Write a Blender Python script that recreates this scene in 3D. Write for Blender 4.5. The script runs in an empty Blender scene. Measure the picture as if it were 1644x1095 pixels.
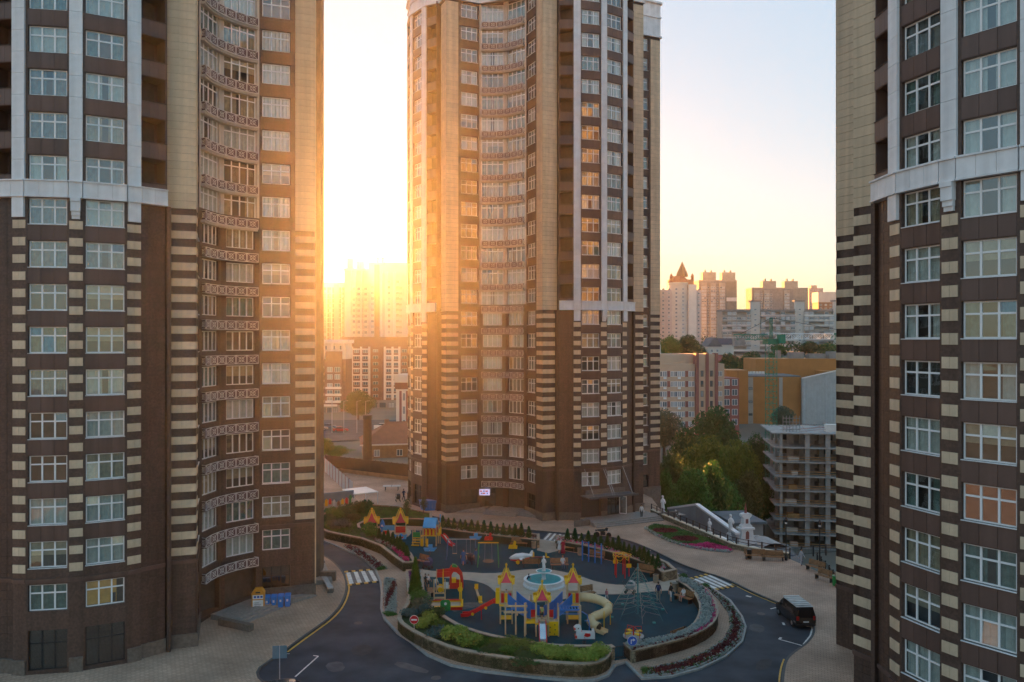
import bpy, math, random
from mathutils import Vector, Matrix
R = math.radians
rnd = random.Random(7)
S = bpy.context.scene
COL = S.collection
# ------------------------------------------------------------------ camera, sky, sun, exposure
F, CX, HY, CH = 1280.0, 822.0, 547.0, 24.0          # focal length in photo pixels, principal point, eye height
cam = bpy.data.cameras.new('camera'); camo = bpy.data.objects.new('camera', cam); COL.objects.link(camo)
camo.location = (0, 0, CH); camo.rotation_euler = (R(90), 0, 0)
cam.sensor_width = 36; cam.lens = F/1644*36; cam.clip_end = 20000; cam.clip_start = .5
S.camera = camo
SUN_AZ, SUN_EL = R(-10.9), R(6.4)                   # azimuth to the right of +Y, elevation
W = bpy.data.worlds.new('World'); S.world = W; W.use_nodes = True
nt = W.node_tree
sky = nt.nodes.new('ShaderNodeTexSky'); sky.sky_type = 'NISHITA'; sky.sun_disc = False
sky.sun_elevation = SUN_EL; sky.sun_rotation = SUN_AZ
sky.altitude = 150; sky.air_density = 1.35; sky.dust_density = 1.6; sky.ozone_density = 4.0
gm = nt.nodes.new('ShaderNodeGamma'); gm.inputs[1].default_value = .11           # compress the sky's range as the photograph's tone curve does
hs = nt.nodes.new('ShaderNodeHueSaturation'); hs.inputs['Saturation'].default_value = 3.7
nt.links.new(sky.outputs[0], gm.inputs[0]); nt.links.new(gm.outputs[0], hs.inputs['Color']); 
tn = nt.nodes.new('ShaderNodeMix'); tn.data_type = 'RGBA'; tn.blend_type = 'MULTIPLY'; tn.inputs[0].default_value = 1; tn.inputs[7].default_value = (1.02,.955,.955,1)   # white balance
nt.links.new(hs.outputs[0], tn.inputs[6]); nt.links.new(tn.outputs[2], nt.nodes['Background'].inputs[0])
nt.nodes['Background'].inputs[1].default_value = .085
sl = bpy.data.lights.new('sun', 'SUN'); sl.energy = 5.0; sl.angle = R(.5); sl.color = (1, .40, .09)
so = bpy.data.objects.new('sun', sl); COL.objects.link(so); so.location = (-60, 400, 200)
_d = Vector((math.sin(SUN_AZ)*math.cos(SUN_EL), math.cos(SUN_AZ)*math.cos(SUN_EL), math.sin(SUN_EL)))
so.rotation_euler = _d.to_track_quat('Z', 'Y').to_euler()
S.view_settings.view_transform = 'Standard'; S.view_settings.look = 'None'
S.view_settings.exposure = 3.3; S.view_settings.gamma = 1.0
S.cycles.use_denoising = True
S.cycles.max_bounces = 6; S.cycles.transparent_max_bounces = 10; S.cycles.volume_bounces = 0
S.cycles.diffuse_bounces = 3; S.cycles.glossy_bounces = 3; S.cycles.caustics_reflective = False; S.cycles.caustics_refractive = False
S.cycles.sample_clamp_indirect = 4

# ------------------------------------------------------------------ helpers
def G(px, py, z=0.0):                                # where the line of sight through a photo pixel meets height z
    Y = F*(CH-z)/(py-HY)
    return ((px-CX)/F*Y, Y)
def GL(pts, z=0.0): return [G(a, b, z) for a, b in pts]
def XP(px, Y): return (px-CX)/F*Y
def ZP(py, Y): return CH-(py-HY)*Y/F

class MB:
    def __init__(s): s.v = []; s.f = []; s.m = []
    def poly(s, pts, m=0):
        b = len(s.v); s.v += [tuple(p) for p in pts]; s.f.append(tuple(range(b, b+len(pts)))); s.m.append(m); return s
    def hexa(s, p, m=0):
        b = len(s.v); s.v += [tuple(q) for q in p]
        for f in ((0,3,2,1),(4,5,6,7),(0,1,5,4),(1,2,6,5),(2,3,7,6),(3,0,4,7)):
            s.f.append(tuple(b+i for i in f)); s.m.append(m)
        return s
    def box(s, x0, y0, z0, x1, y1, z1, m=0):
        return s.hexa([(x0,y0,z0),(x1,y0,z0),(x1,y1,z0),(x0,y1,z0),(x0,y0,z1),(x1,y0,z1),(x1,y1,z1),(x0,y1,z1)], m)
    def cb(s, x, y, z, a, b, c, m=0, rz=0):           # box by base centre, size, turned
        co, si = math.cos(rz), math.sin(rz); P = []
        for zz in (z, z+c):
            for u, w in ((-a/2,-b/2),(a/2,-b/2),(a/2,b/2),(-a/2,b/2)):
                P.append((x+u*co-w*si, y+u*si+w*co, zz))
        return s.hexa(P, m)
    def bar(s, p, q, w, h, m=0):                      # rectangular bar from p to q, h is along 'up'
        p = Vector(p); q = Vector(q); d = (q-p).normalized()
        up = Vector((0,0,1)) if abs(d.z) < .95 else Vector((0,1,0))
        a = d.cross(up).normalized()*w/2; b = a.cross(d).normalized()*h/2
        return s.hexa([p-a-b,p+a-b,p+a+b,p-a+b,q-a-b,q+a-b,q+a+b,q-a+b], m)
    def prism(s, poly, z0, z1, m=0, mt=None):
        n = len(poly)
        ar = sum(poly[i][0]*poly[(i+1)%n][1]-poly[(i+1)%n][0]*poly[i][1] for i in range(n))
        if ar < 0: poly = poly[::-1]
        b = len(s.v); s.v += [(p[0],p[1],z0) for p in poly]+[(p[0],p[1],z1) for p in poly]
        s.f.append(tuple(b+n+i for i in range(n))); s.m.append(m if mt is None else mt)
        s.f.append(tuple(b+n-1-i for i in range(n))); s.m.append(m)
        for i in range(n):
            j = (i+1) % n; s.f.append((b+i,b+j,b+n+j,b+n+i)); s.m.append(m)
        return s
    def tube(s, p, q, r0, r1=None, n=8, m=0, cap=True):
        r1 = r0 if r1 is None else r1
        p = Vector(p); q = Vector(q); d = (q-p).normalized()
        up = Vector((0,0,1)) if abs(d.z) < .95 else Vector((1,0,0))
        a = d.cross(up).normalized(); b = a.cross(d); k = len(s.v)
        for c, r in ((p,r0),(q,r1)):
            for i in range(n):
                t = 2*math.pi*i/n; s.v.append(tuple(c+(a*math.cos(t)+b*math.sin(t))*r))
        for i in range(n):
            j = (i+1) % n; s.f.append((k+i,k+n+i,k+n+j,k+j)); s.m.append(m)
        if cap:
            s.f.append(tuple(k+i for i in range(n))); s.m.append(m)
            s.f.append(tuple(k+n+n-1-i for i in range(n))); s.m.append(m)
        return s
    def path(s, pts, r, n=6, m=0):
        pts = [Vector(p) for p in pts]; k = len(s.v); N = len(pts); ref = None
        for i, p in enumerate(pts):
            d = (pts[min(i+1,N-1)]-pts[max(i-1,0)]).normalized()
            if ref is None: ref = d.cross(Vector((0,0,1)) if abs(d.z) < .9 else Vector((1,0,0))).normalized()
            ref = (ref-d*ref.dot(d)).normalized(); b = d.cross(ref)
            rr = r[i] if isinstance(r, (list, tuple)) else r
            for j in range(n):
                t = 2*math.pi*j/n; s.v.append(tuple(p+(ref*math.cos(t)+b*math.sin(t))*rr))
        for i in range(N-1):
            for j in range(n):
                l = (j+1) % n; s.f.append((k+i*n+j,k+i*n+l,k+(i+1)*n+l,k+(i+1)*n+j)); s.m.append(m)
        s.f.append(tuple(k+n-1-j for j in range(n))); s.m.append(m)
        s.f.append(tuple(k+(N-1)*n+j for j in range(n))); s.m.append(m)
        return s
    def lathe(s, prof, c=(0,0,0), n=16, m=0):
        k = len(s.v); N = len(prof)
        for r, z in prof:
            for j in range(n):
                t = 2*math.pi*j/n; s.v.append((c[0]+r*math.cos(t), c[1]+r*math.sin(t), c[2]+z))
        for i in range(N-1):
            for j in range(n):
                l = (j+1) % n; s.f.append((k+i*n+j,k+i*n+l,k+(i+1)*n+l,k+(i+1)*n+j)); s.m.append(m)
        s.f.append(tuple(k+n-1-j for j in range(n))); s.m.append(m)
        s.f.append(tuple(k+(N-1)*n+j for j in range(n))); s.m.append(m)
        return s
    def ball(s, c, r, n=8, m=0):
        r = (r,r,r) if not isinstance(r, tuple) else r; k = len(s.v); h = n//2+1
        for i in range(h+1):
            a = math.pi*i/h-math.pi/2
            for j in range(n):
                t = 2*math.pi*j/n; s.v.append((c[0]+r[0]*math.cos(a)*math.cos(t), c[1]+r[1]*math.cos(a)*math.sin(t), c[2]+r[2]*math.sin(a)))
        for i in range(h):
            for j in range(n):
                l = (j+1) % n; s.f.append((k+i*n+j,k+i*n+l,k+(i+1)*n+l,k+(i+1)*n+j)); s.m.append(m)
        return s
    def mesh(s, name, mats, smooth=False):
        me = bpy.data.meshes.new(name); me.from_pydata(s.v, [], s.f)
        for m in (mats if isinstance(mats, (list, tuple)) else [mats]): me.materials.append(m)
        me.polygons.foreach_set('material_index', s.m)
        if smooth: me.polygons.foreach_set('use_smooth', [True]*len(s.f))
        me.update(); return me
    def build(s, name, mats, parent=None, loc=(0,0,0), rz=0, smooth=False):
        return put(name, s.mesh(name, mats, smooth), parent, loc, rz)

def put(name, me, parent=None, loc=(0,0,0), rz=0):
    o = bpy.data.objects.new(name, me); COL.objects.link(o)
    if parent: o.parent = parent
    o.location = (loc[0], loc[1], loc[2] if len(loc) > 2 else 0); o.rotation_euler = (0,0,rz); return o
def tag(o, label=None, cat=None, group=None, kind=None):
    if label: o['label'] = label
    if cat: o['category'] = cat
    if group: o['group'] = group
    if kind: o['kind'] = kind
    return o
def thing(name, label, cat, loc=(0,0,0), rz=0, group=None):
    return tag(put(name, None, None, loc, rz), label, cat, group)
def one(mb, name, mats, label, cat, loc=(0,0,0), rz=0, group=None, smooth=False):
    return tag(mb.build(name, mats, None, loc, rz, smooth), label, cat, group)
def clone(o, parent=None, loc=None, rz=None, label=None, scale=None):
    c = o.copy(); COL.objects.link(c); c.parent = parent
    if loc is not None: c.location = (loc[0], loc[1], loc[2] if len(loc) > 2 else 0)
    if rz is not None: c.rotation_euler = (0,0,rz)
    if label: c['label'] = label
    if scale is not None: c.scale = (scale,)*3 if not isinstance(scale, tuple) else scale
    for ch in [x for x in o.children]: clone(ch, c)
    return c
ORD = ['first','second','third','fourth','fifth','sixth','seventh','eighth','ninth','tenth','eleventh','twelfth','thirteenth','fourteenth','fifteenth','sixteenth','seventeenth','eighteenth','nineteenth','twentieth']

# ------------------------------------------------------------------ materials
_M = {}
def mat(name, c, rough=.6, var=.18, scale=2.0, bump=0.0, metal=0.0, spec=.4, rand=.0, c2=None, detail=4, streak=0, coat=0):
    if name in _M: return _M[name]
    m = bpy.data.materials.new(name); m.use_nodes = True; n = m.node_tree; b = n.nodes['Principled BSDF']
    b.inputs['Roughness'].default_value = rough; b.inputs['Metallic'].default_value = metal
    b.inputs['Specular IOR Level'].default_value = spec
    if coat: b.inputs['Coat Weight'].default_value = coat; b.inputs['Coat Roughness'].default_value = .05
    tc = n.nodes.new('ShaderNodeTexCoord'); no = n.nodes.new('ShaderNodeTexNoise')
    no.inputs['Scale'].default_value = scale; no.inputs['Detail'].default_value = detail
    n.links.new(tc.outputs['Object'], no.inputs['Vector'])
    mr = n.nodes.new('ShaderNodeMapRange'); mr.inputs[1].default_value = .3; mr.inputs[2].default_value = .7
    n.links.new(no.outputs[0], mr.inputs[0])
    mx = n.nodes.new('ShaderNodeMix'); mx.data_type = 'RGBA'
    if c2 is None:
        mx.inputs[6].default_value = tuple(x*(1-var) for x in c)+(1,)
        mx.inputs[7].default_value = tuple(min(1, x*(1+var)) for x in c)+(1,)
    else:
        mx.inputs[6].default_value = tuple(c)+(1,); mx.inputs[7].default_value = tuple(c2)+(1,)
    n.links.new(mr.outputs[0], mx.inputs[0]); out = mx.outputs[2]
    if streak:
        mp = n.nodes.new('ShaderNodeMapping'); mp.inputs['Scale'].default_value = (1.7,1.7,.09)
        ge = n.nodes.new('ShaderNodeNewGeometry'); n.links.new(ge.outputs['Position'], mp.inputs[0])
        n3 = n.nodes.new('ShaderNodeTexNoise'); n3.inputs['Scale'].default_value = 1.0; n3.inputs['Detail'].default_value = 5; n.links.new(mp.outputs[0], n3.inputs['Vector'])
        m3 = n.nodes.new('ShaderNodeMapRange'); m3.inputs[1].default_value = .32; m3.inputs[2].default_value = .68; m3.inputs[3].default_value = 1-streak; m3.inputs[4].default_value = 1+streak*.6
        n.links.new(n3.outputs[0], m3.inputs[0]); h3 = n.nodes.new('ShaderNodeHueSaturation'); n.links.new(m3.outputs[0], h3.inputs['Value']); n.links.new(out, h3.inputs['Color']); out = h3.outputs[0]
    if rand:
        oi = n.nodes.new('ShaderNodeObjectInfo'); m2 = n.nodes.new('ShaderNodeMapRange')
        m2.inputs[2].default_value = 2; m2.inputs[3].default_value = 1-rand*1.5; m2.inputs[4].default_value = 1+rand*1.5
        gi = n.nodes.new('ShaderNodeNewGeometry'); ai = n.nodes.new('ShaderNodeMath'); n.links.new(oi.outputs['Random'], ai.inputs[0]); n.links.new(gi.outputs['Random Per Island'], ai.inputs[1])
        n.links.new(ai.outputs[0], m2.inputs[0])
        hs = n.nodes.new('ShaderNodeHueSaturation'); n.links.new(m2.outputs[0], hs.inputs['Value']); n.links.new(out, hs.inputs['Color']); out = hs.outputs[0]
    n.links.new(out, b.inputs['Base Color'])
    if bump:
        bp = n.nodes.new('ShaderNodeBump'); bp.inputs['Strength'].default_value = bump; bp.inputs['Distance'].default_value = .03
        n2 = n.nodes.new('ShaderNodeTexNoise'); n2.inputs['Scale'].default_value = scale*6; n2.inputs['Detail'].default_value = 3
        n.links.new(tc.outputs['Object'], n2.inputs['Vector']); n.links.new(n2.outputs[0], bp.inputs['Height']); n.links.new(bp.outputs[0], b.inputs['Normal'])
    _M[name] = m; return m
def brickmat(name, c1, c2, mortar, bw, bh, msize=.02, rough=.7, axis='XY', bump=.3, bias=0, rot=0):
    if name in _M: return _M[name]
    m = mat(name, c1, rough); n = m.node_tree; b = n.nodes['Principled BSDF']
    tc = [x for x in n.nodes if x.type == 'TEX_COORD'][0]
    br = n.nodes.new('ShaderNodeTexBrick'); br.inputs['Scale'].default_value = 1
    br.inputs['Brick Width'].default_value = bw; br.inputs['Row Height'].default_value = bh; br.inputs['Mortar Size'].default_value = msize
    br.inputs['Color1'].default_value = c1+(1,); br.inputs['Color2'].default_value = c2+(1,); br.inputs['Mortar'].default_value = mortar+(1,)
    br.inputs['Bias'].default_value = bias
    mp = n.nodes.new('ShaderNodeMapping'); n.links.new(tc.outputs['Object'], mp.inputs[0]); n.links.new(mp.outputs[0], br.inputs[0])
    if axis == 'XZ': mp.inputs['Rotation'].default_value = (R(90),0,0)
    else: mp.inputs['Rotation'].default_value = (0,0,rot)
    no = n.nodes.new('ShaderNodeTexNoise'); no.inputs['Scale'].default_value = .22; no.inputs['Detail'].default_value = 6
    n.links.new(tc.outputs['Object'], no.inputs['Vector'])
    mr = n.nodes.new('ShaderNodeMapRange'); mr.inputs[1].default_value = .3; mr.inputs[2].default_value = .7; mr.inputs[3].default_value = .72; mr.inputs[4].default_value = 1.2
    n.links.new(no.outputs[0], mr.inputs[0])
    hs = n.nodes.new('ShaderNodeHueSaturation'); n.links.new(br.outputs[0], hs.inputs['Color']); n.links.new(mr.outputs[0], hs.inputs['Value'])
    n.links.new(hs.outputs[0], b.inputs['Base Color'])
    bp = n.nodes.new('ShaderNodeBump'); bp.inputs['Strength'].default_value = bump; bp.inputs['Distance'].default_value = .02; bp.invert = True
    n.links.new(br.outputs['Fac'], bp.inputs['Height']); n.links.new(bp.outputs[0], b.inputs['Normal'])
    return m
def glassmat(name, tint=(.9,.95,.95), boost=.10, rough=.02):
    if name in _M: return _M[name]
    m = bpy.data.materials.new(name); m.use_nodes = True; n = m.node_tree; n.nodes.remove(n.nodes['Principled BSDF'])
    tr = n.nodes.new('ShaderNodeBsdfTransparent'); tr.inputs[0].default_value = tint+(1,)
    gl = n.nodes.new('ShaderNodeBsdfGlossy'); gl.inputs['Roughness'].default_value = rough; gl.inputs[0].default_value = (.84,.95,1,1)
    fr = n.nodes.new('ShaderNodeFresnel'); fr.inputs[0].default_value = 1.5
    ad = n.nodes.new('ShaderNodeMath'); ad.operation = 'MULTIPLY_ADD'; ad.use_clamp = True; ad.inputs[1].default_value = 1.6; ad.inputs[2].default_value = boost
    tc = n.nodes.new('ShaderNodeTexCoord'); no = n.nodes.new('ShaderNodeTexNoise'); no.inputs['Scale'].default_value = 1.3; no.inputs['Detail'].default_value = 1
    bp = n.nodes.new('ShaderNodeBump'); bp.inputs['Strength'].default_value = .06; bp.inputs['Distance'].default_value = .05
    n.links.new(tc.outputs['Object'], no.inputs['Vector']); n.links.new(no.outputs[0], bp.inputs['Height']); n.links.new(bp.outputs[0], gl.inputs['Normal'])
    n.links.new(fr.outputs[0], ad.inputs[0]); mx = n.nodes.new('ShaderNodeMixShader')
    ge = n.nodes.new('ShaderNodeNewGeometry'); fb = n.nodes.new('ShaderNodeMath'); fb.operation = 'SUBTRACT'; fb.inputs[0].default_value = 1; n.links.new(ge.outputs['Backfacing'], fb.inputs[1])
    fm = n.nodes.new('ShaderNodeMath'); fm.operation = 'MULTIPLY'; n.links.new(ad.outputs[0], fm.inputs[0]); n.links.new(fb.outputs[0], fm.inputs[1])
    n.links.new(fm.outputs[0], mx.inputs[0]); n.links.new(tr.outputs[0], mx.inputs[1]); n.links.new(gl.outputs[0], mx.inputs[2])
    n.links.new(mx.outputs[0], n.nodes['Material Output'].inputs[0]); _M[name] = m; return m
def glow(name, c, st):
    if name in _M: return _M[name]
    m = mat(name, c); b = m.node_tree.nodes['Principled BSDF']; b.inputs['Emission Color'].default_value = c+(1,); b.inputs['Emission Strength'].default_value = st; return m
def leafmat(name, c, c2, tr=.35):
    if name in _M: return _M[name]
    m = mat(name, c, .6, c2=c2, scale=.9, rand=.18, spec=.25); n = m.node_tree; b = n.nodes['Principled BSDF']
    src = b.inputs['Base Color'].links[0].from_socket
    t = n.nodes.new('ShaderNodeBsdfTranslucent'); n.links.new(src, t.inputs[0]); mx = n.nodes.new('ShaderNodeMixShader'); mx.inputs[0].default_value = tr
    n.links.new(b.outputs[0], mx.inputs[1]); n.links.new(t.outputs[0], mx.inputs[2]); n.links.new(mx.outputs[0], n.nodes['Material Output'].inputs[0]); return m

CREAM = mat('cream_cladding', (.61,.475,.325), .5, .10, 1.5, rand=.08, streak=.16)
STRIPE = mat('cream_stripe', (.60,.475,.335), .55, .14, 2.0, rand=.10, streak=.14)
BROWN = mat('brown_granite', (.080,.050,.040), .5, .3, 6, rand=.14, streak=.22)
BROWNP = mat('brown_panel', (.112,.069,.058), .45, .12, 1.2, rand=.13, streak=.2)
BROWND = mat('brown_joint', (.045,.028,.022), .7)
WHITEP = mat('white_panel', (.72,.73,.75), .4, .08, 1.2, rand=.06, streak=.12)
LOGGIA = mat('loggia_plaster', (.56,.51,.45), .7, .08, 1.5)
PVC = mat('white_frame', (.80,.81,.82), .35, .03)
GLASS = glassmat('window_glass')
DARKG = glassmat('dark_glass', (.10,.13,.15), .12)
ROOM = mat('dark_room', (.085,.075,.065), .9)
CURT = [mat('sheer_curtain', (.56,.55,.50), .9, .12, 3), mat('green_curtain', (.13,.19,.165), .9, .3, 3), mat('beige_curtain', (.40,.32,.22), .9, .2, 3), mat('grey_curtain', (.17,.18,.185), .9, .3, 3)]
IRON = mat('basket_iron', (.62,.58,.57), .5, .1)
MAROON = mat('basket_infill', (.15,.085,.085), .7, .2)
STONE = mat('plinth_stone', (.15,.12,.10), .7, .25, 4, .2)
BLACKM = mat('black_metal', (.02,.02,.022), .4)
STEPS = mat('step_granite', (.26,.235,.215), .6, .18, 4)
# ------------------------------------------------------------------ the residential towers
H0, FH, WH = 4.53, 3.1, 1.9                        # first sill, floor height, window height
HALF, NA, NB = 8.0, 10.0, 5.0                      # half face, notch depth, return wall length
SQ = HALF+NA
_lib = {}
def lib(key, fn):
    if key not in _lib: _lib[key] = fn()
    return _lib[key]
def frame_mesh(w, h, cols, transom, dark=False):
    def mk():
        m = MB(); t = .08; d = .07
        m.box(-w/2,0,0,w/2,d,t); m.box(-w/2,0,h-t,w/2,d,h); m.box(-w/2,0,t,-w/2+t,d,h-t); m.box(w/2-t,0,t,w/2,d,h-t)
        zt = h*.66
        for i in range(1, cols):
            x = -w/2+w*i/cols; m.box(x-.055,-.012,t,x+.055,d-.01,h-t)
        if transom: m.box(-w/2+t,-.006,zt-.05,w/2-t,d-.006,zt+.05)
        return m.mesh('window', BLACKM if dark else PVC)
    return lib(('f',w,h,cols,transom,dark), mk)
def pane_rects(w, h, cols, transom):
    zt = h*.66; out = []
    for i in range(cols):
        a = -w/2+w*i/cols+.05; b = -w/2+w*(i+1)/cols-.05
        if transom: out += [(a,.065,b,zt-.04),(a,zt+.04,b,h-.065)]
        else: out.append((a,.065,b,h-.065))
    return out
def pane_mesh(a, z0, b, z1, g):
    wd, hh = round(b-a,3), round(z1-z0,3)
    return lib(('p',wd,hh,g.name), lambda: MB().box(-wd/2,-.01,-hh/2,wd/2,.01,hh/2).mesh('pane', g))
def curtain_mesh(a, b, h, kind):
    def mk():
        m = MB(); n = max(6, int((b-a)/.11)); P = []
        for i in range(n+1):
            x = a+(b-a)*i/n; P.append((x, .18+.035*math.sin(i*2.1)+.02*math.sin(i*.9+kind)))
        for i in range(n):
            m.poly([(P[i][0],P[i][1],.03),(P[i+1][0],P[i+1][1],.03),(P[i+1][0],P[i+1][1],h-.03),(P[i][0],P[i][1],h-.03)])
        return m.mesh('curtain', CURT[kind], True)
    return lib(('c',round(a,2),round(b,2),round(h,2),kind), mk)
class Seg:                                           # one straight stretch of wall, p0 left to p1 right seen from outside
    def __init__(s, p0, p1):
        s.p0 = p0; s.p1 = p1; dx, dy = p1[0]-p0[0], p1[1]-p0[1]; s.L = math.hypot(dx, dy)
        s.d = (dx/s.L, dy/s.L); s.n = (s.d[1], -s.d[0]); s.rz = math.atan2(dy, dx)
    def at(s, t, out=0, z=0): return (s.p0[0]+s.d[0]*t+s.n[0]*out, s.p0[1]+s.d[1]*t+s.n[1]*out, z)
    def sub(s, a, b, out=0): return Seg(s.at(a,out)[:2], s.at(b,out)[:2])
def wallbox(mb, sg, t0, t1, z0, z1, o0=-.4, o1=0., m=0):
    if t1-t0 < .005 or z1-z0 < .005: return
    a, b, c, d = sg.at(t0,o1), sg.at(t1,o1), sg.at(t1,o0), sg.at(t0,o0)
    mb.hexa([(p[0],p[1],z0) for p in (a,b,c,d)]+[(p[0],p[1],z1) for p in (a,b,c,d)], m)
def tiles(mb, sg, t0, t1, z0, z1, tw, th, o=.0, gap=.02, d=.03, m=0):
    nx = max(1, round((t1-t0)/tw)); nz = max(1, round((z1-z0)/th)); w = (t1-t0)/nx; h = (z1-z0)/nz
    for i in range(nx):
        for j in range(nz):
            e = rnd.uniform(0,.006)
            wallbox(mb, sg, t0+i*w+gap/2, t0+(i+1)*w-gap/2, z0+j*h+gap/2, z0+(j+1)*h-gap/2, o, o+d+e, m)
class Tower:
    def __init__(s, name, label, ctr, theta, kc, kmax, base=0, fine=True):
        s.root = thing(name, label, 'apartment tower', (ctr[0],ctr[1],base), theta)
        s.kc = kc; s.kmax = kmax; s.zc1 = H0+FH*kc-.03; s.zc0 = s.zc1-1.15; s.top = 72.2 if fine else 74.5; s.fine = fine; s.np = 0
        s.ztop = H0+FH*(kmax+1)-.6
    def fp(s, i, x, y):
        a = i*math.pi/2; X, Y = x, -(SQ+y); return (X*math.cos(a)-Y*math.sin(a), X*math.sin(a)+Y*math.cos(a))
    def seg(s, i, a, b): return Seg(s.fp(i,*a), s.fp(i,*b))
    def window(s, sg, t, z, w, h=WH, cols=3, transom=True, out=-.2, curt=True, sep=None, name='window', dark=False):
        g = DARKG if dark else GLASS
        o = put(name, frame_mesh(w,h,cols,transom,dark), s.root, sg.at(t,out,z), sg.rz)
        sep = s.fine if sep is None else sep; rects = pane_rects(w,h,cols,transom)
        if sep and s.np+len(rects) <= 298:
            for r in rects:
                p = put('pane', pane_mesh(*r,g), o, ((r[0]+r[2])/2,.035,(r[1]+r[3])/2))
                p.rotation_euler = (rnd.gauss(0,.006) if rnd.random() > .05 else -.11,0,rnd.gauss(0,.008)); s.np += 1
        else:
            v = rnd.randrange(3)
            def mk():
                m = MB()
                for r in rects:
                    e = rnd.gauss(0,.012); f = rnd.gauss(0,.01)
                    m.poly([(r[0],.035+e-f,r[1]),(r[2],.035-e-f,r[1]),(r[2],.035-e+f,r[3]),(r[0],.035+e+f,r[3])])
                return m.mesh('glazing', g)
            put('glazing', lib(('g',w,h,cols,transom,g.name,v), mk), o)
        if curt:
            k = rnd.random(); kind = rnd.choices([0,1,2,3],[6,2.2,2.2,1.5])[0]
            if k < .52: put('curtain', curtain_mesh(-w/2+.03,w/2-.03,h,kind), o)
            elif k < .76:
                c = rnd.choice([.3,.42]); put('curtain', curtain_mesh(-w/2+.03,-w/2+w*c,h,kind), o); put('curtain', curtain_mesh(w/2-w*c,w/2-.03,h,kind), o)
            elif k < .86: put('roller_blind', lib(('b',w), lambda: MB().box(-w/2+.05,.12,h*.45,w/2-.05,.125,h-.04).mesh('roller_blind', CURT[2])), o)
        return o
    def wcol(s, sg, w, k0, k1, name='wall_strip', upper_frame=False, zbot=None, ztop=None, panels=True, gap=None):
        """a column of windows in one wall stretch: jambs, spandrels with panels, windows"""
        L = sg.L; a = (L-w)/2 if gap is None else gap; b = a+w
        zb = s.zs+.2 if zbot is None else zbot; zt = s.ztop if ztop is None else ztop
        mb = MB(); wallbox(mb, sg, 0, a, zb, zt); wallbox(mb, sg, b, L, zb, zt)
        z = zb
        for k in range(k0, k1+1):
            zs = H0+FH*k
            if zs < z: continue
            wallbox(mb, sg, a, b, z, zs, -.4, -.03); z = zs+WH
        wallbox(mb, sg, a, b, z, zt, -.4, -.03)
        mb.build(name, BROWN, s.root)
        pan = w/3
        for k in range(k0, k1+1):
            zs = H0+FH*k
            s.window(sg, (a+b)/2, zs, w-.08)
            if panels and k > k0:
                if s.fine:
                    me = lib(('sp',round(pan,3)), lambda: MB().box(-pan/2+.012,-.035,0,pan/2-.012,0,FH-WH-.1).mesh('spandrel_panel', BROWNP))
                    for j in range(3): put('spandrel_panel', me, s.root, sg.at(a+pan*(j+.5),-.03,zs-(FH-WH)+.05), sg.rz)
                else:
                    def mk():
                        m = MB()
                        for j in range(3): m.box(-1.5*pan+j*pan+.012,-.035,0,-1.5*pan+(j+1)*pan-.012,0,FH-WH-.1)
                        return m.mesh('spandrel', BROWNP)
                    put('spandrel', lib(('sq',round(pan,3)), mk), s.root, sg.at((a+b)/2,-.03,zs-(FH-WH)+.05), sg.rz)
            me = lib(('sill',w), lambda: MB().box(-w/2,-.1,-.05,w/2,.16,0).mesh('window_sill', BROWNP if 0 else WHITEP))
            if not s.fine or k < s.kc: put('window_sill', me, s.root, sg.at((a+b)/2,-.04,zs), sg.rz)
    def stripes(s, sg, z0, z1, name='stripe_panel'):
        L = round(sg.L,3); p = 1.24; z = z1-.62-p*.5
        while z > z0:
            me = lib(('st',L), lambda: MB().box(-L/2+.01,-.05,0,-.006,0,.6).box(.006,-.05,0,L/2-.01,0,.6).mesh('stripe_panel', STRIPE))
            put(name, me, s.root, sg.at(sg.L/2,0,z), sg.rz); z -= p
    def courses(s, sg, z0, z1, m=None, h=.62):
        m = m or CREAM; L = round(sg.L,3); n = int((z1-z0)/h)
        if s.fine:
            me = lib(('co',L,m.name,h), lambda: MB().box(-L/2+.006,-.05,0,L/2-.006,0,h-.022).mesh('cladding_panel', m))
            for j in range(n): put('cladding_panel', me, s.root, sg.at(sg.L/2,rnd.uniform(0,.008),z0+j*h), sg.rz)
        else:
            mb = MB()
            for j in range(n): wallbox(mb, sg, .006, sg.L-.006, z0+j*h, z0+(j+1)*h-.03, 0, .05+rnd.uniform(0,.01))
            tag(mb.build('cladding_courses', m, s.root), kind='stuff')
    def pillar(s, sg):
        mb = MB(); wallbox(mb, sg, 0, sg.L, -3, s.ztop); mb.build('pillar', BROWN, s.root)
        s.stripes(sg, s.zs+.3, s.zc0+.15); s.courses(sg, s.zc0+.02, s.ztop)
        mb = MB(); tiles(mb, sg, .02, sg.L-.02, 1.0, s.zs-.15, .6, .45); tag(mb.build('wall_tiles', BROWN, s.root), kind='stuff')
    def blank(s, sg, z0, z1, tile=True, name='wall'):
        mb = MB(); wallbox(mb, sg, 0, sg.L, z0, z1); mb.build(name, BROWN if not tile else BROWND, s.root)
        if tile:
            mb = MB(); tiles(mb, sg, 0, sg.L, max(z0,1.0), z1, .62, .62); tag(mb.build('wall_tiles', BROWN, s.root), kind='stuff')
    def string(s, sg, z=None, ext=.0):
        z = s.zs if z is None else z
        mb = MB(); wallbox(mb, sg, -ext, sg.L+ext, z-.1, z+.12, 0, .13); wallbox(mb, sg, -ext, sg.L+ext, z-.2, z-.1, 0, .07); return mb.build('string_course', BROWNP, s.root)
    def plinth(s, sg, ext=0):
        mb = MB(); wallbox(mb, sg, -ext, sg.L+ext, -4, .95, 0, .14); wallbox(mb, sg, -ext, sg.L+ext, .95, 1.05, 0, .2); return mb.build('plinth', STONE, s.root)
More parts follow.
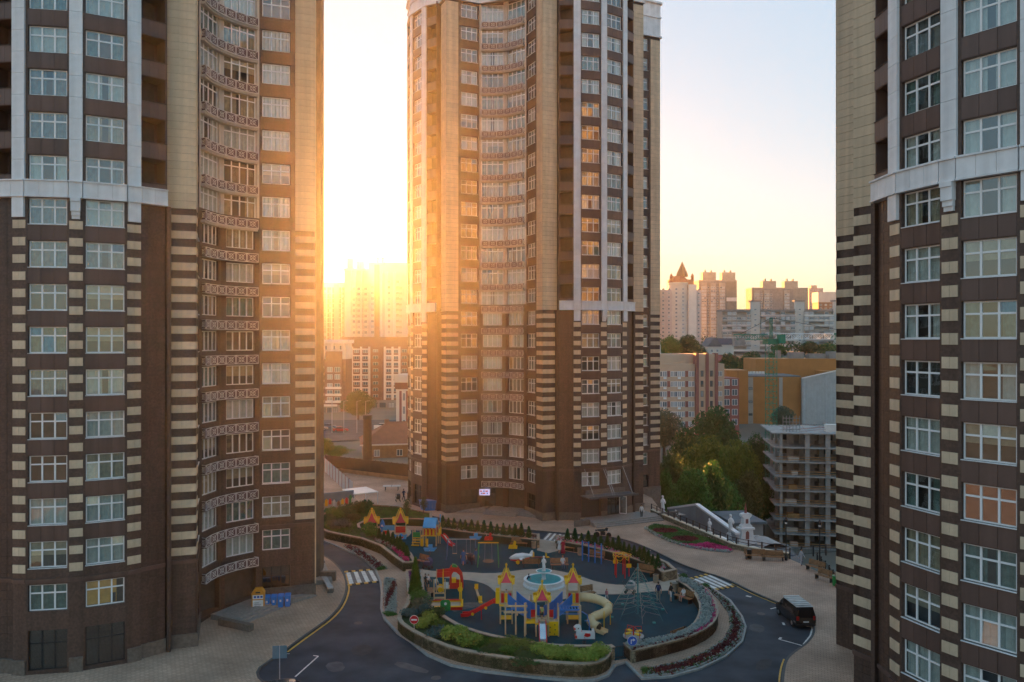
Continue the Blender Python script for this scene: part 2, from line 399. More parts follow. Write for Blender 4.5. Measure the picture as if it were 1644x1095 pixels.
    def face(s, i, left=True, right=True, gdoor='glass', rows0=True):
        Q = s.seg; root = s.root; z1 = s.zc1; zs = s.zs; ku = s.kc
        pts = [(-8,0),(-5.9,0),(-4.2,1.55),(-3.3,1.95),(-.45,2.4),(.45,2.4),(3.3,1.95),(4.2,1.55),(5.9,0),(8,0)]
        E = [Q(i,pts[j],pts[j+1]) for j in range(9)]; E[1] = Q(i,(-5.9,.72),(-4.2,1.55)); E[7] = Q(i,(4.2,1.55),(5.9,.72))
        for j in (0,8):
            if (left if j == 0 else right): s.pillar(E[j]); s.string(E[j]); s.plinth(E[j], .1)
        # window columns
        for j in (3,5):
            sg = E[j]; s.wcol(sg, 2.62, 1 if s.fine or True else 1, s.kmax)
            mb = MB(); a = (sg.L-2.62)/2
            for t0, t1, za, zb in ((0,a,-3,zs+.2),(sg.L-a,sg.L,-3,zs+.2),(a,sg.L-a,H0+WH,zs+.2),(a,sg.L-a,3.15,H0),(a,sg.L-a,-3,.25)): wallbox(mb, sg, t0, t1, za, zb)
            mb.build('ground_floor_wall', BROWN, root); s.string(sg); lit = s.fine and j == 5 and s.kmax == 17 and s.root.location.x < 0; wn = s.window(sg, sg.L/2, H0, 2.54, curt=not lit)
            if lit: MB().box(-1.2,.3,.05,.75,.32,1.85).build('emissive_room_wall', glow('room_wall_glow',(.62,.34,.08),.008), wn); MB().box(.35,.22,.1,.7,.26,.75).build('room_silhouette', ROOM, wn)  # room light put into the back wall as faint emission, no lamp inside
            if gdoor == 'glass': s.window(sg, sg.L/2, .25, 2.6, 2.9, 3, True, -.22, False, name='shop_front', dark=True)
            s.plinth_bits = 0
        # pilasters
        for j in (2,4,6):
            sg = E[j]; mb = MB(); wallbox(mb, sg, 0, sg.L, -3, s.ztop); mb.build('pilaster', BROWN, root)
            s.stripes(sg, zs+.3, s.zc0-1.0 if j != 4 else s.zc0-1.0); s.string(sg); s.plinth(sg)
            w = .84; L = round(sg.L,3)
            me = lib(('wp',L), lambda: MB().box(-L/2+.02,-.16,0,L/2-.02,0,FH/2-.02).mesh('white_panel', WHITEP))
            z = z1
            if s.fine:
                while z < s.ztop-.1: put('white_panel', me, root, sg.at(sg.L/2,0,z), sg.rz); z += FH/2
            else:
                mb = MB()
                while z < s.ztop-.1: wallbox(mb, sg, .02, sg.L-.02, z, z+FH/2-.02, 0, .16); z += FH/2
                mb.build('white_pilaster_panels', WHITEP, root)
            mb = MB()
            if j == 4:
                for a, b, o in ((0,.25,.42),(.25,.95,.34),(.95,1.25,.24),(1.25,1.5,.14)): wallbox(mb, sg, .12+a*.05, sg.L-.12-a*.05, s.zc0-b, s.zc0-a, 0, o)
                mb.build('cornice_bracket', WHITEP, root)
            else:
                wallbox(mb, sg, .05, sg.L-.05, s.zc0-1.45, s.zc0, 0, .2); mb.build('cornice_drop_panel', WHITEP, root)
        # balconies above, blank wall below
        for j in (1,7):
            sg = E[j]; s.blank(sg.sub(0,sg.L,-.25), -3, s.zc0); s.string(sg.sub(0,sg.L,-.25)); s.plinth(sg.sub(0,sg.L,-.25))
            inn = sg.sub(0,sg.L,-1.75)
            mb = MB(); wallbox(mb, inn, -.3, sg.L+.3, s.zc0, s.ztop, -.1, 0); mb.build('loggia_wall', BROWNP, root)
            sd = MB()
            for t in (0,sg.L):
                sd.hexa([sg.at(t-.05,-1.8,s.zc0),sg.at(t+.05,-1.8,s.zc0),sg.at(t+.05,-.05,s.zc0),sg.at(t-.05,-.05,s.zc0),sg.at(t-.05,-1.8,s.ztop),sg.at(t+.05,-1.8,s.ztop),sg.at(t+.05,-.05,s.ztop),sg.at(t-.05,-.05,s.ztop)])
            sd.build('loggia_side_wall', BROWNP, root)
            xs_ = -5.9 if j == 1 else 5.9; fl_ = Q(i,(xs_,-.2),(xs_,.7)) if j == 7 else Q(i,(xs_,.7),(xs_,-.2)); fb = MB(); wallbox(fb, fl_, 0, fl_.L, -3, s.zc0, -.3, -.03); fb.build('flank_wall', BROWN, root)
            n = 3; w = round(sg.L/n,3)
            for k in range(ku, s.kmax+1):
                zb = H0+FH*k-.75
                mb = MB(); wallbox(mb, sg, -.02, sg.L+.02, zb, zb+.2, -1.75, -.02); mb.build('balcony_slab', BROWNP, root)
                me = lib(('pp',w), lambda: MB().box(-w/2+.008,0,0,w/2-.008,.08,1.15).mesh('parapet_panel', BROWNP))
                if s.fine:
                    for q in range(n): put('parapet_panel', me, root, sg.at(w*(q+.5),.02,zb+.05), sg.rz)
                else:
                    me = lib(('ppx',sg.L), lambda: MB().box(-sg.L/2,0,0,-sg.L/6-.01,.08,1.15).box(-sg.L/6+.01,0,0,sg.L/6-.01,.08,1.15).box(sg.L/6+.01,0,0,sg.L/2,.08,1.15).mesh('balcony_parapet', BROWNP))
                    put('balcony_parapet', me, root, sg.at(sg.L/2,.02,zb+.05), sg.rz)
                mb = MB(); wallbox(mb, sg, -.02, sg.L+.02, zb+1.2, zb+1.26, -.1, .06); mb.build('parapet_rail', BROWND, root)
                t = sg.L*(.72 if j == 1 else .55); s.window(inn, t, zb+.95, .78, 1.55, 1, True, .03, False, sep=False, name='balcony_window')
        # white cornice over the whole bow
        ch = [(-5.92,.70)]+pts[2:8]+[(5.92,.70)]
        for j in range(7):
            sg = Q(i, ch[j], ch[j+1]); nn = max(1, round(sg.L/.95)); w = sg.L/nn
            for q in range(nn):
                mb = MB(); wallbox(mb, sg, q*w+.008, (q+1)*w-.008, s.zc0+.1, s.zc1, -.02, .26); mb.build('cornice_panel', WHITEP, root)
            mb = MB(); wallbox(mb, sg, 0, sg.L, s.zc1, s.zc1+.1, -.3, .36); wallbox(mb, sg, 0, sg.L, s.zc0, s.zc0+.1, -.3, .32); mb.build('cornice_moulding', WHITEP, root)
    def crown(s, i, pts, z0, z1, out=.0):                # white attic along a polyline
        for j in range(len(pts)-1):
            sg = s.seg(i, pts[j], pts[j+1]); mb = MB(); wallbox(mb, sg, 0, sg.L, z0, z1, -.5, .1+out)
            for z, o in ((z0,.35),(z0+(z1-z0)*.55,.25),(z1-.3,.45)): wallbox(mb, sg, -.1, sg.L+.1, z, z+.28, -.4, o+out)
            mb.build('attic', WHITEP, s.root)
    def ret(s, sg, outer_right=True, win=True):
        """return wall of a corner notch: window strip near the inner end, pillar at the outer end"""
        a, b = (3.2,5.0) if outer_right else (0,1.8); s.pillar(sg.sub(a,b)); s.string(sg); s.plinth(sg,.1)
        st = sg.sub(0,3.2) if outer_right else sg.sub(1.8,5.0)
        gap = .22 if outer_right else .42
        if win: s.wcol(st, 2.56, 1, s.kmax, gap=gap, panels=False); k0 = True
        mb = MB(); t0 = gap; t1 = gap+2.56
        for p, q, za, zb in ((0,t0,-3,s.zs+.2),(t1,3.2,-3,s.zs+.2),(t0,t1,H0+WH,s.zs+.2),(t0,t1,3.0,H0),(t0,t1,-3,.3)): wallbox(mb, st, p, q, za, zb)
        mb.build('ground_floor_wall', BROWN, s.root); s.window(st, (t0+t1)/2, H0, 2.48); s.window(st, (t0+t1)/2, .3, 2.52, 2.7, 3, True, -.22, False, name='ground_floor_window', dark=True)
        tl = MB(); tiles(tl, st, 0, t0, 1.0, s.ztop, .62, .62, -.0, .03, .03)
        tiles(tl, st, t1, 3.2, 1.0, s.ztop, .62, .62, -.0, .03, .03); tag(tl.build('wall_tiles', BROWN, s.root), kind='stuff')
    def bay(s, i, pl, pr, sag=1.15):
        """concave glazed bay between two points, pl left"""
        a = Vector(s.fp(i,*pl)); b = Vector(s.fp(i,*pr)); d = b-a; L = d.length; d /= L; n = Vector((d.y,-d.x))
        mid = (a+b)/2-n*sag; root = s.root
        arc = []
        Rr = (L*L/4+sag*sag)/(2*sag); cc = (a+b)/2+n*(Rr-sag); half = math.asin(min(1,L/2/Rr))
        for q in range(15):
            t = -half+2*half*q/14; arc.append(cc-n*Rr*math.cos(t)+d*Rr*math.sin(t))
        for hf, (p0, p1) in enumerate(((a,mid),(mid,b))):
            sg = Seg(tuple(p0), tuple(p1)); w = 2.75; t0 = (sg.L-w)/2; t1 = t0+w
            lo = MB(); wallbox(lo, sg, 0, t0, 4.0, s.zc0+1); wallbox(lo, sg, t1, sg.L, 4.0, s.zc0+1)
            z = 4.0
            for k in range(0, s.kc):
                zs = H0+FH*k; wallbox(lo, sg, t0, t1, z, zs, -.4, -.02); z = zs+1.75
            wallbox(lo, sg, t0, t1, z, s.zc0+1, -.4, -.02); lo.build('bay_wall', BROWN, root)
            up = MB(); zu = s.zc0+1; wallbox(up, sg, 0, .28, zu, s.ztop); wallbox(up, sg, sg.L-.28, sg.L, zu, s.ztop)
            for k in range(s.kc, s.kmax+1):
                zs = H0+FH*k-.55; wallbox(up, sg, .28, sg.L-.28, zs-.42, zs, -.4, -.02)
            up.build('bay_wall', LOGGIA, root)
            for k in range(0, s.kmax+1):
                if k < s.kc: s.window(sg, sg.L/2, H0+FH*k, w-.06, 1.75, 4, False, -.18, True, sep=False)
                else: s.window(sg, sg.L/2, H0+FH*k-.55, sg.L-.6, 2.66, 4, True, -.18, True, sep=False, name='balcony_glazing')
            g = MB(); wallbox(g, sg, 0, .35, -3, 4.0); wallbox(g, sg, sg.L-.35, sg.L, -3, 4.0); wallbox(g, sg, .35, sg.L-.35, -3, .3, -1.5, -.02); wallbox(g, sg, .35, sg.L-.35, 3.6, 4.0); g.build('entrance_pier', BROWN, root)
            s.window(sg.sub(0,sg.L,-1.1), sg.L/2, .3, 2.4, 2.8, 3, True, 0, False, sep=False, name='entrance_door', dark=True)
        # iron baskets that hide the air conditioners, one per floor
        for k in range(0, s.kmax+1):
            z0 = H0+FH*k-1.22; o = .62
            B = [p+n*o for p in arc]; bk = MB()
            for q in range(1,13):
                p0, p1 = B[q], B[q+1]; sg = Seg(tuple(p0), tuple(p1)); wallbox(bk, sg, 0, sg.L, z0-.06, z0, -.62, .04, 1 if k >= s.kc else 0)
                if k >= s.kc: wallbox(bk, sg, 0, sg.L, z0-.22, z0-.06, -.6, -.1, 1)
            par = bk.build('balcony_basket', [BROWNP, LOGGIA], root)
            me = lib('basket_panel', basket_panel)
            for q in range(6):
                p0, p1 = B[1+2*q], B[3+2*q]; sg = Seg(tuple(p0), tuple(p1)); sc = sg.L/1.1
                oo = put('basket_panel', me, par, sg.at(sg.L/2,0,z0), sg.rz); oo.scale = (sc,1,1)
            for e, p in ((0,B[1]),(1,B[13])):
                q = p-n*.62; sg = Seg(tuple(q),tuple(p)) if e == 0 else Seg(tuple(p),tuple(q)); oo = put('basket_panel', me, par, sg.at(sg.L/2,0,z0), sg.rz); oo.scale = (sg.L/1.1,1,1)
    def plain(s, i, pts, z0=-4, z1=None):
        mb = MB()
        for j in range(len(pts)-1): wallbox(mb, s.seg(i,pts[j],pts[j+1]), 0, 0+s.seg(i,pts[j],pts[j+1]).L, z0, s.top if z1 is None else z1, -.4, -.01)
        return mb.build('wall', BROWN, s.root)
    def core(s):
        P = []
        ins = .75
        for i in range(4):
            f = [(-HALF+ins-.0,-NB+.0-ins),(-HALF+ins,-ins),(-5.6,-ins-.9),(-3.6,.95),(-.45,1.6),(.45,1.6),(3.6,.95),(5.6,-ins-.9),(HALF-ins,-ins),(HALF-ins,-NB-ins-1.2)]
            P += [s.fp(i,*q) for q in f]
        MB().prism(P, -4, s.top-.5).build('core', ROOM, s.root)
def basket_panel():
    m = MB(); w = 1.1; h = .82; m.box(-w/2+.03,.05,.02,w/2-.03,.065,h-.03,1)
    m.box(-w/2,-.02,0,w/2,.03,.05); m.box(-w/2,-.02,h-.05,w/2,.03,h); m.box(-w/2,-.02,.05,-w/2+.05,.03,h-.05); m.box(w/2-.05,-.02,.05,w/2,.03,h-.05)
    c = h/2
    for sx, sz in ((1,1),(1,-1),(-1,1),(-1,-1)): m.bar((sx*.12,.0,c+sz*.11),(sx*(w/2-.05),.0,c+sz*(h/2-.05)),.03,.032)
    for q in range(8):
        a0, a1 = q*math.pi/4, (q+1)*math.pi/4; m.bar((.24*math.cos(a0),-.005,c+.24*math.sin(a0)),(.24*math.cos(a1),-.005,c+.24*math.sin(a1)),.03,.032)
    for q in range(4):
        a0 = q*math.pi/2+math.pi/4; m.bar((.05*math.cos(a0),-.008,c+.05*math.sin(a0)),(.2*math.cos(a0),-.008,c+.2*math.sin(a0)),.03,.06)
    return m.mesh('basket_panel', [IRON, MAROON])
Tower.zs = 6.75
def upper_plain(t, i, pts): t.plain(i, pts, t.ztop-.02)
BOW = [(-8,0),(-5.9,0),(-4.2,1.55),(-.45,2.4),(.45,2.4),(4.2,1.55),(5.9,0),(8,0)]
# left tower
TL = Tower('apartment_tower', 'brown and cream apartment tower filling the left side, washed in orange light', (-38.3,77.2), R(19), 10, 17)
TL.core(); TL.face(0, True, True); sg = TL.seg(0,(8,0),(8,-5)); TL.ret(sg, False, True)
TL.bay(0,(8,-5),(13,-10)); TL.ret(TL.seg(0,(13,-10),(18,-10)), True)
TL.plain(1, [(-8,0),(8,0)])
for x0, x1, m_ in ((-8,-5.9,CREAM),(-4.2,-3.3,WHITEP),(-.45,.45,WHITEP),(3.3,4.2,WHITEP),(5.9,8,CREAM)): mb = MB(); wallbox(mb, TL.seg(1,(x0,0),(x1,0)), 0, x1-x0, 1, 70, 0, .12); mb.build('side_pilaster', m_, TL.root)
for x0, x1 in ((-3.2,-.6),(.6,3.2)):
    for k in range(0,18): TL.window(TL.seg(1,(x0,.25),(x1,.25)), 1.3, H0+FH*k, 2.5, sep=False); TL.plain(2, BOW); TL.plain(3, BOW)
for i in (1,2): TL.plain(i, [(8,0),(8,-5),(13,-10),(18,-10)])
TL.plain(3, [(8,0),(8,-5),(13,-10),(18,-10)])
upper_plain(TL, 0, BOW+[(8,-5),(13,-10),(18,-10)])
# middle tower
TM = Tower('apartment_tower', 'tall brown and cream apartment tower standing in the middle behind the playground', (3.76,126.05), R(25), 8, 21, fine=False)
TM.core(); TM.face(0, gdoor='none'); TM.face(3); TM.ret(TM.seg(0,(-8,-5),(-8,0)), True); TM.bay(0,(-13,-10),(-8,-5)); TM.ret(TM.seg(0,(-18,-10),(-13,-10)), False)
TM.ret(TM.seg(0,(13,-10),(18,-10)), True)
TM.plain(1, [(-8,0),(8,0)]); TM.plain(2, BOW)
TM.plain(0, [(8,0),(8,-5),(13,-10)])
for i in (1,2): TM.plain(i, [(8,0),(8,-5),(13,-10),(18,-10)])
for i in (0,3): TM.crown(i, [(-8,0),(-5.9,0)]+[(-4.2,1.55),(-.45,2.4),(.45,2.4),(4.2,1.55)]+[(5.9,0),(8,0)], TM.ztop-.3, 75.0)
TM.crown(0, [(-18,-10),(-13,-10),(-8,-5),(-8,0)], TM.ztop-.3, 75.0); TM.crown(0, [(13,-10),(18,-10)], TM.ztop-.2, 77.6)
TM.crown(1, [(-8,0),(8,0)], 72, 77.6)
# right tower, its courtyard a little lower
TR = Tower('apartment_tower', 'brown apartment tower at the right edge with cream stripes and a white cornice', (41.0,50.8), R(-63), 10, 17, base=-2.1)
TR.core(); TR.face(0); TR.ret(TR.seg(0,(-18,-10),(-13,-10)), False)
TR.plain(0, [(-13,-10),(-8,-5),(-8,0)])
for i in (1,2): TR.plain(i, BOW)
TR.plain(3, [(-8,0),(8,0)])
for i in (0,1,2): TR.plain(i, [(8,0),(8,-5),(13,-10),(18,-10)])
upper_plain(TR, 0, [(-18,-10),(-13,-10),(-8,-5)]+BOW)
# ------------------------------------------------------------------ ground, podium, road, pavements, planters
def sm(a, b, x):
    t = max(0., min(1., (x-a)/(b-a))); return t*t*(3-2*t)
def lerpt(tab, x):
    if x <= tab[0][0]: return tab[0][1]
    for (a, p), (b, q) in zip(tab, tab[1:]):
        if x <= b: return p+(q-p)*sm(a, b, x)
    return tab[-1][1]
def terrain(x, y):
    l = lerpt([(0,-1.5),(150,-1.5),(220,-2.5),(340,-7),(430,-7),(600,0),(1200,12),(4000,12)], y)
    r = lerpt([(0,-5),(60,-6),(95,-9),(130,-15),(160,-20),(190,-18),(240,-7),(330,0),(440,16),(560,21),(800,24),(1500,20),(4000,18)], y)
    w = sm(-5, 30, x-max(0, (y-110))*.10)
    return l*(1-w)+r*w
def make_terrain():
    xs = [-3500,-1500,-700,-400,-250]+list(range(-180,331,10))+[400,550,800,1500,3500]
    ys = [-300,-60,0]+list(range(20,361,10))+list(range(380,801,25))+[1000,1500,2500,4500]
    v = [(x,y,terrain(x,y)+ (rnd.uniform(-.3,.3) if 100 < y < 900 else 0)) for y in ys for x in xs]; n = len(xs)
    f = [(j*n+i,j*n+i+1,(j+1)*n+i+1,(j+1)*n+i) for j in range(len(ys)-1) for i in range(n-1)]
    m = MB(); m.v = v; m.f = f; m.m = [0]*len(f); return m
GROUND = mat('city_ground', (.10,.105,.085), .9, scale=.05, c2=(.17,.155,.13), detail=8)
tag(make_terrain().build('terrain', GROUND, smooth=True), kind='structure')
ASPH = mat('asphalt', (.018,.028,.040), .8, scale=.35, c2=(.058,.078,.100), detail=12, bump=.25, spec=.25)
PAVE = brickmat('paver', (.42,.275,.195), (.50,.34,.245), (.25,.17,.125), .42, .21, .022, .75, rot=.35)
KERB = mat('kerb_stone', (.30,.30,.29), .7, .15, 3)
KERBD = mat('dark_kerb', (.075,.077,.08), .7, .15, 3)
RUBBER = mat('teal_rubber', (.001,.042,.060), .9, scale=.6, c2=(.003,.064,.088), detail=9, bump=.2, spec=.12)
TANR = mat('tan_rubber', (.42,.34,.27), .85, .12, 1.2, bump=.2)
PAINT = mat('road_paint', (.66,.66,.64), .6, .22, 3, detail=9)
YPAINT = mat('yellow_paint', (.62,.36,.05), .6, .25, 3, detail=9)
GREENW = mat('green_wall_paint', (.028,.062,.046), .6, .2, 1.5)
SOIL = mat('soil', (.05,.035,.026), .95, .3, 5, .4)
LAWN = mat('lawn_soil', (.035,.06,.02), .95, .3, 3, .3)
def stonemat():
    m = mat('planter_stone', (.26,.21,.14), .85); n = m.node_tree; b = n.nodes['Principled BSDF']
    tc = [x for x in n.nodes if x.type == 'TEX_COORD'][0]; vo = n.nodes.new('ShaderNodeTexVoronoi'); vo.inputs['Scale'].default_value = 3.2
    v2 = n.nodes.new('ShaderNodeTexVoronoi'); v2.feature = 'DISTANCE_TO_EDGE'; v2.inputs['Scale'].default_value = 3.2
    n.links.new(tc.outputs['Object'], vo.inputs['Vector']); n.links.new(tc.outputs['Object'], v2.inputs['Vector'])
    cr = n.nodes.new('ShaderNodeValToRGB'); cr.color_ramp.elements[0].color = (.15,.115,.075,1); cr.color_ramp.elements[1].color = (.34,.275,.18,1)
    sx = n.nodes.new('ShaderNodeSeparateColor'); n.links.new(vo.outputs['Color'], sx.inputs[0]); n.links.new(sx.outputs[0], cr.inputs[0])
    mr = n.nodes.new('ShaderNodeMapRange'); mr.inputs[1].default_value = 0; mr.inputs[2].default_value = .08; n.links.new(v2.outputs['Distance'], mr.inputs[0])
    mx = n.nodes.new('ShaderNodeMix'); mx.data_type = 'RGBA'; mx.inputs[6].default_value = (.09,.075,.055,1); n.links.new(mr.outputs[0], mx.inputs[0]); n.links.new(cr.outputs[0], mx.inputs[7])
    n.links.new(mx.outputs[2], b.inputs['Base Color']); bp = n.nodes.new('ShaderNodeBump'); bp.inputs['Strength'].default_value = .8; bp.inputs['Distance'].default_value = .05
    n.links.new(mr.outputs[0], bp.inputs['Height']); n.links.new(bp.outputs[0], b.inputs['Normal']); return m
PSTONE = stonemat()
CAPS = mat('cap_stone', (.36,.29,.22), .7, .15, 2)
ROADZ = -.12
POD = [(62,0),(62,62),(33.8,76),(30.6,88.3),(27.1,91.4),(25.2,92.0),(20.3,108.9),(21.2,113),(21.5,122),(12,158),(-36,152),(-95,150),(-95,0),(-40,-5),(20,-5)]
tag(MB().prism(POD, -24, ROADZ).build('road', ASPH), kind='structure')
# kerb lines traced on the ground
KL = [(470,1120),(400,1083),(444,1052),(457,1043),(480,1026),(504,1009),(528,992),(545,974),(554,955),(557,939),(552,920),(541,906),(526,894),(507,886)]
KR = [(690,827),(740,839),(800,846),(870,852),(930,857),(980,861),(1010,867),(1043,880),(1068,892),(1091,904),(1130,918),(1151,923),(1178,934),(1209,950),(1249,966),(1275,978),(1294,989),(1304,998),(1308,1010),(1304,1022),(1292,1035),(1275,1046),(1264,1056),(1259,1070),(1256,1095),(1252,1200)]
def smooth(p, k=2, closed=False):
    for _ in range(k):
        q = [] if closed else [p[0]]; n = len(p)
        for i in range(n if closed else n-1):
            a, b = p[i], p[(i+1)%n]; q += [(a[0]*.75+b[0]*.25,a[1]*.75+b[1]*.25),(a[0]*.25+b[0]*.75,a[1]*.25+b[1]*.75)]
        if not closed: q.append(p[-1])
        p = q
    return p
wKL = smooth(GL(KL)); wKR = smooth(GL(KR))
tag(MB().prism(wKL+[(-40,97),(-94.9,101),(-94.9,.1),(-40,-4.9),(-18,20)], ROADZ, 0).build('pavement', PAVE), kind='structure')
tag(MB().prism(wKR+[(40,2),(61.9,.1),(61.9,61.9),(33.7,75.9),(30.5,88.2),(27,91.3),(25.1,91.9),(20.2,108.8),(21.1,113),(21.4,122),(11.9,157.9),(-36,151.9),(-94.9,149.9),(-94.9,114),(-36,114),(-24,112)], ROADZ, 0).build('pavement', PAVE), kind='structure')
ISL = [(506,846),(505,862),(532,872),(571,889),(589,900),(603,914),(611,934),(613,950),(612,976),(618,993),(640,1016),(659,1028),(686,1050),(725,1067),(778,1077),(869,1087),(931,1093),(958,1090),(976,1083),(987,1067),(1005,1062),(1031,1088),(1076,1085),(1124,1072),(1164,1053),(1191,1029),(1197,1006),(1191,989),(1172,963),(1146,945),(1111,931),(1091,922),(1075,913),(1040,899),(990,886),(940,876),(870,866),(790,855),(740,849),(700,840),(680,832),(640,824),(575,820),(520,828)]
wISL = GL(ISL)
tag(MB().prism(wISL, ROADZ, .004).build('pavement', PAVE), kind='structure')
def strip(pts, w, z0, z1, closed=False, off=0.):
    """a band of width w along a polyline, offset to its left by off"""
    n = len(pts); L = []; Rr = []
    for i, p in enumerate(pts):
        a = pts[(i-1)%n] if (closed or i > 0) else p; b = pts[(i+1)%n] if (closed or i < n-1) else p
        d = Vector((b[0]-a[0], b[1]-a[1])).normalized(); nn = Vector((-d.y,d.x)); q = Vector(p)
        L.append(q+nn*(off+w/2)); Rr.append(q+nn*(off-w/2))
    m = MB()
    for i in range(n if closed else n-1):
        j = (i+1) % n
        m.hexa([(Rr[i].x,Rr[i].y,z0),(Rr[j].x,Rr[j].y,z0),(L[j].x,L[j].y,z0),(L[i].x,L[i].y,z0),(Rr[i].x,Rr[i].y,z1),(Rr[j].x,Rr[j].y,z1),(L[j].x,L[j].y,z1),(L[i].x,L[i].y,z1)])
    return m
for p, mt in ((wKL[2:],KERBD),(wKR,KERBD)): tag(strip(p,.18,ROADZ-.05,.02).build('kerb', mt), kind='structure')
tag(strip(wISL,.2,ROADZ-.05,.03,True).build('kerb', KERB), kind='structure')
# yellow line along the left kerb and the right bay; paint lies 4 mm over the asphalt
def near(pts, a, b): return [p for p in smooth(GL(pts[a:b])) ]
tag(strip(near(KL,3,11),.16,ROADZ+.002,ROADZ+.006,False,-.26).build('yellow_edge_line', YPAINT), kind='structure')
tag(strip(near(KR,12,15),.12,ROADZ+.002,ROADZ+.006,False,-.24).build('yellow_edge_line', YPAINT), kind='structure')
tag(strip(near(KR,22,26),.12,ROADZ+.002,ROADZ+.006,False,-.24).build('yellow_edge_line', YPAINT), kind='structure')
def paintline(pts, w=.12, m=PAINT):
    return tag(strip(GL(pts,ROADZ),w,ROADZ+.002,ROADZ+.006).build('parking_line', m), kind='structure')
paintline([(403,1083),(424,1068),(446,1053)],.16); paintline([(474,1086),(492,1070),(511,1053)]); paintline([(511,1053),(503,1052)])
paintline([(1237,977),(1246,975)]); paintline([(1257,999),(1259,1003)],.2); paintline([(1285,1003.5),(1303,1006)]); paintline([(1251,1026),(1270,1031),(1288,1036)]); paintline([(1251,1026),(1254,1023)],.2)
paintline([(1293,991),(1301,999),(1304,1009),(1301,1020),(1290,1034)],.14)
paintline([(985,869),(1000,864.5),(1018,871),(1047,883),(1028,886.5)]); paintline([(1198,956),(1206,958)],.3)
def zebra(a, b, c, d, n, frac=.5, edge=True):
    """crosswalk a-b near kerb side, d-c far; stripes run a->d"""
    root = tag(put('crosswalk', None), kind='structure')
    A, B, C, D = [Vector(G(*p, ROADZ)) for p in (a,b,c,d)]
    hump = MB(); P = [A,B,C,D]; hump.prism([tuple(p) for p in P], ROADZ, ROADZ+.004); hump.build('raised_table', mat('zebra_asphalt',(.16,.15,.145),.8,.2,2), root)
    for i in range(n):
        t0 = (i+.5-frac/2)/n; t1 = (i+.5+frac/2)/n
        m = MB(); m.prism([tuple(A.lerp(B,t0)),tuple(A.lerp(B,t1)),tuple(D.lerp(C,t1)),tuple(D.lerp(C,t0))], ROADZ+.004, ROADZ+.008); m.build('zebra_stripe', PAINT, root)
    if edge:
        for (p, q, r, s_) in ((A,B,D,C),(D,C,A,B)):
            for i in range(8):
                a0 = p.lerp(q,i/8); a1 = p.lerp(q,(i+1)/8); e = (p-r).normalized()*.45
                m = MB(); m.prism([tuple(a0+e*.02),tuple(a1+e*.02),tuple(a1+e),tuple(a0+e)], ROADZ, ROADZ+.05); m.build('hump_block', YPAINT if i % 2 == 0 else mat('black_rubber',(.02,.02,.02),.8), root)
    return root
zebra((558,938),(610,932),(600,915),(553,919),4,.52)
zebra((1146,945),(1178,939),(1141,922),(1111,930),4,.55)
zebra((868,868),(928,873),(936,861),(880,855),7,.45,False)
# rubber playground sheet with the tan path winding through it
RUB = [(672,915),(665,900),(645,882),(618,869),(590,860),(577,855),(577,849),(700,852),(740,862),(800,870),(862,880),(868,872),(892,876),(893,882),(940,890),(1000,905),(1050,922),(1062,932),(1090,936),(1106,950),(1120,973),(1124,992),(1122,1010),(1112,1026),(1092,1038),(1069,1046),(1036,1053),(1000,1058),(987,1060),(978,1046),(940,1048),(878,1046),(824,1038),(780,1028),(742,1016),(714,999),(690,978),(680,955),(678,930)]
tag(MB().prism(GL(RUB), .004, .016).build('rubber_floor', RUBBER), kind='structure')
TUP = [(672,913),(700,917),(740,917.6),(787,920.7),(822,916.8),(847,913.6),(874,912.8),(901,916.8),(930,924),(961,935),(999,939.7),(1030,936),(1062,930.7),(1092,932),(1100,944)]
TLO = [(1072,948),(1051,949),(1019,952),(980,954.5),(945,953),(925,956),(905,962),(880,966),(850,967),(820,964),(800,956),(792,947),(781,938),(760,931.8),(740,930),(700,926),(676,926)]
tag(MB().prism(smooth(GL(TUP),1)+smooth(GL(TLO),1), .016, .020).build('tan_path', TANR), kind='structure')
tag(MB().prism(GL([(866,866),(892,869),(896,884),(880,888),(862,883)]), .016, .020).build('tan_path', TANR), kind='structure')
tag(MB().prism(smooth(GL([(612,863),(600,856),(625,848),(652,846),(662,853),(655,862),(640,868)]),1), .016, .020).build('sand_floor', mat('sand',(.42,.35,.27),.95,.15,2,.2)), kind='structure')
tag(MB().prism(smooth(GL([(718,976),(735,968),(770,966),(790,968),(770,973),(745,978),(730,982)]),1), .016, .018).build('spilt_sand', mat('sand_thin',(.16,.17,.165),.95,scale=1.5,c2=(.03,.06,.07),detail=9)), kind='structure')
# raised planters
PH = .9
def planter(name, label, out, inn, soil=LAWN, cap=True, sm_out=True, sm_in=True):
    """out and inn: top edges of the road-side and playground-side faces, traced in the same direction"""
    o = GL(out, PH); i = GL(inn, PH)
    if sm_out: o = smooth(o,1)
    if sm_in: i = smooth(i,1)
    r = thing(name, label, 'planter')
    ring = o+i[::-1]
    MB().prism(ring, .0, PH-.12).build('soil_bed', soil, r)
    n = len(ring); no = len(o)
    if sum(ring[k][0]*ring[(k+1)%n][1]-ring[(k+1)%n][0]*ring[k][1] for k in range(n)) < 0: s_ = -1
    else: s_ = 1
    def wall(pts, m, nm, closed=False):
        b = strip(pts, .28, 0.0, PH, closed, off=s_*.14); b.build(nm, m, r)
        strip(pts, .36, PH, PH+.07, closed, off=s_*.14).build('coping', CAPS, r)
    wall(o, PSTONE, 'stone_wall'); wall(i[::-1], GREENW, 'green_wall')
    for a, b in ((o[0],i[0]),(i[-1],o[-1])):
        pts = [a,b] if (a, b) != (o[0],i[0]) else [b,a]
        if math.dist(a,b) > .5: wall(pts, PSTONE, 'end_wall')
    return r
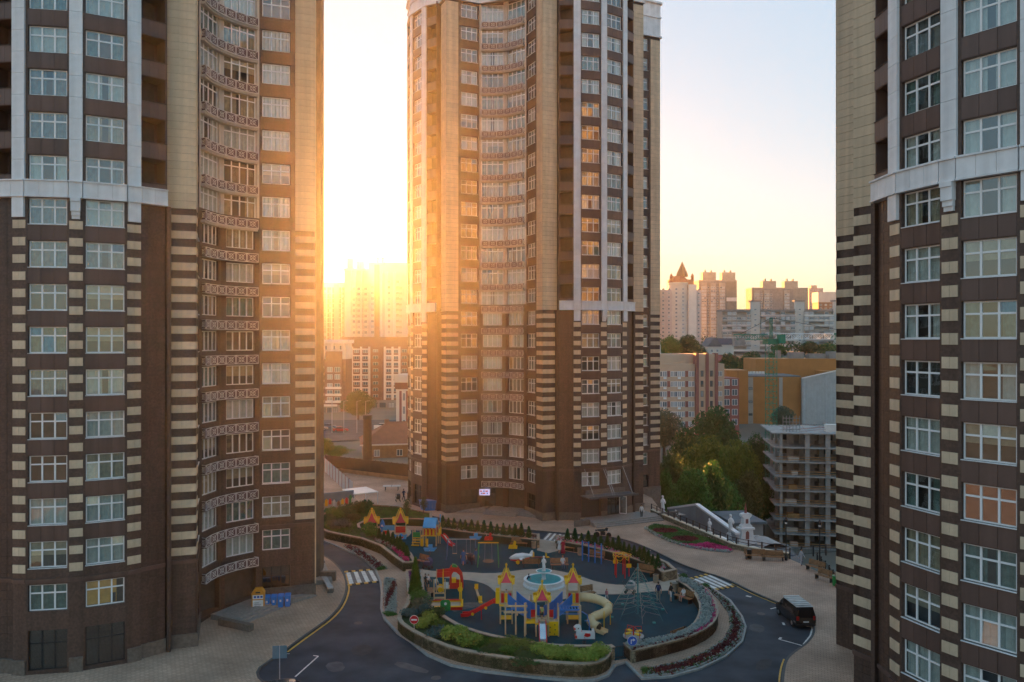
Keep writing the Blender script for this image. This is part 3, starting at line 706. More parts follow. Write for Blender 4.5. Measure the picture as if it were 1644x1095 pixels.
FR_O = [(652,915),(653,936),(656,964),(640,985),(638,997),(659,1012),(685,1025),(725,1041),(778,1051),(816,1057),(869,1063),(931,1067),(955,1065),(970,1060),(980,1052),(982,1040)]
FR_I = [(678,914),(680,935),(681,953),(692,972),(714,989),(742,1005),(780,1017),(824,1026),(878,1034),(915,1036),(940,1036),(976,1036)]
PFRONT = planter('stone_planter', 'long curved stone planter with shrubs along the front of the playground', FR_O, FR_I)
PRIGHT = planter('stone_planter', 'crescent stone planter packed with silver foliage at the right of the playground', [(1015,1045),(1060,1035),(1108,1022),(1140,1006),(1153,990),(1152,973),(1144,955),(1130,941),(1112,930),(1094,928)], [(1001,1033),(1036,1028),(1069,1022),(1092,1015),(1111,1004),(1121,990),(1124,973),(1118,957),(1107,944),(1090,933)], SOIL)
PN1 = planter('stone_planter', 'planter bed with a row of small conifers behind the swings', [(700,836),(740,842),(800,849),(862,857)], [(700,847),(740,853),(800,860),(862,867)], SOIL, sm_out=False, sm_in=False)
PN2 = planter('stone_planter', 'planter bed with conifers and pink flowers along the far right road', [(893,859),(940,866),(990,876),(1040,889),(1073,903),(1084,913)], [(893,868),(940,876),(1000,891),(1050,908),(1062,918)], SOIL, sm_out=False, sm_in=False)
PLEFT = planter('stone_planter', 'wide stone-walled planter with lawn and bushes at the far left', [(668,902),(647,903),(631,892),(611,876),(579,864),(547,858),(524,853),(508,845),(512,828),(545,812),(575,808),(640,812),(690,822)], [(660,888),(640,870),(618,858),(596,851),(578,846),(577,841),(590,834),(640,832),(690,834)], LAWN, sm_out=False, sm_in=False)
# flower beds level with the pavement
def bedpoly(name, label, pts, m=SOIL, sp=0):
    p = GL(pts,.03); r = thing(name, label, 'flower bed'); MB().prism(p,.0,.06).build('soil_bed', m, r); strip(p,.14,0,.12,True).build('kerb', KERB, r); return r, p
B1 = bedpoly('flower_bed', 'narrow kerbside bed of dark red flowers above the left crosswalk', [(552,876),(571,889),(589,900),(603,912.5),(621,913),(600,896),(575,881),(560,875)])
B2 = bedpoly('flower_bed', 'small bed with dark red and silver stripes below the left crosswalk', [(618,929),(635,930),(636,960),(635,984),(619,986),(617,960)])
B3 = bedpoly('flower_bed', 'long curved dark red flower strip along the right kerb', [(1034,1085),(1076,1082),(1122,1069),(1161,1051),(1187,1028),(1193,1006),(1187,990),(1168,965),(1143,947),(1133,942),(1156,963),(1171,984),(1174,1006),(1163,1028),(1131,1049),(1092,1064),(1044,1074)])
B4 = bedpoly('flower_bed', 'large bed of magenta flowers with green rings beside the railing', [(1037,848),(1048,856),(1075,869),(1106,878),(1138,883),(1172,886),(1176,884),(1154,871),(1122,860),(1083,846),(1051,842)], LAWN)

# worn spots: asphalt patches, manholes, drain grates
PATCH = mat('asphalt_patch', (.036,.043,.051), .85, .25, 1.5, detail=9); PATCHL = mat('asphalt_worn', (.10,.11,.12), .85, scale=1.2, c2=(.05,.058,.066), detail=12)
for pts, m in (([(560,1040),(590,1032),(600,1046),(572,1056)],PATCH),([(640,1060),(690,1075),(684,1082),(630,1068)],PATCHL),([(1205,1000),(1228,1004),(1226,1016),(1202,1012)],PATCHL),([(520,1065),(548,1060),(556,1075),(530,1080)],PATCHL),([(1090,910),(1106,917),(1100,919),(1084,912)],PATCHL),([(576,905),(592,912),(584,914),(568,907)],PATCH),([(1215,1060),(1240,1056),(1238,1072),(1212,1078)],PATCH)):
    tag(MB().prism(smooth(GL(pts,ROADZ),1,True), ROADZ, ROADZ+.003).build('asphalt_patch', m), kind='structure')
for i, (px, py, l) in enumerate(((575,1000,'round iron manhole cover on the left road'),(1222,985,'round iron manhole cover on the right road near the van'),(700,1088,'round iron manhole cover at the bottom of the road'))):
    o = thing('manhole_cover', l, 'manhole', (*G(px,py,ROADZ),ROADZ)); MB().lathe([(.36,.002),(.36,.014),(.31,.014)],n=20).build('ring', KERBD, o); MB().lathe([(.30,.002),(.30,.012),(.01,.012)],n=20).build('cover', mat('cast_iron',(.05,.045,.042),.6,.2,5), o)
# ------------------------------------------------------------------ the city behind
CONC = mat('panel_concrete', (.33,.31,.28), .8, .15, .3, detail=8)
CONC2 = mat('grey_concrete', (.24,.235,.23), .85, .18, .5, detail=8)
PINKT = mat('pale_pink_render', (.50,.44,.43), .8, .08, .2)
PALE = mat('pale_render', (.55,.52,.48), .8, .08, .2)
WGRID = mat('white_render', (.68,.64,.60), .75, .06, .3)
OFFP = mat('peach_render', (.55,.40,.29), .75, .08, .3)
OFFR = mat('dusty_red_render', (.27,.10,.085), .75, .1, .5)
ORANGE = mat('orange_cladding', (.38,.165,.045), .6, .1, .3)
BRICKF = mat('brown_brick_far', (.20,.11,.075), .8, .15, .6)
METAL = mat('ribbed_steel', (.45,.48,.50), .45, .08, 1, metal=.3)
ROOFG = mat('roof_grey', (.12,.13,.145), .8, .2, .5)
REDROOF = mat('red_roof', (.22,.045,.04), .7, .2, .7)
TILEROOF = mat('brown_roof', (.20,.085,.05), .75, .15, .8)
FARG = mat('far_glass', (.10,.13,.16), .12, .3, .25, spec=.8, rand=.35)
FARL = mat('far_glass_light', (.30,.33,.36), .15, .3, .25, spec=.8, rand=.3)
def farwin(w, h, m, fr, mull=1):
    def mk():
        b = MB(); t = .09
        b.box(-w/2,-.07,0,w/2,.02,t); b.box(-w/2,-.07,h-t,w/2,.02,h); b.box(-w/2,-.07,t,-w/2+t,.02,h-t); b.box(w/2-t,-.07,t,w/2,.02,h-t)
        for i in range(1, mull+1): x = -w/2+w*i/(mull+1); b.box(x-.05,-.065,t,x+.05,.02,h-t)
        b.box(-w/2+t,-.03,t,w/2-t,.01,h-t,1); return b.mesh('window', [fr, m])
    return lib(('fw',w,h,m.name,fr.name,mull), mk)
class Bld:
    """a far building: frame at its front-left corner, x along the front, y back"""
    def __init__(s, name, label, x, y, z, rz, cat='building'):
        s.r = thing(name, label, cat, (x,y,z), rz)
    def blk(s, name, x0, y0, z0, x1, y1, z1, m): return MB().box(x0,y0,z0,x1,y1,z1).build(name, m, s.r)
    def grid(s, xs, zs, w, h, m=FARG, fr=None, y=0, side=0, mull=1, skip=0, name='window'):
        fr = fr or PVC
        for x in xs:
            for z in zs:
                if skip and rnd.random() < skip: continue
                me = farwin(w,h,m if rnd.random() < .75 else (FARL if m is FARG else FARG),fr,mull)
                if side == 0: put(name, me, s.r, (x,y,z))
                elif side == 1: put(name, me, s.r, (y,x,z), R(90))
                else: put(name, me, s.r, (y,x,z), R(-90))
def rng(a, b, n): return [a+(b-a)*(i+.5)/n for i in range(n)]
def fl(z0, n, h, o=.9): return [z0+i*h+o for i in range(n)]
def gb(px, Y): return XP(px,Y)
# --- left gap: high-rises in the glow
b = Bld('high_rise', 'orange-tinted high-rise with gridded balconies at the far left of the gap', gb(500,505), 505, -8, R(3))
b.blk('wall',0,.6,0,30,20,66,BRICKF); b.blk('parapet',-.3,.3,66,30.3,20,69,PALE)
for i in range(7): b.blk('pilaster',i*3.1,-.1,10,i*3.1+.5,.6,66,PALE)
for z in fl(10,18,3.05,0): b.blk('balcony_slab',0,-.3,z,19,.6,z+.35,PALE)
b.blk('stair_strip',14.2,-.5,6,17.5,.5,68,CONC); b.grid(rng(.5,13.5,4),fl(10,18,3.05),1.7,1.6,y=.55); b.grid(rng(17.6,30,4),fl(10,18,3.05),1.6,1.6,y=.55)
b = Bld('high_rise', 'pale high-rise with white balcony bands and two rooftop drums in the glow', gb(553,436), 436, -7, R(2))
zt = ZP(434,436)+7
b.blk('wall',0,1,0,18,16,zt,PALE); b.blk('corner_shaft',0,0,4,3.6,1,zt,PALE); b.blk('corner_shaft',13.5,0,4,15.2,1,zt,PALE); b.blk('parapet',-.2,-.2,zt,18.2,16,zt+1.2,WGRID)
for z in fl(10,17,3.0,0): b.blk('balcony_band',4.2,-.35,z,13.2,1,z+.45,WGRID)
b.blk('balcony_spine',9,-.5,5,9.7,.9,zt,WGRID); b.blk('balcony_spine',6,-.45,5,6.3,.9,zt,PALE)
b.grid([5,7.6,11.4],fl(7,18,3.0),1.5,1.6,y=.95); b.blk('lift_house',1,3,zt+1.2,4,7,zt+7,PALE); MB().lathe([(2.2,0),(2.2,4),(2.0,4.3)],(8,5,zt+1.2),14).build('roof_drum', PALE, b.r)
b = Bld('high_rise', 'broad pale high-rise with twin chimneys next to the middle tower', gb(591,425), 425, -7, R(2))
zt = ZP(424,425)+7
b.blk('wall',0,1,0,27,16,zt,PALE); b.blk('parapet',-.2,.4,zt,27,16,zt+1,PALE)
for x in (6.2,9.0,13.2): b.blk('white_fin',x,-.4,4,x+1.4,1,zt-4,WGRID)
for x in (2.2,11,15.6): b.grid([x],fl(7,19,3.0),1.5,1.6,y=.95)
for z in fl(8,18,3.0,0): b.blk('balcony_front',14.9,-.2,z,18,1,z+1.0,CONC)
b.blk('recess_strip',3.2,.8,4,6,1.05,zt,BRICKF)
for x in (4.6,7.4): MB().lathe([(.7,0),(.7,2.4),(.9,2.6),(.9,3)],(x,4,zt+1),10).build('chimney', PALE, b.r)
b = Bld('apartment_block', 'mid-rise block with a white window grid behind the round tree', gb(549,372), 372, -8, R(2))
zt = ZP(556,372)+8
b.blk('wall',0,0,0,34,16,zt,BRICKF); b.blk('attic_wall',-.3,-.2,zt,34,15,zt+4.5,BRICKF)
for z in fl(4.5,8,3.0,0): b.blk('white_band',.0,-.35,z+2.35,13.2,0,z+3.0,WGRID); b.blk('white_band',19.4,-.35,z+2.35,27.2,0,z+3.0,WGRID)
for x in (0,4.2,8.4,12.2,19.4,23,26.2): b.blk('white_pier',x,-.38,4.5,x+1.0,0,zt,WGRID)
b.grid([2.6,6.8,10.9,21.7,25.1],fl(4.5,8,3.0),2.2,1.7,y=0); b.grid([15.6,29],fl(4.5,8,3.0),2.4,1.7,y=0)
for z in fl(4.5,8,3.0,0): b.blk('balcony_front',14,-1.0,z+.2,18.4,0,z+1.2,BRICKF); b.blk('balcony_front',28,-1.0,z+.2,33,0,z+1.2,BRICKF)
b.blk('ground_floor_band',-.5,-.6,0,34,0,4.3,CONC2); b.grid(rng(1,33,8),[.6],2.8,2.6,FARG,BLACKM,y=-.6)
b = Bld('apartment_block', 'terraced apartment block with white balcony bands left of the round tree', gb(500,350), 350, -8, R(0))
b.blk('wall',0,0,0,15,14,24,BRICKF); b.blk('tower_part',6.5,-1,0,13.6,0,27.5,BRICKF); b.blk('roof_slab',-.5,-1,31,16,14,32.6,WGRID); b.blk('upper_storey',0,1,24,15,14,31,PALE)
for x in (5,8.5,13.2): b.blk('white_pier',x,0,24,x+.9,1,31,WGRID)
for z in fl(5,6,3.0,0): b.blk('balcony_front',0,-1.6,z,5.6,0,z+1.0,WGRID)
for z in fl(5,3,3.0,0): b.blk('balcony_front',6.6,-2.2,z,13.4,-1,z+.9,WGRID)
b.grid([1.5,4],fl(5,6,3.0),1.8,1.8); b.grid([8.3,11.6],[15.2,18.4],2.4,2.2,FARL,PVC,y=-1,mull=2); b.grid([8.3,11.6],[5.9,8.9,11.9],2.4,1.6,y=-1); b.grid(rng(0,15,4),fl(24,2,3.2),2.0,1.9,y=1)
b.blk('shop_row',-1,-3,0,13,0,4,CONC2); b.blk('shop_canopy',-1,-4.2,3.6,12,-3,4.4,WGRID); b.grid(rng(-.5,12.5,5),[.5],2.0,2.4,FARL,BLACKM,y=-3)
b = Bld('shop_building', 'striped white and brown low building beside the middle tower', gb(636,240), 240, -3, R(-4))
b.blk('wall',0,0,0,9,12,12.5,WGRID); b.blk('fascia',-.3,-.3,12.5,9.3,12,14.5,TILEROOF); b.blk('roof_edge',-.5,-.5,14.5,9.5,12,16.8,PALE)
for x in (1,3,5,7): b.blk('red_strip',x,-.12,1,x+.7,0,12,OFFR)
b.grid([2.4,4.6,6.6],[1,5,9],.9,2.4)
def hiproof(b, x0, y0, x1, y1, z, h, m, name='roof', ov=.6):
    x0 -= ov; y0 -= ov; x1 += ov; y1 += ov; k = min(x1-x0, y1-y0)/2; mb = MB()
    if x1-x0 >= y1-y0: r0, r1 = (x0+k,(y0+y1)/2,z+h), (x1-k,(y0+y1)/2,z+h)
    else: r0, r1 = ((x0+x1)/2,y0+k,z+h), ((x0+x1)/2,y1-k,z+h)
    A, B_, C, D = (x0,y0,z), (x1,y0,z), (x1,y1,z), (x0,y1,z)
    if x1-x0 >= y1-y0: mb.poly([A,B_,r1,r0]); mb.poly([C,D,r0,r1]); mb.poly([D,A,r0]); mb.poly([B_,C,r1])
    else: mb.poly([B_,C,r1,r0]); mb.poly([D,A,r0,r1]); mb.poly([A,B_,r0]); mb.poly([C,D,r1])
    mb.poly([D,C,B_,A]); o = mb.build(name, m, b.r)
    for q, (p0, p1) in enumerate(((r0,r1),(A,r0),(D,r0),(B_,r1),(C,r1))): MB().bar(p0,p1,.25,.2).build('ridge_tile', m, o)
    return o
b = Bld('house', 'low brick house with a brown hipped roof behind the dark fence', gb(583,176), 176, -3, R(12))
b.blk('wall',0,0,0,22,12,4.2,mat('tan_brick',(.30,.19,.11),.85,.2,1)); hiproof(b,0,0,22,12,4.2,4.2,TILEROOF); b.blk('eaves_board',-.7,-.75,3.9,22.7,-.62,4.2,WGRID); b.grid([3,8,13],[1.4],1.3,1.5); b.blk('chimney',5,6,5,6,7,9,BRICKF)
b.blk('rear_wing',3,12.8,0,9,18,6.5,PALE)
# unseen blocks added behind the middle tower to keep the sun off the valley
for i, (x, w, h, l) in enumerate(((-52,30,74,'unseen pale high-rise added behind the middle tower to block the sun, leftmost'),(-14,34,70,'unseen pale high-rise added behind the middle tower to block the sun, centre'),(28,34,66,'unseen pale high-rise added behind the middle tower to block the sun, rightmost'))):
    b = Bld('high_rise', l, x, 432, -7, R(2)); b.blk('wall',0,1,0,w,16,h,PALE); b.blk('parapet',-.2,.4,h,w+.2,16.2,h+1,WGRID); b.grid(rng(1,w-1,6),fl(4,int((h-6)/3),3.0),1.6,1.6,y=1)
b = Bld('high_rise', 'unseen long slab block added far behind the middle tower to block the sun', 2, 600, 5, R(0)); b.blk('wall',0,1,0,80,16,84,CONC); b.blk('parapet',-.2,.4,84,80.2,16.2,85,WGRID); b.grid(rng(1,79,10),fl(4,26,3.0),1.8,1.6,y=1)  # added out of view so the sun misses the orange hall
# --- right gap
def plattenbau(name, label, px0, Y, z0, w, d, h, rz, strips, end):
    b = Bld(name, label, gb(px0,Y), Y, z0, rz)
    b.blk('wall',0,0,0,w,d,h,CONC2); b.blk('parapet',-.2,-.2,h,w+.2,d,h+.9,CONC)
    nf = int((h-2)/2.8)
    for x in strips: 
        b.blk('balcony_stack',x,-1.2,0,x+4.6,0,h-1.2,CONC)
        b.grid([x+1.3,x+3.3],fl(.4,nf,2.8,.9),1.7,1.5,FARL,PVC,y=-1.2)
    free = [x+6.4 for x in strips if x+8 < w-end]
    b.grid(free,fl(.4,nf,2.8,.9),1.7,1.5,y=0)
    return b, nf
b, nf = plattenbau('panel_tower', 'grey panel tower with a blank end wall and white stripe right of the spired tower', 1122, 640, 20, 31, 14, 52, R(4), [1.5,9,16.5], 9)
b.blk('blank_end',22.5,-.15,0,31.1,0,52,mat('end_panel',(.21,.20,.18),.85,.15,.4)); b.blk('white_stripe',22.6,-.3,36,31.1,-.15,39,WGRID)
for x in (4,20): b.blk('roof_house',x,3,52.9,x+11,9,59.5,CONC); b.blk('roof_vent',x+2,4,59.5,x+3,6,61.5,CONC2); b.blk('roof_vent',x+7,4,59.5,x+8,6,61.2,CONC2)
b, nf = plattenbau('panel_tower', 'broad grey panel tower standing alone against the orange horizon', 1207, 640, 20, 46, 14, 46, R(3), [1.5,9.5,26], 13)
b.blk('gable_panels',34,-.12,0,46.1,0,46,mat('gable_panel',(.28,.27,.24),.85,.15,.4))
for k in range(8): b.blk('panel_joint',34.1,-.2,k*5.6+2,46.1,-.12,k*5.6+2.2,CONC)
for k in range(3): b.blk('panel_joint',36+k*3.6,-.2,0,36.2+k*3.6,-.12,46,CONC)
for x in (10,28): b.blk('roof_house',x,3,46.9,x+11,9,52.5,CONC); b.blk('roof_vent',x+2,4,52.5,x+3,6,54.5,CONC2); b.blk('roof_vent',x+7,4,52.5,x+8,6,54.2,CONC2)
# spired tower
b = Bld('spired_tower', 'pale pink residential tower with a pointed brown spire on its roof', gb(1052,590), 590, 18, R(4))
b.blk('wall',0,1,0,35,16,44,PINKT); b.blk('wing',-12,3,0,0,14,42,PINKT)
MB().lathe([(7,0),(7,48),(7.5,48.3),(7.5,49.5)],(18.5,5,0),20).build('round_bay', PALE, b.r); b.blk('white_shaft',25,-.5,0,31,1,48,WGRID)
for z in fl(2,15,2.9,0): b.blk('balcony_front',1.5,-.6,z,8,1,z+1.0,PINKT)
b.grid([3,6.2],fl(2,15,2.9,1.1),1.6,1.5,FARG,PVC,y=.9); b.grid([10.5],fl(2,15,2.9,1.0),1.4,1.5,FARG,PVC,y=.9)
for z in fl(2,15,2.9,1.0): put('window', farwin(1.5,1.5,FARG,PVC,1), b.r, (15.5,-1.45,z), R(-24)); put('window', farwin(2.0,1.6,FARL,PVC,1), b.r, (20.5,-1.75,z), R(15))
b.grid([33],fl(2,15,2.9,1.0),1.4,1.5,y=.98); b.grid([-6,-9.5],fl(2,14,2.9,1.0),1.4,1.5,y=2.98)
b.blk('penthouse',12,3,44,30,12,52,OFFR); MB().lathe([(8,0),(7.2,2.5),(4.2,5)],(19,6,49.5),8).build('lower_roof', REDROOF, b.r)
MB().lathe([(4.4,0),(4.4,2.0),(.15,11.5)],(22,6,54),4).build('spire', mat('spire_copper',(.10,.055,.04),.6,.2,1), b.r)
for x in (13,29): MB().lathe([(1.2,0),(1.2,2.5),(.1,4.6)],(x,3.5,52),6).build('roof_turret', REDROOF, b.r)
# long balconied block
b = Bld('apartment_block', 'long seven-storey block with rows of glazed balconies across the right gap', gb(1159,468), 468, 18, R(-3))
b.blk('wall',0,0,0,92,14,23.5,CONC); b.blk('parapet',-.3,-.3,23.5,92,14,24.6,CONC2)
segs = [(0,16.5),(22,42),(47,64),(69.5,90)]
for x0, x1 in segs:
    for z in fl(0,8,2.9,0):
        b.blk('balcony_front',x0,-1.5,z,x1,0,z+1.05,rnd.choice([CONC,PALE,PINKT,WGRID,CONC])); b.blk('balcony_roof',x0,-1.6,z+2.7,x1,0,z+2.9,CONC2)
    n = int((x1-x0)/2.6)
    for z in fl(0,8,2.9,0):
        for x in rng(x0,x1,n):
            if rnd.random() < .62: put('window', farwin(2.3,1.5,rnd.choice([FARG,FARL,FARL]),PVC,2), b.r, (x,-1.45,z+1.1))
for x in (16.5,42,64): b.blk('stair_tower',x,-.6,0,x+5.4,1,29,PALE); b.grid([x+2.7],fl(2,8,3.0),1.3,1.0,y=-.6); b.blk('stair_cap',x-.3,-.9,29,x+5.7,4,29.8,CONC2)
# peach office
Yo = 252
b = Bld('office_building', 'peach office building with dusty red pilasters and blue ribbon windows', gb(1040,Yo), Yo, -8, R(4))
zt = ZP(584,Yo)+8; z5 = ZP(568,Yo)+8
b.blk('wall',0,0,0,15.8,14,zt,OFFP); b.blk('wall',15.8,-.6,0,22.3,14,z5,OFFP); b.blk('wall',22.3,2,0,25.4,14,zt,OFFP); b.blk('roof_storey',3,3,zt,15.8,12,z5,OFFP)
for x in (15.2,18.4,21.4): b.blk('red_pilaster',x,-1.1,0,x+.95,2,z5+.3,OFFR)
for i in range(9):
    z = zt-4.0-i*3.2
    if z < 0: break
    for x0, x1 in ((3.2,6.2),(7.2,12.0),(13.0,15.1)):
        n = max(1,round((x1-x0)/1.3)); b.grid(rng(x0,x1,n),[z],(x1-x0)/n-.08,1.7,FARL,PVC,y=0)
    for x0 in (6.2,12.0): b.blk('red_pier',x0,-.12,z-.1,x0+1.0,0,z+1.8,OFFR)
    b.grid([17.3,20.3],[z],.9,1.9,FARG,BLACKM,y=-.6,mull=0); b.grid([23.8],[z],1.7,1.6,FARL,PVC,y=2)
    for x in (5.0,9.6): b.blk('air_conditioner',x,-.5,z-.75,x+.9,0,z-.15,PVC)
b.blk('low_red_annex',25.4,4,0,31,16,20,OFFR); b.grid(rng(25.6,30.8,2),fl(4,5,3.2,.8),1.8,2.0,y=4)
MB().tube((4.5,6,z5),(4.5,6,z5+3),.25,.25,8).tube((5.4,6,z5),(5.4,6,z5+3),.25,.25,8).build('roof_flue', PVC, b.r)
# orange hall
Yh = 275
b = Bld('warehouse', 'orange clad hall with a ribbed steel front behind the green crane', gb(1166,Yh), Yh, -12, R(-2))
z0 = ZP(600,Yh)+12; zr = ZP(602,Yh)+12; zb = ZP(585,Yh)+12
b.blk('end_block',0,0,0,7.5,14,z0+1.3,ORANGE); b.blk('wall',7.5,1.5,0,25.8,22,zr-.6,ORANGE); b.blk('roof',7.5,1.5,zr-.6,25.8,30,zr-.2,ROOFG); b.blk('back_wing',16,22,0,60,40,zb+1.6,ORANGE); b.blk('grey_strip',7.6,1.2,0,9.5,1.5,zr-.8,CONC); b.blk('grey_strip',18.4,1.2,0,19.6,1.5,zr-.8,CONC)
b.blk('tee_relief',1.2,-.2,z0-4.6,6.6,0,z0-.2,ORANGE); b.blk('tee_relief',3.0,-.2,z0-15,4.9,0,z0-4.6,ORANGE); b.blk('seam',3.9,-.26,z0-15,4.0,-.2,z0+1,BROWND)
b.grid([8.6],[zr-5,zr-9.6,zr-14],1.3,.8,FARG,BLACKM,y=1.2,mull=0)
mb = MB()
n = 26
for i in range(n):
    x = 25.8+i*.46; h = zr-1.2+i*.11; mb.box(x,-.6 if i % 2 else -.35,0,x+.46,1,h)
mb.build('ribbed_front', METAL, b.r); mb = MB(); mb.bar((25.6,-.5,zr-1.0),(37.9,-.5,zr+1.75),1.0,.35); mb.build('roof_edge', WGRID, b.r)
b.blk('side_wall',37.8,0,0,60,22,zr+1,ORANGE)
for i in range(9): b.blk('roof_upstand',8+i*1.1,16.2,zr-.2,8.8+i*1.1,17,zr+.7,WGRID)
for x, y, w, h in ((30,26,5,2.4),(37,26,6,1.8),(44,25,4,2.6),(26,28,1,3)): b.blk('roof_plant',x,y,zb+1.6,x+w,y+4,zb+1.6+h,CONC2)
# small houses on the slope
b = Bld('house', 'grey gabled house with a dark roof below the long block', gb(1136,430), 430, 12, R(10))
b.blk('wall',0,0,0,8,10,9,PALE); MB().hexa([(-.4,-.4,9),(8.4,-.4,9),(8.4,10,9),(-.4,10,9),(3.9,-.4,14),(4.1,-.4,14),(4.1,10,14),(3.9,10,14)]).build('roof', ROOFG, b.r); b.grid([2.4,5.6],[2,6],1.3,1.5); b.blk('side_wing',8,2,0,16,9,10,PALE); MB().hexa([(7.8,1.6,10),(16.4,1.6,10),(16.4,9.4,10),(7.8,9.4,10),(7.8,5.4,13.5),(16.4,5.4,13.5),(16.4,5.6,13.5),(7.8,5.6,13.5)]).build('wing_roof', mat('blue_slate',(.04,.05,.075),.6), b.r)
b = Bld('house', 'low house with a crimson roof left of the crane mast', gb(1137,400), 400, 8, R(-4)); b.blk('wall',0,0,0,17,9,6,ORANGE); hiproof(b,0,0,17,9,6,3,REDROOF); b.grid(rng(1,16,4),[2],1.4,1.6)
b = Bld('house', 'low dark red roofed house among trees behind the crane mast', gb(1174,390), 390, 4, R(-4)); b.blk('wall',0,0,0,17,9,6,OFFR); hiproof(b,0,0,17,9,6,2.6,REDROOF); b.grid(rng(1,16,4),[2],1.4,1.6)
b = Bld('apartment_block', 'far striped apartment block at the right horizon edge', gb(1299,800), 800, 20, R(0)); b.blk('wall',0,0,0,14,14,57,mat('far_violet',(.30,.24,.27),.8)); b.grid(rng(0,14,4),fl(2,17,3.2),2.0,1.6); b.blk('roof_house',3,3,57,9,9,60,CONC)
b = Bld('apartment_block', 'far brick block with a pale top storey at the right horizon edge', gb(1314,700), 700, 20, R(0)); b.blk('wall',0,0,0,30,14,38,BRICKF); b.blk('top_storey',-.5,-.5,38,30,14,47,PALE); b.grid(rng(0,30,7),fl(2,11,3.2),1.8,1.6); b.blk('roof_house',19,3,47,26,9,50,CONC)
# --- construction frame
CRAW = mat('raw_concrete', (.30,.30,.295), .85, .25, .8, detail=8)
SCAF = mat('scaffold_timber', (.36,.20,.08), .8, .2, 2)
Yc = 168
b = Bld('unfinished_building', 'bare concrete frame of an unfinished building with open floors at the right', gb(1252,Yc), Yc, -22, R(-9), 'construction')
zt = ZP(694,Yc)+22
nf = 9; hf = 3.02
for k in range(nf):
    z = zt-k*hf
    b.blk('floor_slab',-1.1 if k else -1.6,-.4,z-.28,22,16,z,CRAW)
    if k < nf-1 or 1:
        for x in (0,5.1,9.2,13.4,17.8):
            for y in (0,6,12): b.blk('column',x,y+.01,z-hf,x+(.55 if x < 5 else .95),y+.75,z-.28,CRAW)
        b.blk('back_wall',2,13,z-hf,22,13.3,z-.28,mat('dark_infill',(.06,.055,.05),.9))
        for x in (2.3,6.6): b.blk('inner_wall',x,5,z-hf,x+1.4,5.3,z-.28,CRAW)
        if k > 0:
            for zz in (.5,1.0): MB().bar((-.9,-.35,z-.0+zz-hf),(12.5,-.35,z+zz-hf),.06,.12).build('guard_rail', SCAF, b.r)
            b.blk('brick_pallet',rnd.uniform(1,3),1,z-hf,rnd.uniform(3.4,4.2),2.2,z-hf+.9,rnd.choice([SCAF,PALE]))
for x, w in ((1,3.4),(14,3.6)):
    mb = MB()
    for i in range(6): mb.box(x+i*w/5-.06,2,zt,x+i*w/5+.06,2.15,zt+3.4)
    for z in (.4,1.2,2.0,2.8): mb.box(x-.1,1.92,zt+z,x+w+.1,2.0,zt+z+.15)
    mb.build('wall_formwork', CONC2, b.r)
b.blk('water_tank',10,3,zt,12.4,5,zt+1.5,WGRID)
for i in range(14): MB().tube((rnd.uniform(0,21),rnd.uniform(.2,12),zt),(rnd.uniform(0,21)*0+1.5*i,rnd.uniform(.2,12),zt+1.2),.03,.03,4).build('starter_bar', OFFR, b.r)
# tower crane
GRN = mat('crane_green', (.02,.20,.12), .5, .15, 1)
cr = thing('tower_crane', 'green lattice tower crane rising beside the unfinished building', 'crane', (gb(1238,182),182,-20), R(8))
zc = ZP(552,182)+20
def lattice(p0, p1, w, n, m, r=.09):
    mb = MB(); p0 = Vector(p0); p1 = Vector(p1); d = (p1-p0).normalized(); u = Vector((1,0,0)) if abs(d.z) > .9 else Vector((0,0,1)); v = d.cross(u).normalized(); u = v.cross(d).normalized()
    C = [(-w/2,-w/2),(w/2,-w/2),(w/2,w/2),(-w/2,w/2)]
    for a, c in C: mb.tube(p0+u*a+v*c, p1+u*a+v*c, r, r, 5)
    for i in range(n):
        q0 = p0.lerp(p1,i/n); q1 = p0.lerp(p1,(i+1)/n)
        for k in range(4):
            a, c = C[k]; e, f = C[(k+1)%4]
            if i % 2: a, c, e, f = e, f, a, c
            mb.tube(q0+u*a+v*c, q1+u*e+v*f, r*.6, r*.6, 4, cap=False); mb.tube(q1+u*a+v*c, q1+u*e+v*f, r*.6, r*.6, 4, cap=False)
    return mb
lattice((0,0,0),(0,0,zc),1.9,32,GRN,.07).build('mast', GRN, cr)
MB().box(-1.4,-1.4,zc,1.4,1.4,zc+1.2).build('slewing_ring', GRN, cr); MB().box(.9,-2.4,zc+.2,2.3,-1.0,zc+2.2).build('cab', GRN, cr)
lattice((1.2,0,zc+1.8),(16,2,zc+1.8),1.3,10,PVC,.09).build('jib', PVC, cr); lattice((16,2,zc+1.8),(42,5,zc+1.8),1.3,18,GRN,.09).build('jib', GRN, cr); lattice((-1.2,0,zc+1.6),(-9,-1,zc+1.6),1.2,6,GRN,.09).build('counter_jib', GRN, cr); MB().box(-9.5,-1.6,zc-.4,-7,-.4,zc+1.4).build('counterweight', CRAW, cr)
lattice((0,0,zc+1.2),(0,0,zc+6),.5,6,GRN,.05).build('tower_head', GRN, cr)
MB().tube((0,0,zc+6),(24,3,zc+2.4),.05,.05,4).tube((0,0,zc+6),(-8,-1,zc+2.2),.05,.05,4).build('tie_rope', BLACKM, cr)
MB().tube((21,2.6,zc+1.2),(21,2.6,zc-10),.04,.04,4).box(20.6,2.2,zc-11.2,21.4,3,zc-10).build('hook_rope', YPAINT, cr)
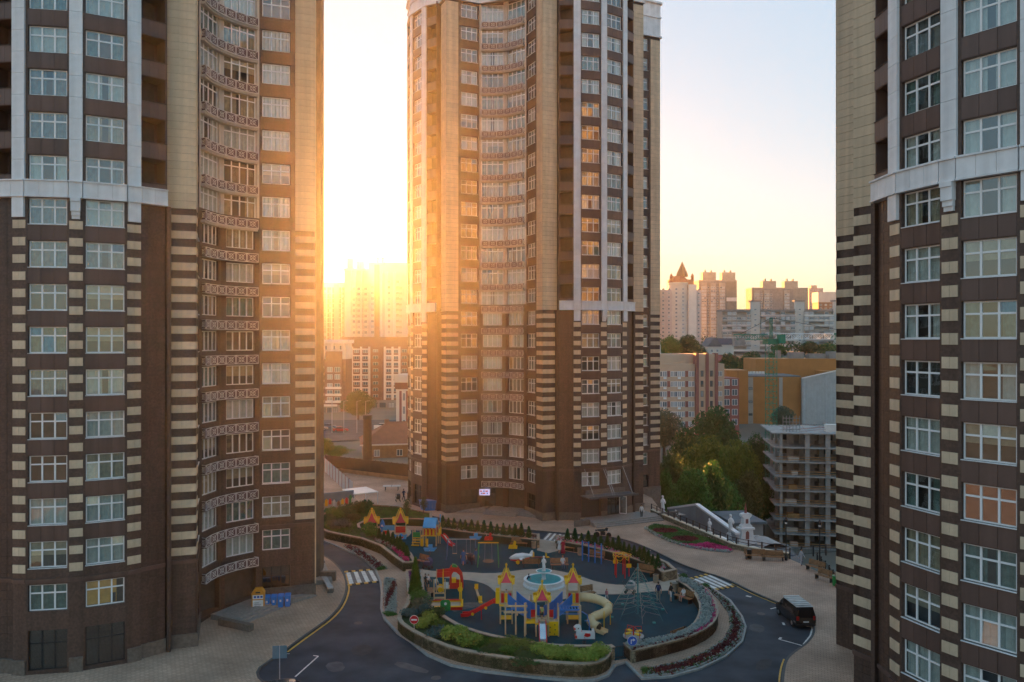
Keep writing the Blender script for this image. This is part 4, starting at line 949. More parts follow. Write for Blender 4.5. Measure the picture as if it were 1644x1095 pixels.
# ------------------------------------------------------------------ planting
L_DARK = leafmat('leaf_dark', (.014,.062,.018), (.042,.125,.032))
L_MID = leafmat('leaf_mid', (.028,.110,.018), (.075,.205,.038))
L_YEL = leafmat('leaf_yellow_green', (.048,.115,.014), (.125,.200,.032))
L_OLV = leafmat('leaf_olive', (.036,.068,.018), (.085,.120,.036))
L_GREY = leafmat('leaf_grey_green', (.070,.109,.070), (.132,.178,.116))
L_LIME = leafmat('leaf_lime', (.15,.25,.035), (.34,.42,.09))
L_BLUE = leafmat('needle_blue', (.031,.101,.109), (.078,.186,.194))
L_SILV = leafmat('leaf_silver', (.24,.31,.30), (.44,.51,.49)) #(.341,.449,.434), (.651,.759,.728))
F_MAG = leafmat('petal_magenta', (.465,.016,.132), (.744,.046,.248)); F_DRED = leafmat('petal_dark_red', (.093,.012,.016), (.186,.022,.028)); F_PUR = leafmat('petal_purple', (.078,.019,.109), (.155,.031,.186))
GRASS = leafmat('grass_blade', (.039,.116,.019), (.093,.202,.039))
BARK = mat('bark', (.09,.065,.045), .9, .3, 4, .4)
def quadleaf(mb, p, nrm, s, m=0, asp=.62):
    n = Vector(nrm).normalized(); a = n.orthogonal().normalized(); a.rotate(Matrix.Rotation(rnd.uniform(0,6.28),3,n)); b = n.cross(a)*s*asp*.5; a = a*s*.5; p = Vector(p)
    mb.poly([p-a,p+b,p+a,p-b], m)
def crown_mesh(name, lobes, n, size, m, up=.4, seed=1):
    global rnd
    r0 = rnd; rnd = random.Random(seed); mb = MB(); tot = sum(l[3]**2 for l in lobes)
    for cx, cy, cz, r, sz in [(l[0],l[1],l[2],l[3],l[4] if len(l) > 4 else 1.) for l in lobes]:
        for _ in range(int(n*r*r/tot)):
            d = Vector((rnd.gauss(0,1),rnd.gauss(0,1),rnd.gauss(0,1))).normalized(); q = rnd.random(); rr = r*(.55+.5*q**.45)*(1+.12*math.sin(d.x*7+cx)*math.sin(d.z*6+cy))
            p = (cx+d.x*rr, cy+d.y*rr, cz+d.z*rr*sz); nn = d+Vector((rnd.gauss(0,.6),rnd.gauss(0,.6),rnd.gauss(up,.6))); quadleaf(mb, p, nn, size*rnd.uniform(.6,1.3))
    rnd = r0; return mb.mesh(name, m)
def broad_lobes(seed, h=10., w=4.2, k=13):
    r = random.Random(seed); L = []
    for i in range(k):
        z = h*(.38+.52*i/(k-1)); a = i*2.4+r.uniform(-.4,.4); f = math.sin(math.pi*min(1,max(.12,(i+1.2)/(k+1.2)))); q = w*.62*f*r.uniform(.7,1.1)
        L.append((math.cos(a)*q, math.sin(a)*q, z, w*(.36+.16*r.random())*(.7+.4*f), .85))
    L.append((0,0,h*.62,w*.62,1.1)); return L
def trunk_mesh(h=10., r=.28, seed=1):
    q = random.Random(seed); mb = MB(); mb.path([(0,0,-.6),(q.uniform(-.1,.1),q.uniform(-.1,.1),h*.25),(q.uniform(-.2,.2),q.uniform(-.2,.2),h*.55),(0,0,h*.82)], [r*1.25,r,r*.7,r*.2], 8)
    for i in range(7):
        a = i*2.4; z = h*(.28+.07*i); l = h*(.30-.02*i); mb.path([(0,0,z),(math.cos(a)*l*.5,math.sin(a)*l*.5,z+l*.35),(math.cos(a)*l,math.sin(a)*l,z+l*.75)], [r*.45,r*.3,r*.08], 6)
    return mb.mesh('trunk', BARK, True)
TREES = {}
for nm, m, sd in (('dark',L_DARK,1),('mid',L_MID,2),('yellow',L_YEL,3),('olive',L_OLV,4),('grey',L_GREY,5)):
    TREES[nm] = [(crown_mesh('crown', broad_lobes(sd*10+v), 9000, .40, m, seed=sd*7+v), trunk_mesh(seed=sd+v)) for v in range(2)]
def tree(px, top, Y, wpx, kind, label, v=0, group=None, base=None, name='leafy_tree'):
    x = XP(px,Y); zb = terrain(x,Y) if base is None else base; h = ZP(top,Y)-zb; w = wpx*Y/F
    cm, tm = TREES[kind][v % 2]; t = thing(name, label, 'tree', (x,Y,zb), rnd.uniform(0,6), group); t.scale = (w/8.6,w/8.6,h/10.4)
    put('trunk', tm, t); put('crown', cm, t); return t
for a in [
 (1148,648,205,100,'dark','big dark broad tree in front of the orange hall end block',0),
 (1066,655,225,66,'grey','grey-green tree under the peach office building beside the middle tower',0),
 (1102,684,190,64,'dark','dark tree between the grey-green tree and the big dark one',1),
 (1138,692,172,84,'yellow','yellow-green tree with a bright crown in the middle of the grove',0),
 (1184,700,176,76,'yellow','second yellow-green tree, right of the brightest crown',1),
 (1216,694,186,56,'dark','dark tree touching the green crane mast',1),
 (1078,720,160,66,'olive','olive tree at the left of the grove next to the tower wall',0),
 (1110,745,140,88,'mid','large green tree at the near left of the grove above the grey ramp',0),
 (1160,762,158,66,'mid','green tree at the bottom centre of the grove',1),
 (1200,748,163,58,'olive','olive tree left of the crane mast foot',1),
 (1068,752,133,46,'mid','narrow green tree squeezed against the middle tower corner',1),
 (1145,735,150,60,'dark','shaded dark tree in the heart of the grove',0),
 (1226,770,176,44,'dark','dark tree behind the crane mast near the lower car park',0),
 (1076,538,405,40,'mid','tree at the left of the row above the peach office roof',0),(1104,536,410,44,'dark','dark tree in the row above the peach office roof',1),(1122,552,380,34,'olive','small olive tree at the right end of the row above the peach office',0),
 (1172,565,335,50,'dark','dark tree behind the orange end block',1),(1208,562,345,56,'dark','dark tree just left of the crane mast on the slope',0),(1244,564,350,44,'mid','tree on the slope right behind the crane cab',1),
 (1270,572,340,40,'olive','olive tree on the slope behind the hall roof plant',0),(1300,548,430,46,'dark','dark tree below the jib of the crane',0),(1328,550,430,44,'mid','tree at the right tower edge below the crane jib',1),(1250,552,440,26,'mid','small tree before the long block stair tower',0),(1160,545,440,20,'olive','small tree beside the grey gabled house',0),
 (1256,650,258,38,'grey','sparse grey-green tree in front of the ribbed steel hall',1),
 (562,742,150,44,'mid','rounded green tree just in front of the dark fence by the chimney',1),
 (575,624,268,58,'olive','round tree standing alone before the white grid block',0),
 (514,700,168,44,'yellow','yellow-green tree nearest the left tower edge in the gap',0),(540,714,172,46,'mid','green tree beside the yellow-green one in the left gap',1),(528,735,160,52,'grey','pale grey-green tree low behind the mural in the left gap',1),(556,722,190,36,'olive','olive bushy tree between street and brown roofed house',0),(606,748,160,40,'olive','small tree in front of the brown roofed house',1),(508,738,155,30,'yellow','low yellow-green tree hugging the left tower corner',1)]:
    tree(*a[:6], v=a[6])
# a wooded rise along the skyline that reads as one mass
mb = MB()
for i in range(260):
    x = rnd.uniform(60,420); y = rnd.uniform(500,560)+rnd.uniform(0,400); z = terrain(x,y)
    if i % 2: x = rnd.uniform(150,260); y = rnd.uniform(360,460); z = terrain(x,y)
    for _ in range(40):
        d = Vector((rnd.gauss(0,1),rnd.gauss(0,1),rnd.gauss(0,1))).normalized()*3.4; quadleaf(mb, (x+d.x,y+d.y,z+4+d.z*1.2), d+Vector((0,0,.5)), 1.7)
tag(mb.build('distant_woodland', L_DARK), kind='stuff', label='dark woodland covering the far slope', cat='woodland')
# conifers and shrubs
def cone_mesh(h, r, n, m, s, seed=1, round_=False):
    q = random.Random(seed); mb = MB()
    for _ in range(n):
        t = q.random()**1.4; a = q.uniform(0,6.28); rr = r*((1-t)**.75 if not round_ else math.sin(math.pi*min(1,.15+t*.85))**.6)*(.75+.3*q.random()); z = h*(.04+.96*t)
        nn = Vector((math.cos(a),math.sin(a),q.uniform(.1,.8)))
        n_ = nn.normalized(); up = Vector((q.gauss(0,.3),q.gauss(0,.3),1)); sd = n_.cross(up).normalized()*s*.3; upv = up.normalized()*s*q.uniform(.5,.9); p = Vector((math.cos(a)*rr,math.sin(a)*rr,z))
        mb.poly([p-sd,p+sd,p+upv+n_*s*.2])
    return mb.mesh('foliage', m)
CONE = cone_mesh(1.25,.42,420,L_DARK,.22,3); CSTEM = MB().tube((0,0,-.1),(0,0,.5),.04,.03,6).mesh('stem', BARK)
CONEG = cone_mesh(1.25,.40,420,leafmat('thuja',(.030,.075,.018),(.055,.12,.03)),.22,4)
def conifer(px, py, z, label, sc=1., me=None, group=None):
    x, y = G(px,py,z); t = thing('small_conifer', label, 'conifer', (x,y,z-.1), rnd.uniform(0,6), group); s_ = sc*rnd.uniform(.88,1.14); t.scale = (s_,s_,s_*rnd.uniform(.95,1.15)); put('stem', CSTEM, t); put('foliage', me or CONE, t); return t
xs1 = [711,720,729,739,747,757,767,777,788,798,808,818,827,837,849]
for i, x in enumerate(xs1): conifer(x, 846.5+(x-711)*.117, PH, ORD[i]+' cone conifer from the left in the row behind the swings', 1., CONE, 'conifers behind the swings')
xs2 = [(911,867),(923,868),(933.5,870),(944.5,872),(955,874),(965,876),(975,879),(984,881),(993,883.5),(1002,887),(1010,890),(1018,893.5),(1027,896),(1034,900),(1041,903),(1048,907.5),(1056,911)]
for i, (x, y) in enumerate(xs2): conifer(x, y, PH, ORD[i]+' cone conifer from the left along the far right road', 1., CONE, 'conifers along the far right road')
xs3 = [(609,865),(616,868),(623,870),(630.5,874),(637.6,878),(642.5,882),(648.5,886),(653.5,892)]
for i, (x, y) in enumerate(xs3): conifer(x, y, PH, ORD[i]+' dark conifer from the far end of the diagonal row on the left planter', 1., CONEG, 'conifers on the left planter')
def shrub_mesh(seed, m, n=900, s=.16, flat=.75):
    q = random.Random(seed); L = [(q.uniform(-.4,.4),q.uniform(-.4,.4),.42+q.uniform(-.12,.2),q.uniform(.3,.48),flat) for _ in range(7)]+[(0,0,.4,.55,flat)]; return crown_mesh('foliage', L, n, s, m, .5, seed)
SH = {k: [shrub_mesh(20+i*3+v, m) for v in range(2)] for i, (k, m) in enumerate((('lime',L_LIME),('blue',L_BLUE),('mid',L_MID),('dark',L_DARK),('grey',L_GREY),('olive',L_OLV),('yellow',L_YEL)))}
def shrub(px, py, z, d, h, kind, label, v=0, group=None):
    x, y = G(px,py,z); t = thing('shrub', label, 'shrub', (x,y,z-.12), rnd.uniform(0,6), group); t.scale = (d*.85,d*.85,h*.72); put('foliage', SH[kind][v%2], t); put('stem', CSTEM, t); return t
x, y = G(667,953,PH); t = thing('columnar_conifer', 'tall bright green columnar conifer at the left end of the front planter', 'conifer', (x,y,.8)); put('foliage', cone_mesh(3.3,.62,1500,leafmat('thuja_bright',(.04,.11,.012),(.10,.20,.03)),.3,9), t); put('stem', CSTEM, t)
for a in [(673,965,1.7,1.7,'mid','round bright green shrub at the foot of the columnar conifer',0),(659,986,1.5,1.0,'blue','blue spruce bush behind the no entry sign',0),(678,975,1.6,1.5,'grey','grey-green pine bush above the blue spruce',0),(683,984,.9,1.6,'blue','small upright dark blue spruce in the front planter',1),(696,986,1.7,1.2,'olive','brownish olive bush beside the rubber edge',0),
 (676,1005,1.3,1.3,'lime','lime shrub right beside the no entry sign',0),(689,998,1.3,1.4,'lime','lime shrub behind the round blue spruce',1),(702,1003,1.1,.9,'yellow','low yellow-green shrub behind the round blue spruce',0),(700,1018,1.7,1.1,'blue','round flat blue spruce in the front planter',1),
 (723,1024,1.4,1.5,'lime','lime shrub just right of the round blue spruce',0),(740,1016,1.3,1.2,'lime','lime shrub at the back near the lawn',1),(735,1029,.9,.8,'olive','rusty olive bush between two lime shrubs',1),(749,1033,1.7,1.5,'lime','large lime shrub near the coping of the front planter',0),(765,1026,1.1,.9,'lime','small lime shrub right of the large one',1),
 (797,1043,2.2,.6,'dark','low dark green juniper mat in the front planter',0),(816,1029,2.0,.5,'yellow','low yellow-green juniper below the castle posts',0),(818,1045,1.1,.9,'mid','green bush beside a yellow sprig in the front planter',1),(827,1042,.7,.7,'yellow','small yellow sprig shrub in the front planter',1),(843,1034,2.2,.6,'yellow','wide low juniper in front of the silver slide',1),(845,1053,2.6,.5,'dark','dark flat juniper under the coping, centre front',1)]:
    shrub(a[0],a[1],PH,*a[2:6],v=a[6])
for i, (x, y) in enumerate([(867,1047),(879,1051),(890,1053),(901,1054),(913,1052),(924,1056),(935,1058),(946,1058),(957,1053),(964,1049)]):
    shrub(x,y,PH,1.35,1.2,'lime',ORD[i]+' lime shrub from the left in the hedge before the slide',i,'lime hedge shrubs')
for i, a in enumerate([(528,838,2.0,2.0,'dark','dark bush at the far left end of the left planter'),(540,832,2.2,2.3,'mid','bush behind the pale shrub on the left planter'),(545,845,2.3,1.6,'grey','pale silvery shrub at the front of the left planter'),(556,828,2.4,2.5,'dark','tall dark bush below the white canopy'),(566,834,1.8,1.6,'olive','olive bush on the left planter lawn'),(521,846,1.5,1.2,'mid','low bush over the rounded left planter wall'),(573,822,2.0,2.6,'olive','tall olive bush beside the white canopy'),(597,858,2.0,2.2,'mid','round bush at the start of the diagonal conifer row'),(584,822,2.2,3.0,'dark','dark bushy sapling right of the white canopy')]): shrub(a[0],a[1],PH,*a[2:6],v=i)
for px, py, l in ((653,828,'thin young tree on the strip of lawn near the kiosk'),(680,824,'thin young tree just left of the blue container')):
    x, y = G(px,py,PH); t = thing('sapling', l, 'tree', (x,y,.75)); t.scale = (.16,.16,.24); put('trunk', TREES['olive'][0][1], t); put('crown', crown_mesh('crown', broad_lobes(77), 500, .9, L_OLV, seed=5), t)
# flowers and ground cover (nobody could count them)
def inside(p, poly):
    x, y = p; c = False; n = len(poly)
    for i in range(n):
        a, b = poly[i], poly[i-1]
        if (a[1] > y) != (b[1] > y) and x < (b[0]-a[0])*(y-a[1])/(b[1]-a[1])+a[0]: c = not c
    return c
def scatter(poly, n):
    xs = [p[0] for p in poly]; ys = [p[1] for p in poly]; out = []
    k = 0
    while len(out) < n and k < n*40:
        k += 1; p = (rnd.uniform(min(xs),max(xs)), rnd.uniform(min(ys),max(ys)))
        if inside(p, poly): out.append(p)
    return out
def clump(mb, x, y, z, s, h, k, m=0):
    for _ in range(k):
        d = Vector((rnd.gauss(0,1),rnd.gauss(0,1),abs(rnd.gauss(.6,.6)))).normalized(); quadleaf(mb, (x+d.x*s,y+d.y*s,z+d.z*h), d+Vector((0,0,.4)), s*1.1, m, .7)
def bandpts(a, b, t0, t1, n):
    out = []
    for _ in range(n):
        s_ = rnd.random(); i = s_*(len(a)-1); k = min(int(i),len(a)-2); f = i-k; p = Vector(a[k]).lerp(Vector(a[k+1]),f); q = Vector(b[k]).lerp(Vector(b[k+1]),f); out.append(tuple(p.lerp(q,rnd.uniform(t0,t1)))+(s_,))
    return out
def stuff(mb, name, mats, label, cat='flowers'): return tag(mb.build(name, mats), label, cat, kind='stuff')
po = GL([(1015,1045),(1060,1035),(1108,1022),(1140,1006),(1153,990),(1152,973),(1144,955),(1130,941),(1112,930),(1094,928)],PH); pi = GL([(1001,1033),(1036,1028),(1069,1022),(1092,1015),(1111,1004),(1121,990),(1124,973),(1118,957),(1107,944),(1090,933)],PH)
mb = MB()
for x, y, s_ in bandpts(po,pi,.22,.80,1000): clump(mb,x,y,PH-.05,.17,.34,7,0)
stuff(mb,'silver_foliage',L_SILV,'silver leaved plants filling the crescent planter','foliage')
mb = MB()
for x, y, s_ in bandpts(po,pi,.10,.25,260):
    clump(mb,x,y,PH-.05,.14,.26,6,0 if .28 < s_ < .75 else 2)
for x, y, s_ in bandpts(po,pi,.80,.9,90): clump(mb,x,y,PH-.05,.13,.2,5,1)
stuff(mb,'magenta_flowers',[F_MAG,F_PUR,F_DRED],'magenta and purple flowers edging the crescent planter')
def bedfill(poly, n, fn, name, mats, label, z=.05, s=.14, h=.22):
    mb = MB()
    for x, y in scatter(poly,n): clump(mb,x,y,z,s*rnd.uniform(.8,1.2),h,6,fn(x,y))
    stuff(mb,name,mats,label)
bedfill(B1[1],420,lambda x,y: 0 if rnd.random() < .8 else 1,'red_flowers',[F_DRED,L_SILV],'dark red and silver flowers in the bed above the left crosswalk')
c2 = [p[0] for p in B2[1]]; cm = (min(c2)+max(c2))/2
bedfill(B2[1],420,lambda x,y: 0 if abs(x-cm) < .28 else 1,'red_flowers',[F_DRED,L_SILV],'dark red and silver flowers in the small bed below the left crosswalk')
def b3(x, y):
    P = B3[1]; d = 9
    for k in range(len(P)):
        A, Bq = Vector(P[k-1]), Vector(P[k]); ab = Bq-A; t = max(0,min(1,(Vector((x,y))-A).dot(ab)/ab.length_squared)); d = min(d,(Vector((x,y))-A-ab*t).length)
    return 0 if d > .24 and rnd.random() < .95 else (1 if rnd.random() < .45 else (2 if rnd.random() < .4 else 0))
bedfill(B3[1],1500,b3,'red_flowers',[F_DRED,L_SILV,L_MID],'dark red flowers in the long curved kerb strip')
rings = [G(1068,853),G(1100,866)]
def b4(x, y):
    for k, c in enumerate(rings):
        d = math.hypot((x-c[0])*.75,(y-c[1])*.9)
        if d < 1.2: return 1
        if d < 2.3: return 2
    if y-91 > (26-x)*1.35: return 2
    return 0
bedfill(B4[1],2600,b4,'magenta_flowers',[F_MAG,F_DRED,L_MID,L_SILV],'magenta carpet of flowers with two dark red rings',.05,.17,.2)
mb = MB()
p4 = GL([(1038,849),(1049,857),(1075,869.5),(1106,879),(1138,884),(1170,886.5)])
for i in range(260):
    t = rnd.random()*5; k = min(int(t),4); f = t-k; p = Vector(p4[k]).lerp(Vector(p4[k+1]),f); clump(mb,p.x+rnd.gauss(0,.12),p.y+.25+rnd.gauss(0,.12),.05,.16,.22,6)
stuff(mb,'silver_foliage',L_SILV,'silver edging along the magenta flower bed','foliage')
for nm, O, I, n, lab in (('n1',[(700,836),(740,842),(800,849),(862,857)],[(700,847),(740,853),(800,860),(862,867)],420,'silver and pale plants under the conifers behind the swings'),('n2',[(893,859),(940,866),(990,876),(1040,889),(1073,903)],[(893,868),(940,876),(1000,891),(1050,908),(1062,918)],560,'silver and pink plants under the conifers along the far right road')):
    mb = MB(); a = GL(O,PH); b_ = GL(I,PH)
    for x, y, s_ in bandpts(a,b_,.35,.9,n): clump(mb,x,y,PH-.06,.16,.25,6,0 if rnd.random() < .6 else (1 if nm == 'n2' else 2))
    stuff(mb,'bedding_plants',[L_SILV,F_MAG,F_DRED],lab)
mb = MB()
a = GL([(600,866),(618,872),(635,884),(650,900)],PH); b_ = GL([(608,862),(626,868),(642,880),(658,897)],PH)
for x, y, s_ in bandpts(a,b_,0,.8,420): clump(mb,x,y,PH-.06,.16,.25,6,1 if s_ > .55 and rnd.random() < .8 else (2 if rnd.random() < .5 else 0))
stuff(mb,'bedding_plants',[L_SILV,F_MAG,F_DRED],'magenta and silver plants beside the diagonal conifer row')
mb = MB()
a = GL([(655,918),(656,936),(659,958)],PH); b_ = GL([(676,917),(677,936),(679,952)],PH)
for x, y, s_ in bandpts(a,b_,.08,.4,110): clump(mb,x,y,PH-.06,.16,.25,6,1)
for x, y, s_ in bandpts(a,b_,.62,.95,150): clump(mb,x,y,PH-.06,.16,.28,6,0)
stuff(mb,'bedding_plants',[L_SILV,F_PUR],'purple and silver plants either side of the columnar conifer')
def lawn(poly, n, z, label):
    mb = MB()
    for x, y in scatter(poly,n):
        a = rnd.uniform(0,3.14); d = Vector((math.cos(a),math.sin(a),0))*.05; t = Vector((rnd.gauss(0,.04),rnd.gauss(0,.04),rnd.uniform(.08,.17))); p = Vector((x,y,z)); mb.poly([p-d,p+d,p+t])
    tag(mb.build('grass', GRASS), label, 'grass', kind='stuff')
lawn(GL([(700,990),(742,1008),(780,1020),(824,1029),(878,1037),(940,1039),(976,1039),(972,1056),(930,1062),(869,1058),(816,1052),(778,1046),(740,1030),(700,1005)],PH),9000,PH-.12,'lawn strip in the front planter')
lawn(GL([(512,844),(547,855),(579,861),(577,842),(590,833),(640,831),(690,832),(690,824),(640,814),(575,810),(545,814),(514,830)],PH),9000,PH-.12,'lawn on the wide left planter')
for i, (px, py) in enumerate(((612,913),(627,986),(1040,1078),(1098,926),(1133,941))): shrub(px,py,.05,.9,.6,'mid',['leafy tuft at the tip of the bed above the left crosswalk','leafy tuft at the lower end of the small striped bed','leafy tuft at the near end of the long red strip','leafy tuft left of the right crosswalk','leafy tuft at the far end of the long red strip'][i],i)
# ------------------------------------------------------------------ playground
def pl(n, c, r=.35): return mat(n, c, r, .08, 2, spec=.5)
RED = pl('play_red',(.62,.014,.014)); PINK = pl('play_crimson',(.68,.02,.06)); YEL = pl('play_yellow',(.85,.48,.006)); BLU = pl('play_blue',(.02,.19,.58)); LBL = pl('play_light_blue',(.06,.36,.70)); GRE = pl('play_green',(.02,.26,.06)); WOODP = mat('play_post',(.55,.40,.24),.6,.12,3); WHT = pl('play_white',(.72,.72,.72)); BEI = pl('tube_beige',(.62,.46,.25)); STEEL = mat('slide_steel',(.55,.57,.6),.25,.1,2,metal=.8); ROPE = mat('net_rope',(.05,.30,.28),.8); PROPE = mat('pale_rope',(.45,.42,.36),.8); WOODB = mat('bench_wood',(.26,.13,.055),.55,.25,4); NAVY = pl('play_navy',(.01,.03,.12)); GREYP = pl('play_grey',(.35,.35,.36)); STONEW = mat('white_plaster',(.72,.73,.74),.6,.06,2)
def crownroof(par, x, y, z, w=1.2, roof=PINK, sp=1.):
    """pointed crown roof: red gables framed by yellow curled boards, a spire on top"""
    mb = MB(); h = w*.85
    for k in range(4):
        a = k*math.pi/2; c, s_ = math.cos(a), math.sin(a)
        def T(u, v, zz): return (x+u*c-v*s_, y+u*s_+v*c, z+zz)
        mb.poly([T(-w*.46,-w*.46,0),T(w*.46,-w*.46,0),T(0,-w*.10,h)])
    r = mb.build('roof', roof, par)
    for k in range(4):
        a = k*math.pi/2; c, s_ = math.cos(a), math.sin(a)
        def T(u, v, zz): return (x+u*c-v*s_, y+u*s_+v*c, z+zz)
        yb = MB(); O = [(-.62,-.10),(-.66,.30),(-.48,.36),(-.38,.26),(-.22,.50),(-.10,.80),(-.045,1.0)]; I = [(-.42,-.04),(-.42,.02),(-.36,.08),(-.30,.16),(-.18,.38),(-.07,.66),(0,.78)]
        for sg in (1,-1):
            for q in range(len(O)-1):
                P = [O[q],O[q+1],I[q+1],I[q]]; F_ = [T(sg*u*w,-w*.5*(1-max(0,v)*.75)-.03,v*w) for u, v in P]; B_ = [T(sg*u*w,-w*.5*(1-max(0,v)*.75)+.03,v*w) for u, v in P]
                yb.hexa(F_+B_)
        yb.build('gable_board', YEL, r)
    MB().lathe([(.10*w,0),(.055*w,.25*sp),(.05*w,.42*sp),(.09*w,.5*sp),(.09*w,.58*sp),(.0,.7*sp)],(x,y,z+h*.92),8).build('finial', YEL, r)
    return r
def posts(par, x, y, w, z, m=WOODP, r=.06, nm='post', d=None):
    d = d or w
    for a, b in ((-1,-1),(1,-1),(1,1),(-1,1)): MB().cb(x+a*w/2,y+b*d/2,0,r*2,r*2,z).build(nm, m, par)
def slide(par, pts, w, ms, mb_, side=.22):
    a = MB(); s_ = MB()
    for p, q in zip(pts, pts[1:]):
        p = Vector(p); q = Vector(q); d = (q-p).normalized(); n = d.cross(Vector((0,0,1))).normalized(); up = n.cross(d)
        a.hexa([p-n*w/2,p+n*w/2,p+n*w/2+up*.04,p-n*w/2+up*.04,q-n*w/2,q+n*w/2,q+n*w/2+up*.04,q-n*w/2+up*.04])
        for k in (-1,1):
            e = n*k*(w/2+.03); f = n*.035; s_.hexa([p+e-f-up*.06,p+e+f-up*.06,p+e+f+up*side,p+e-f+up*side,q+e-f-up*.06,q+e+f-up*.06,q+e+f+up*side,q+e-f+up*side])
    o = a.build('slide', mb_, par); s_.build('slide_side', ms, o); return o
CXC, CYC = 2.36, 68.1
C = thing('castle_climbing_set', 'large castle climbing set with red and yellow crown roofs and a tube slide', 'playground', (CXC,CYC,.02))
for x, y, zf in ((-2.85,0,1.75),(2.85,0,1.75),(.1,-2.9,1.2)):
    posts(C,x,y,1.0,zf+1.72); MB().cb(x,y,zf-.1,1.1,1.1,.1).build('platform', WOODP, C); MB().cb(x,y,zf-.22,1.16,1.16,.12).build('platform_edge', YEL, C); crownroof(C,x,y,zf+1.72,1.12)
    if zf > 1.5:
        for u, m in ((-.33,RED),(0,YEL),(.33,RED)):
            for sy in (-1,): MB().cb(x+u,y+sy*.52,zf+.05,.27,.05,.78).lathe([(.135,0),(.135,.05)],(x+u,y+sy*.52,zf+.80),8).build('railing_board', m, C)
        for zz in (.35,.75,1.15,1.5): MB().bar((x-.45,y+.5,zz),(x+.45,y+.5,zz),.05,.05).build('rung', WOODP, C)
        MB().cb(x,y,.35,1.0,.9,.06).build('lower_shelf', YEL, C); MB().cb(x,y+.5,zf+.05,.95,.04,.7).build('back_board', WOODP, C)
        MB().cb(x-.53,y,zf+.3,.04,.9,.08).cb(x+.53,y,zf+.3,.04,.9,.08).build('side_rail', WOODP, C)
for sx in (-1,1):                                       # sagging blue bridges
    p0 = Vector((sx*2.35+(.0),-.35,1.75)); p1 = Vector((.1+sx*.55,-2.5,1.2)); d = (p1-p0); dn = Vector((d.x,d.y,0)).normalized(); n = Vector((-dn.y,dn.x,0))
    for k in range(9):
        t0, t1 = k/9+.006, (k+1)/9-.006
        def Bp(t): q = p0.lerp(p1,t); q.z -= .16*math.sin(math.pi*t); return q
        for e in (-1,1):
            a, b = Bp(t0)+n*e*.5, Bp(t1)+n*e*.5; f = n*.025; mb = MB(); mb.hexa([a-f,a+f,b+f,b-f,a-f+Vector((0,0,.88)),a+f+Vector((0,0,.88)),b+f+Vector((0,0,.88)),b-f+Vector((0,0,.88))]); mb.build('bridge_panel', BLU, C)
        a, b = Bp(t0), Bp(t1); MB().hexa([a-n*.47,a+n*.47,b+n*.47,b-n*.47,a-n*.47+Vector((0,0,.05)),a+n*.47+Vector((0,0,.05)),b+n*.47+Vector((0,0,.05)),b-n*.47+Vector((0,0,.05))]).build('bridge_plank', WOODP, C)
slide(C,[(-3.45,.1,1.75),(-3.9,.2,1.65),(-5.6,.75,.55),(-6.1,.9,.28),(-6.7,1.05,.2)],.5,RED,RED)
MB().cb(-3.42,-.42,1.55,.08,.08,1.5).box(-3.75,-.5,1.7,-3.35,-.42,2.75).box(-3.75,.42,1.7,-3.35,.5,2.75).build('slide_gate', YEL, C)
for x, z in ((-4.6,1.15),(-5.75,.5)): MB().lathe([(.13,0),(.13,.05)],(0,0,0),10).build('slide_bolt_cover', YEL, C, (x,.1 if x > -5 else .45,z)).rotation_euler = (R(90),0,0)
MB().tube((-5.0,.55,0),(-5.0,.55,.85),.04,.04,6).build('slide_support', RED, C)
slide(C,[(.1,-3.42,1.2),(.1,-3.7,1.12),(.1,-4.9,.32),(.1,-5.35,.22)],.5,RED,STEEL)
tp = [(3.3,0,2.1),(3.9,.1,2.08),(4.7,.15,1.95),(5.4,-.05,1.75),(5.8,-.5,1.55),(5.75,-.95,1.32),(5.3,-1.2,1.12),(4.75,-1.25,.95),(4.35,-1.45,.8),(4.2,-1.85,.66),(4.4,-2.3,.55),(4.75,-2.6,.48)]
o = MB().path(smooth3 if False else tp, .38, 14).build('tube_slide', BEI, C, smooth=True)
for i in (2,4,6,8): 
    d = (Vector(tp[i+1])-Vector(tp[i])).normalized(); MB().tube(Vector(tp[i])-d*.04,Vector(tp[i])+d*.04,.42,.42,14).build('tube_flange', BEI, o)
MB().tube(Vector(tp[-1])-Vector((.05,-.05,0)),Vector(tp[-1])+Vector((.03,-.03,0)),.32,.32,14).build('tube_mouth', mat('tube_inside',(.05,.035,.02),.8), o)
slide(C,[(4.7,-2.55,.2),(5.3,-3.0,.12)],.6,BEI,BEI); MB().tube((5.95,-.7,0),(5.95,-.7,1.9),.04,.04,6).tube((5.3,-1.75,0),(5.3,-1.75,1.5),.04,.04,6).build('tube_support', YEL, C)
for x in (-2.9,-2.05,-1.24): MB().cb(x,-2.95,0,.12,.12,2.5).build('post', WOODP, C); MB().ball((x,-2.95,2.55),.08,8).build('post_cap', WOODP, C)
for z in (1.75,2.25): MB().box(-3.05,-3.02,z,-1.1,-2.9,z+.14).build('beam', WOODP, C)
for k in range(5): MB().bar((-2.8+k*.37,-2.93,1.9),(-2.8+k*.37,-2.93,2.25),.05,.05).build('bead_bar', BLU, C)
MB().box(-2.85,-2.96,2.02,-1.3,-2.9,2.1).build('bead_rail', BLU, C)
MB().cb(.95,-3.38,.08,.9,.06,1.12).build('climbing_wall', YEL, C)
for x, z in ((.72,.35),(.75,.75),(1.1,.2),(1.15,.55),(1.12,.95)): MB().ball((x,-3.42,z),(.06,.04,.05),6).build('climbing_hold', BLACKM, C)
MB().cb(-.9,-2.9,1.05,.9,1.0,.1).build('side_deck', YEL, C); MB().cb(1.0,-2.9,1.05,.9,1.0,.1).build('side_deck', WOODP, C)
for x in (-1.32,1.42): MB().cb(x,-3.35,0,.11,.11,2.4).cb(x,-2.45,0,.11,.11,2.4).build('post', WOODP, C)
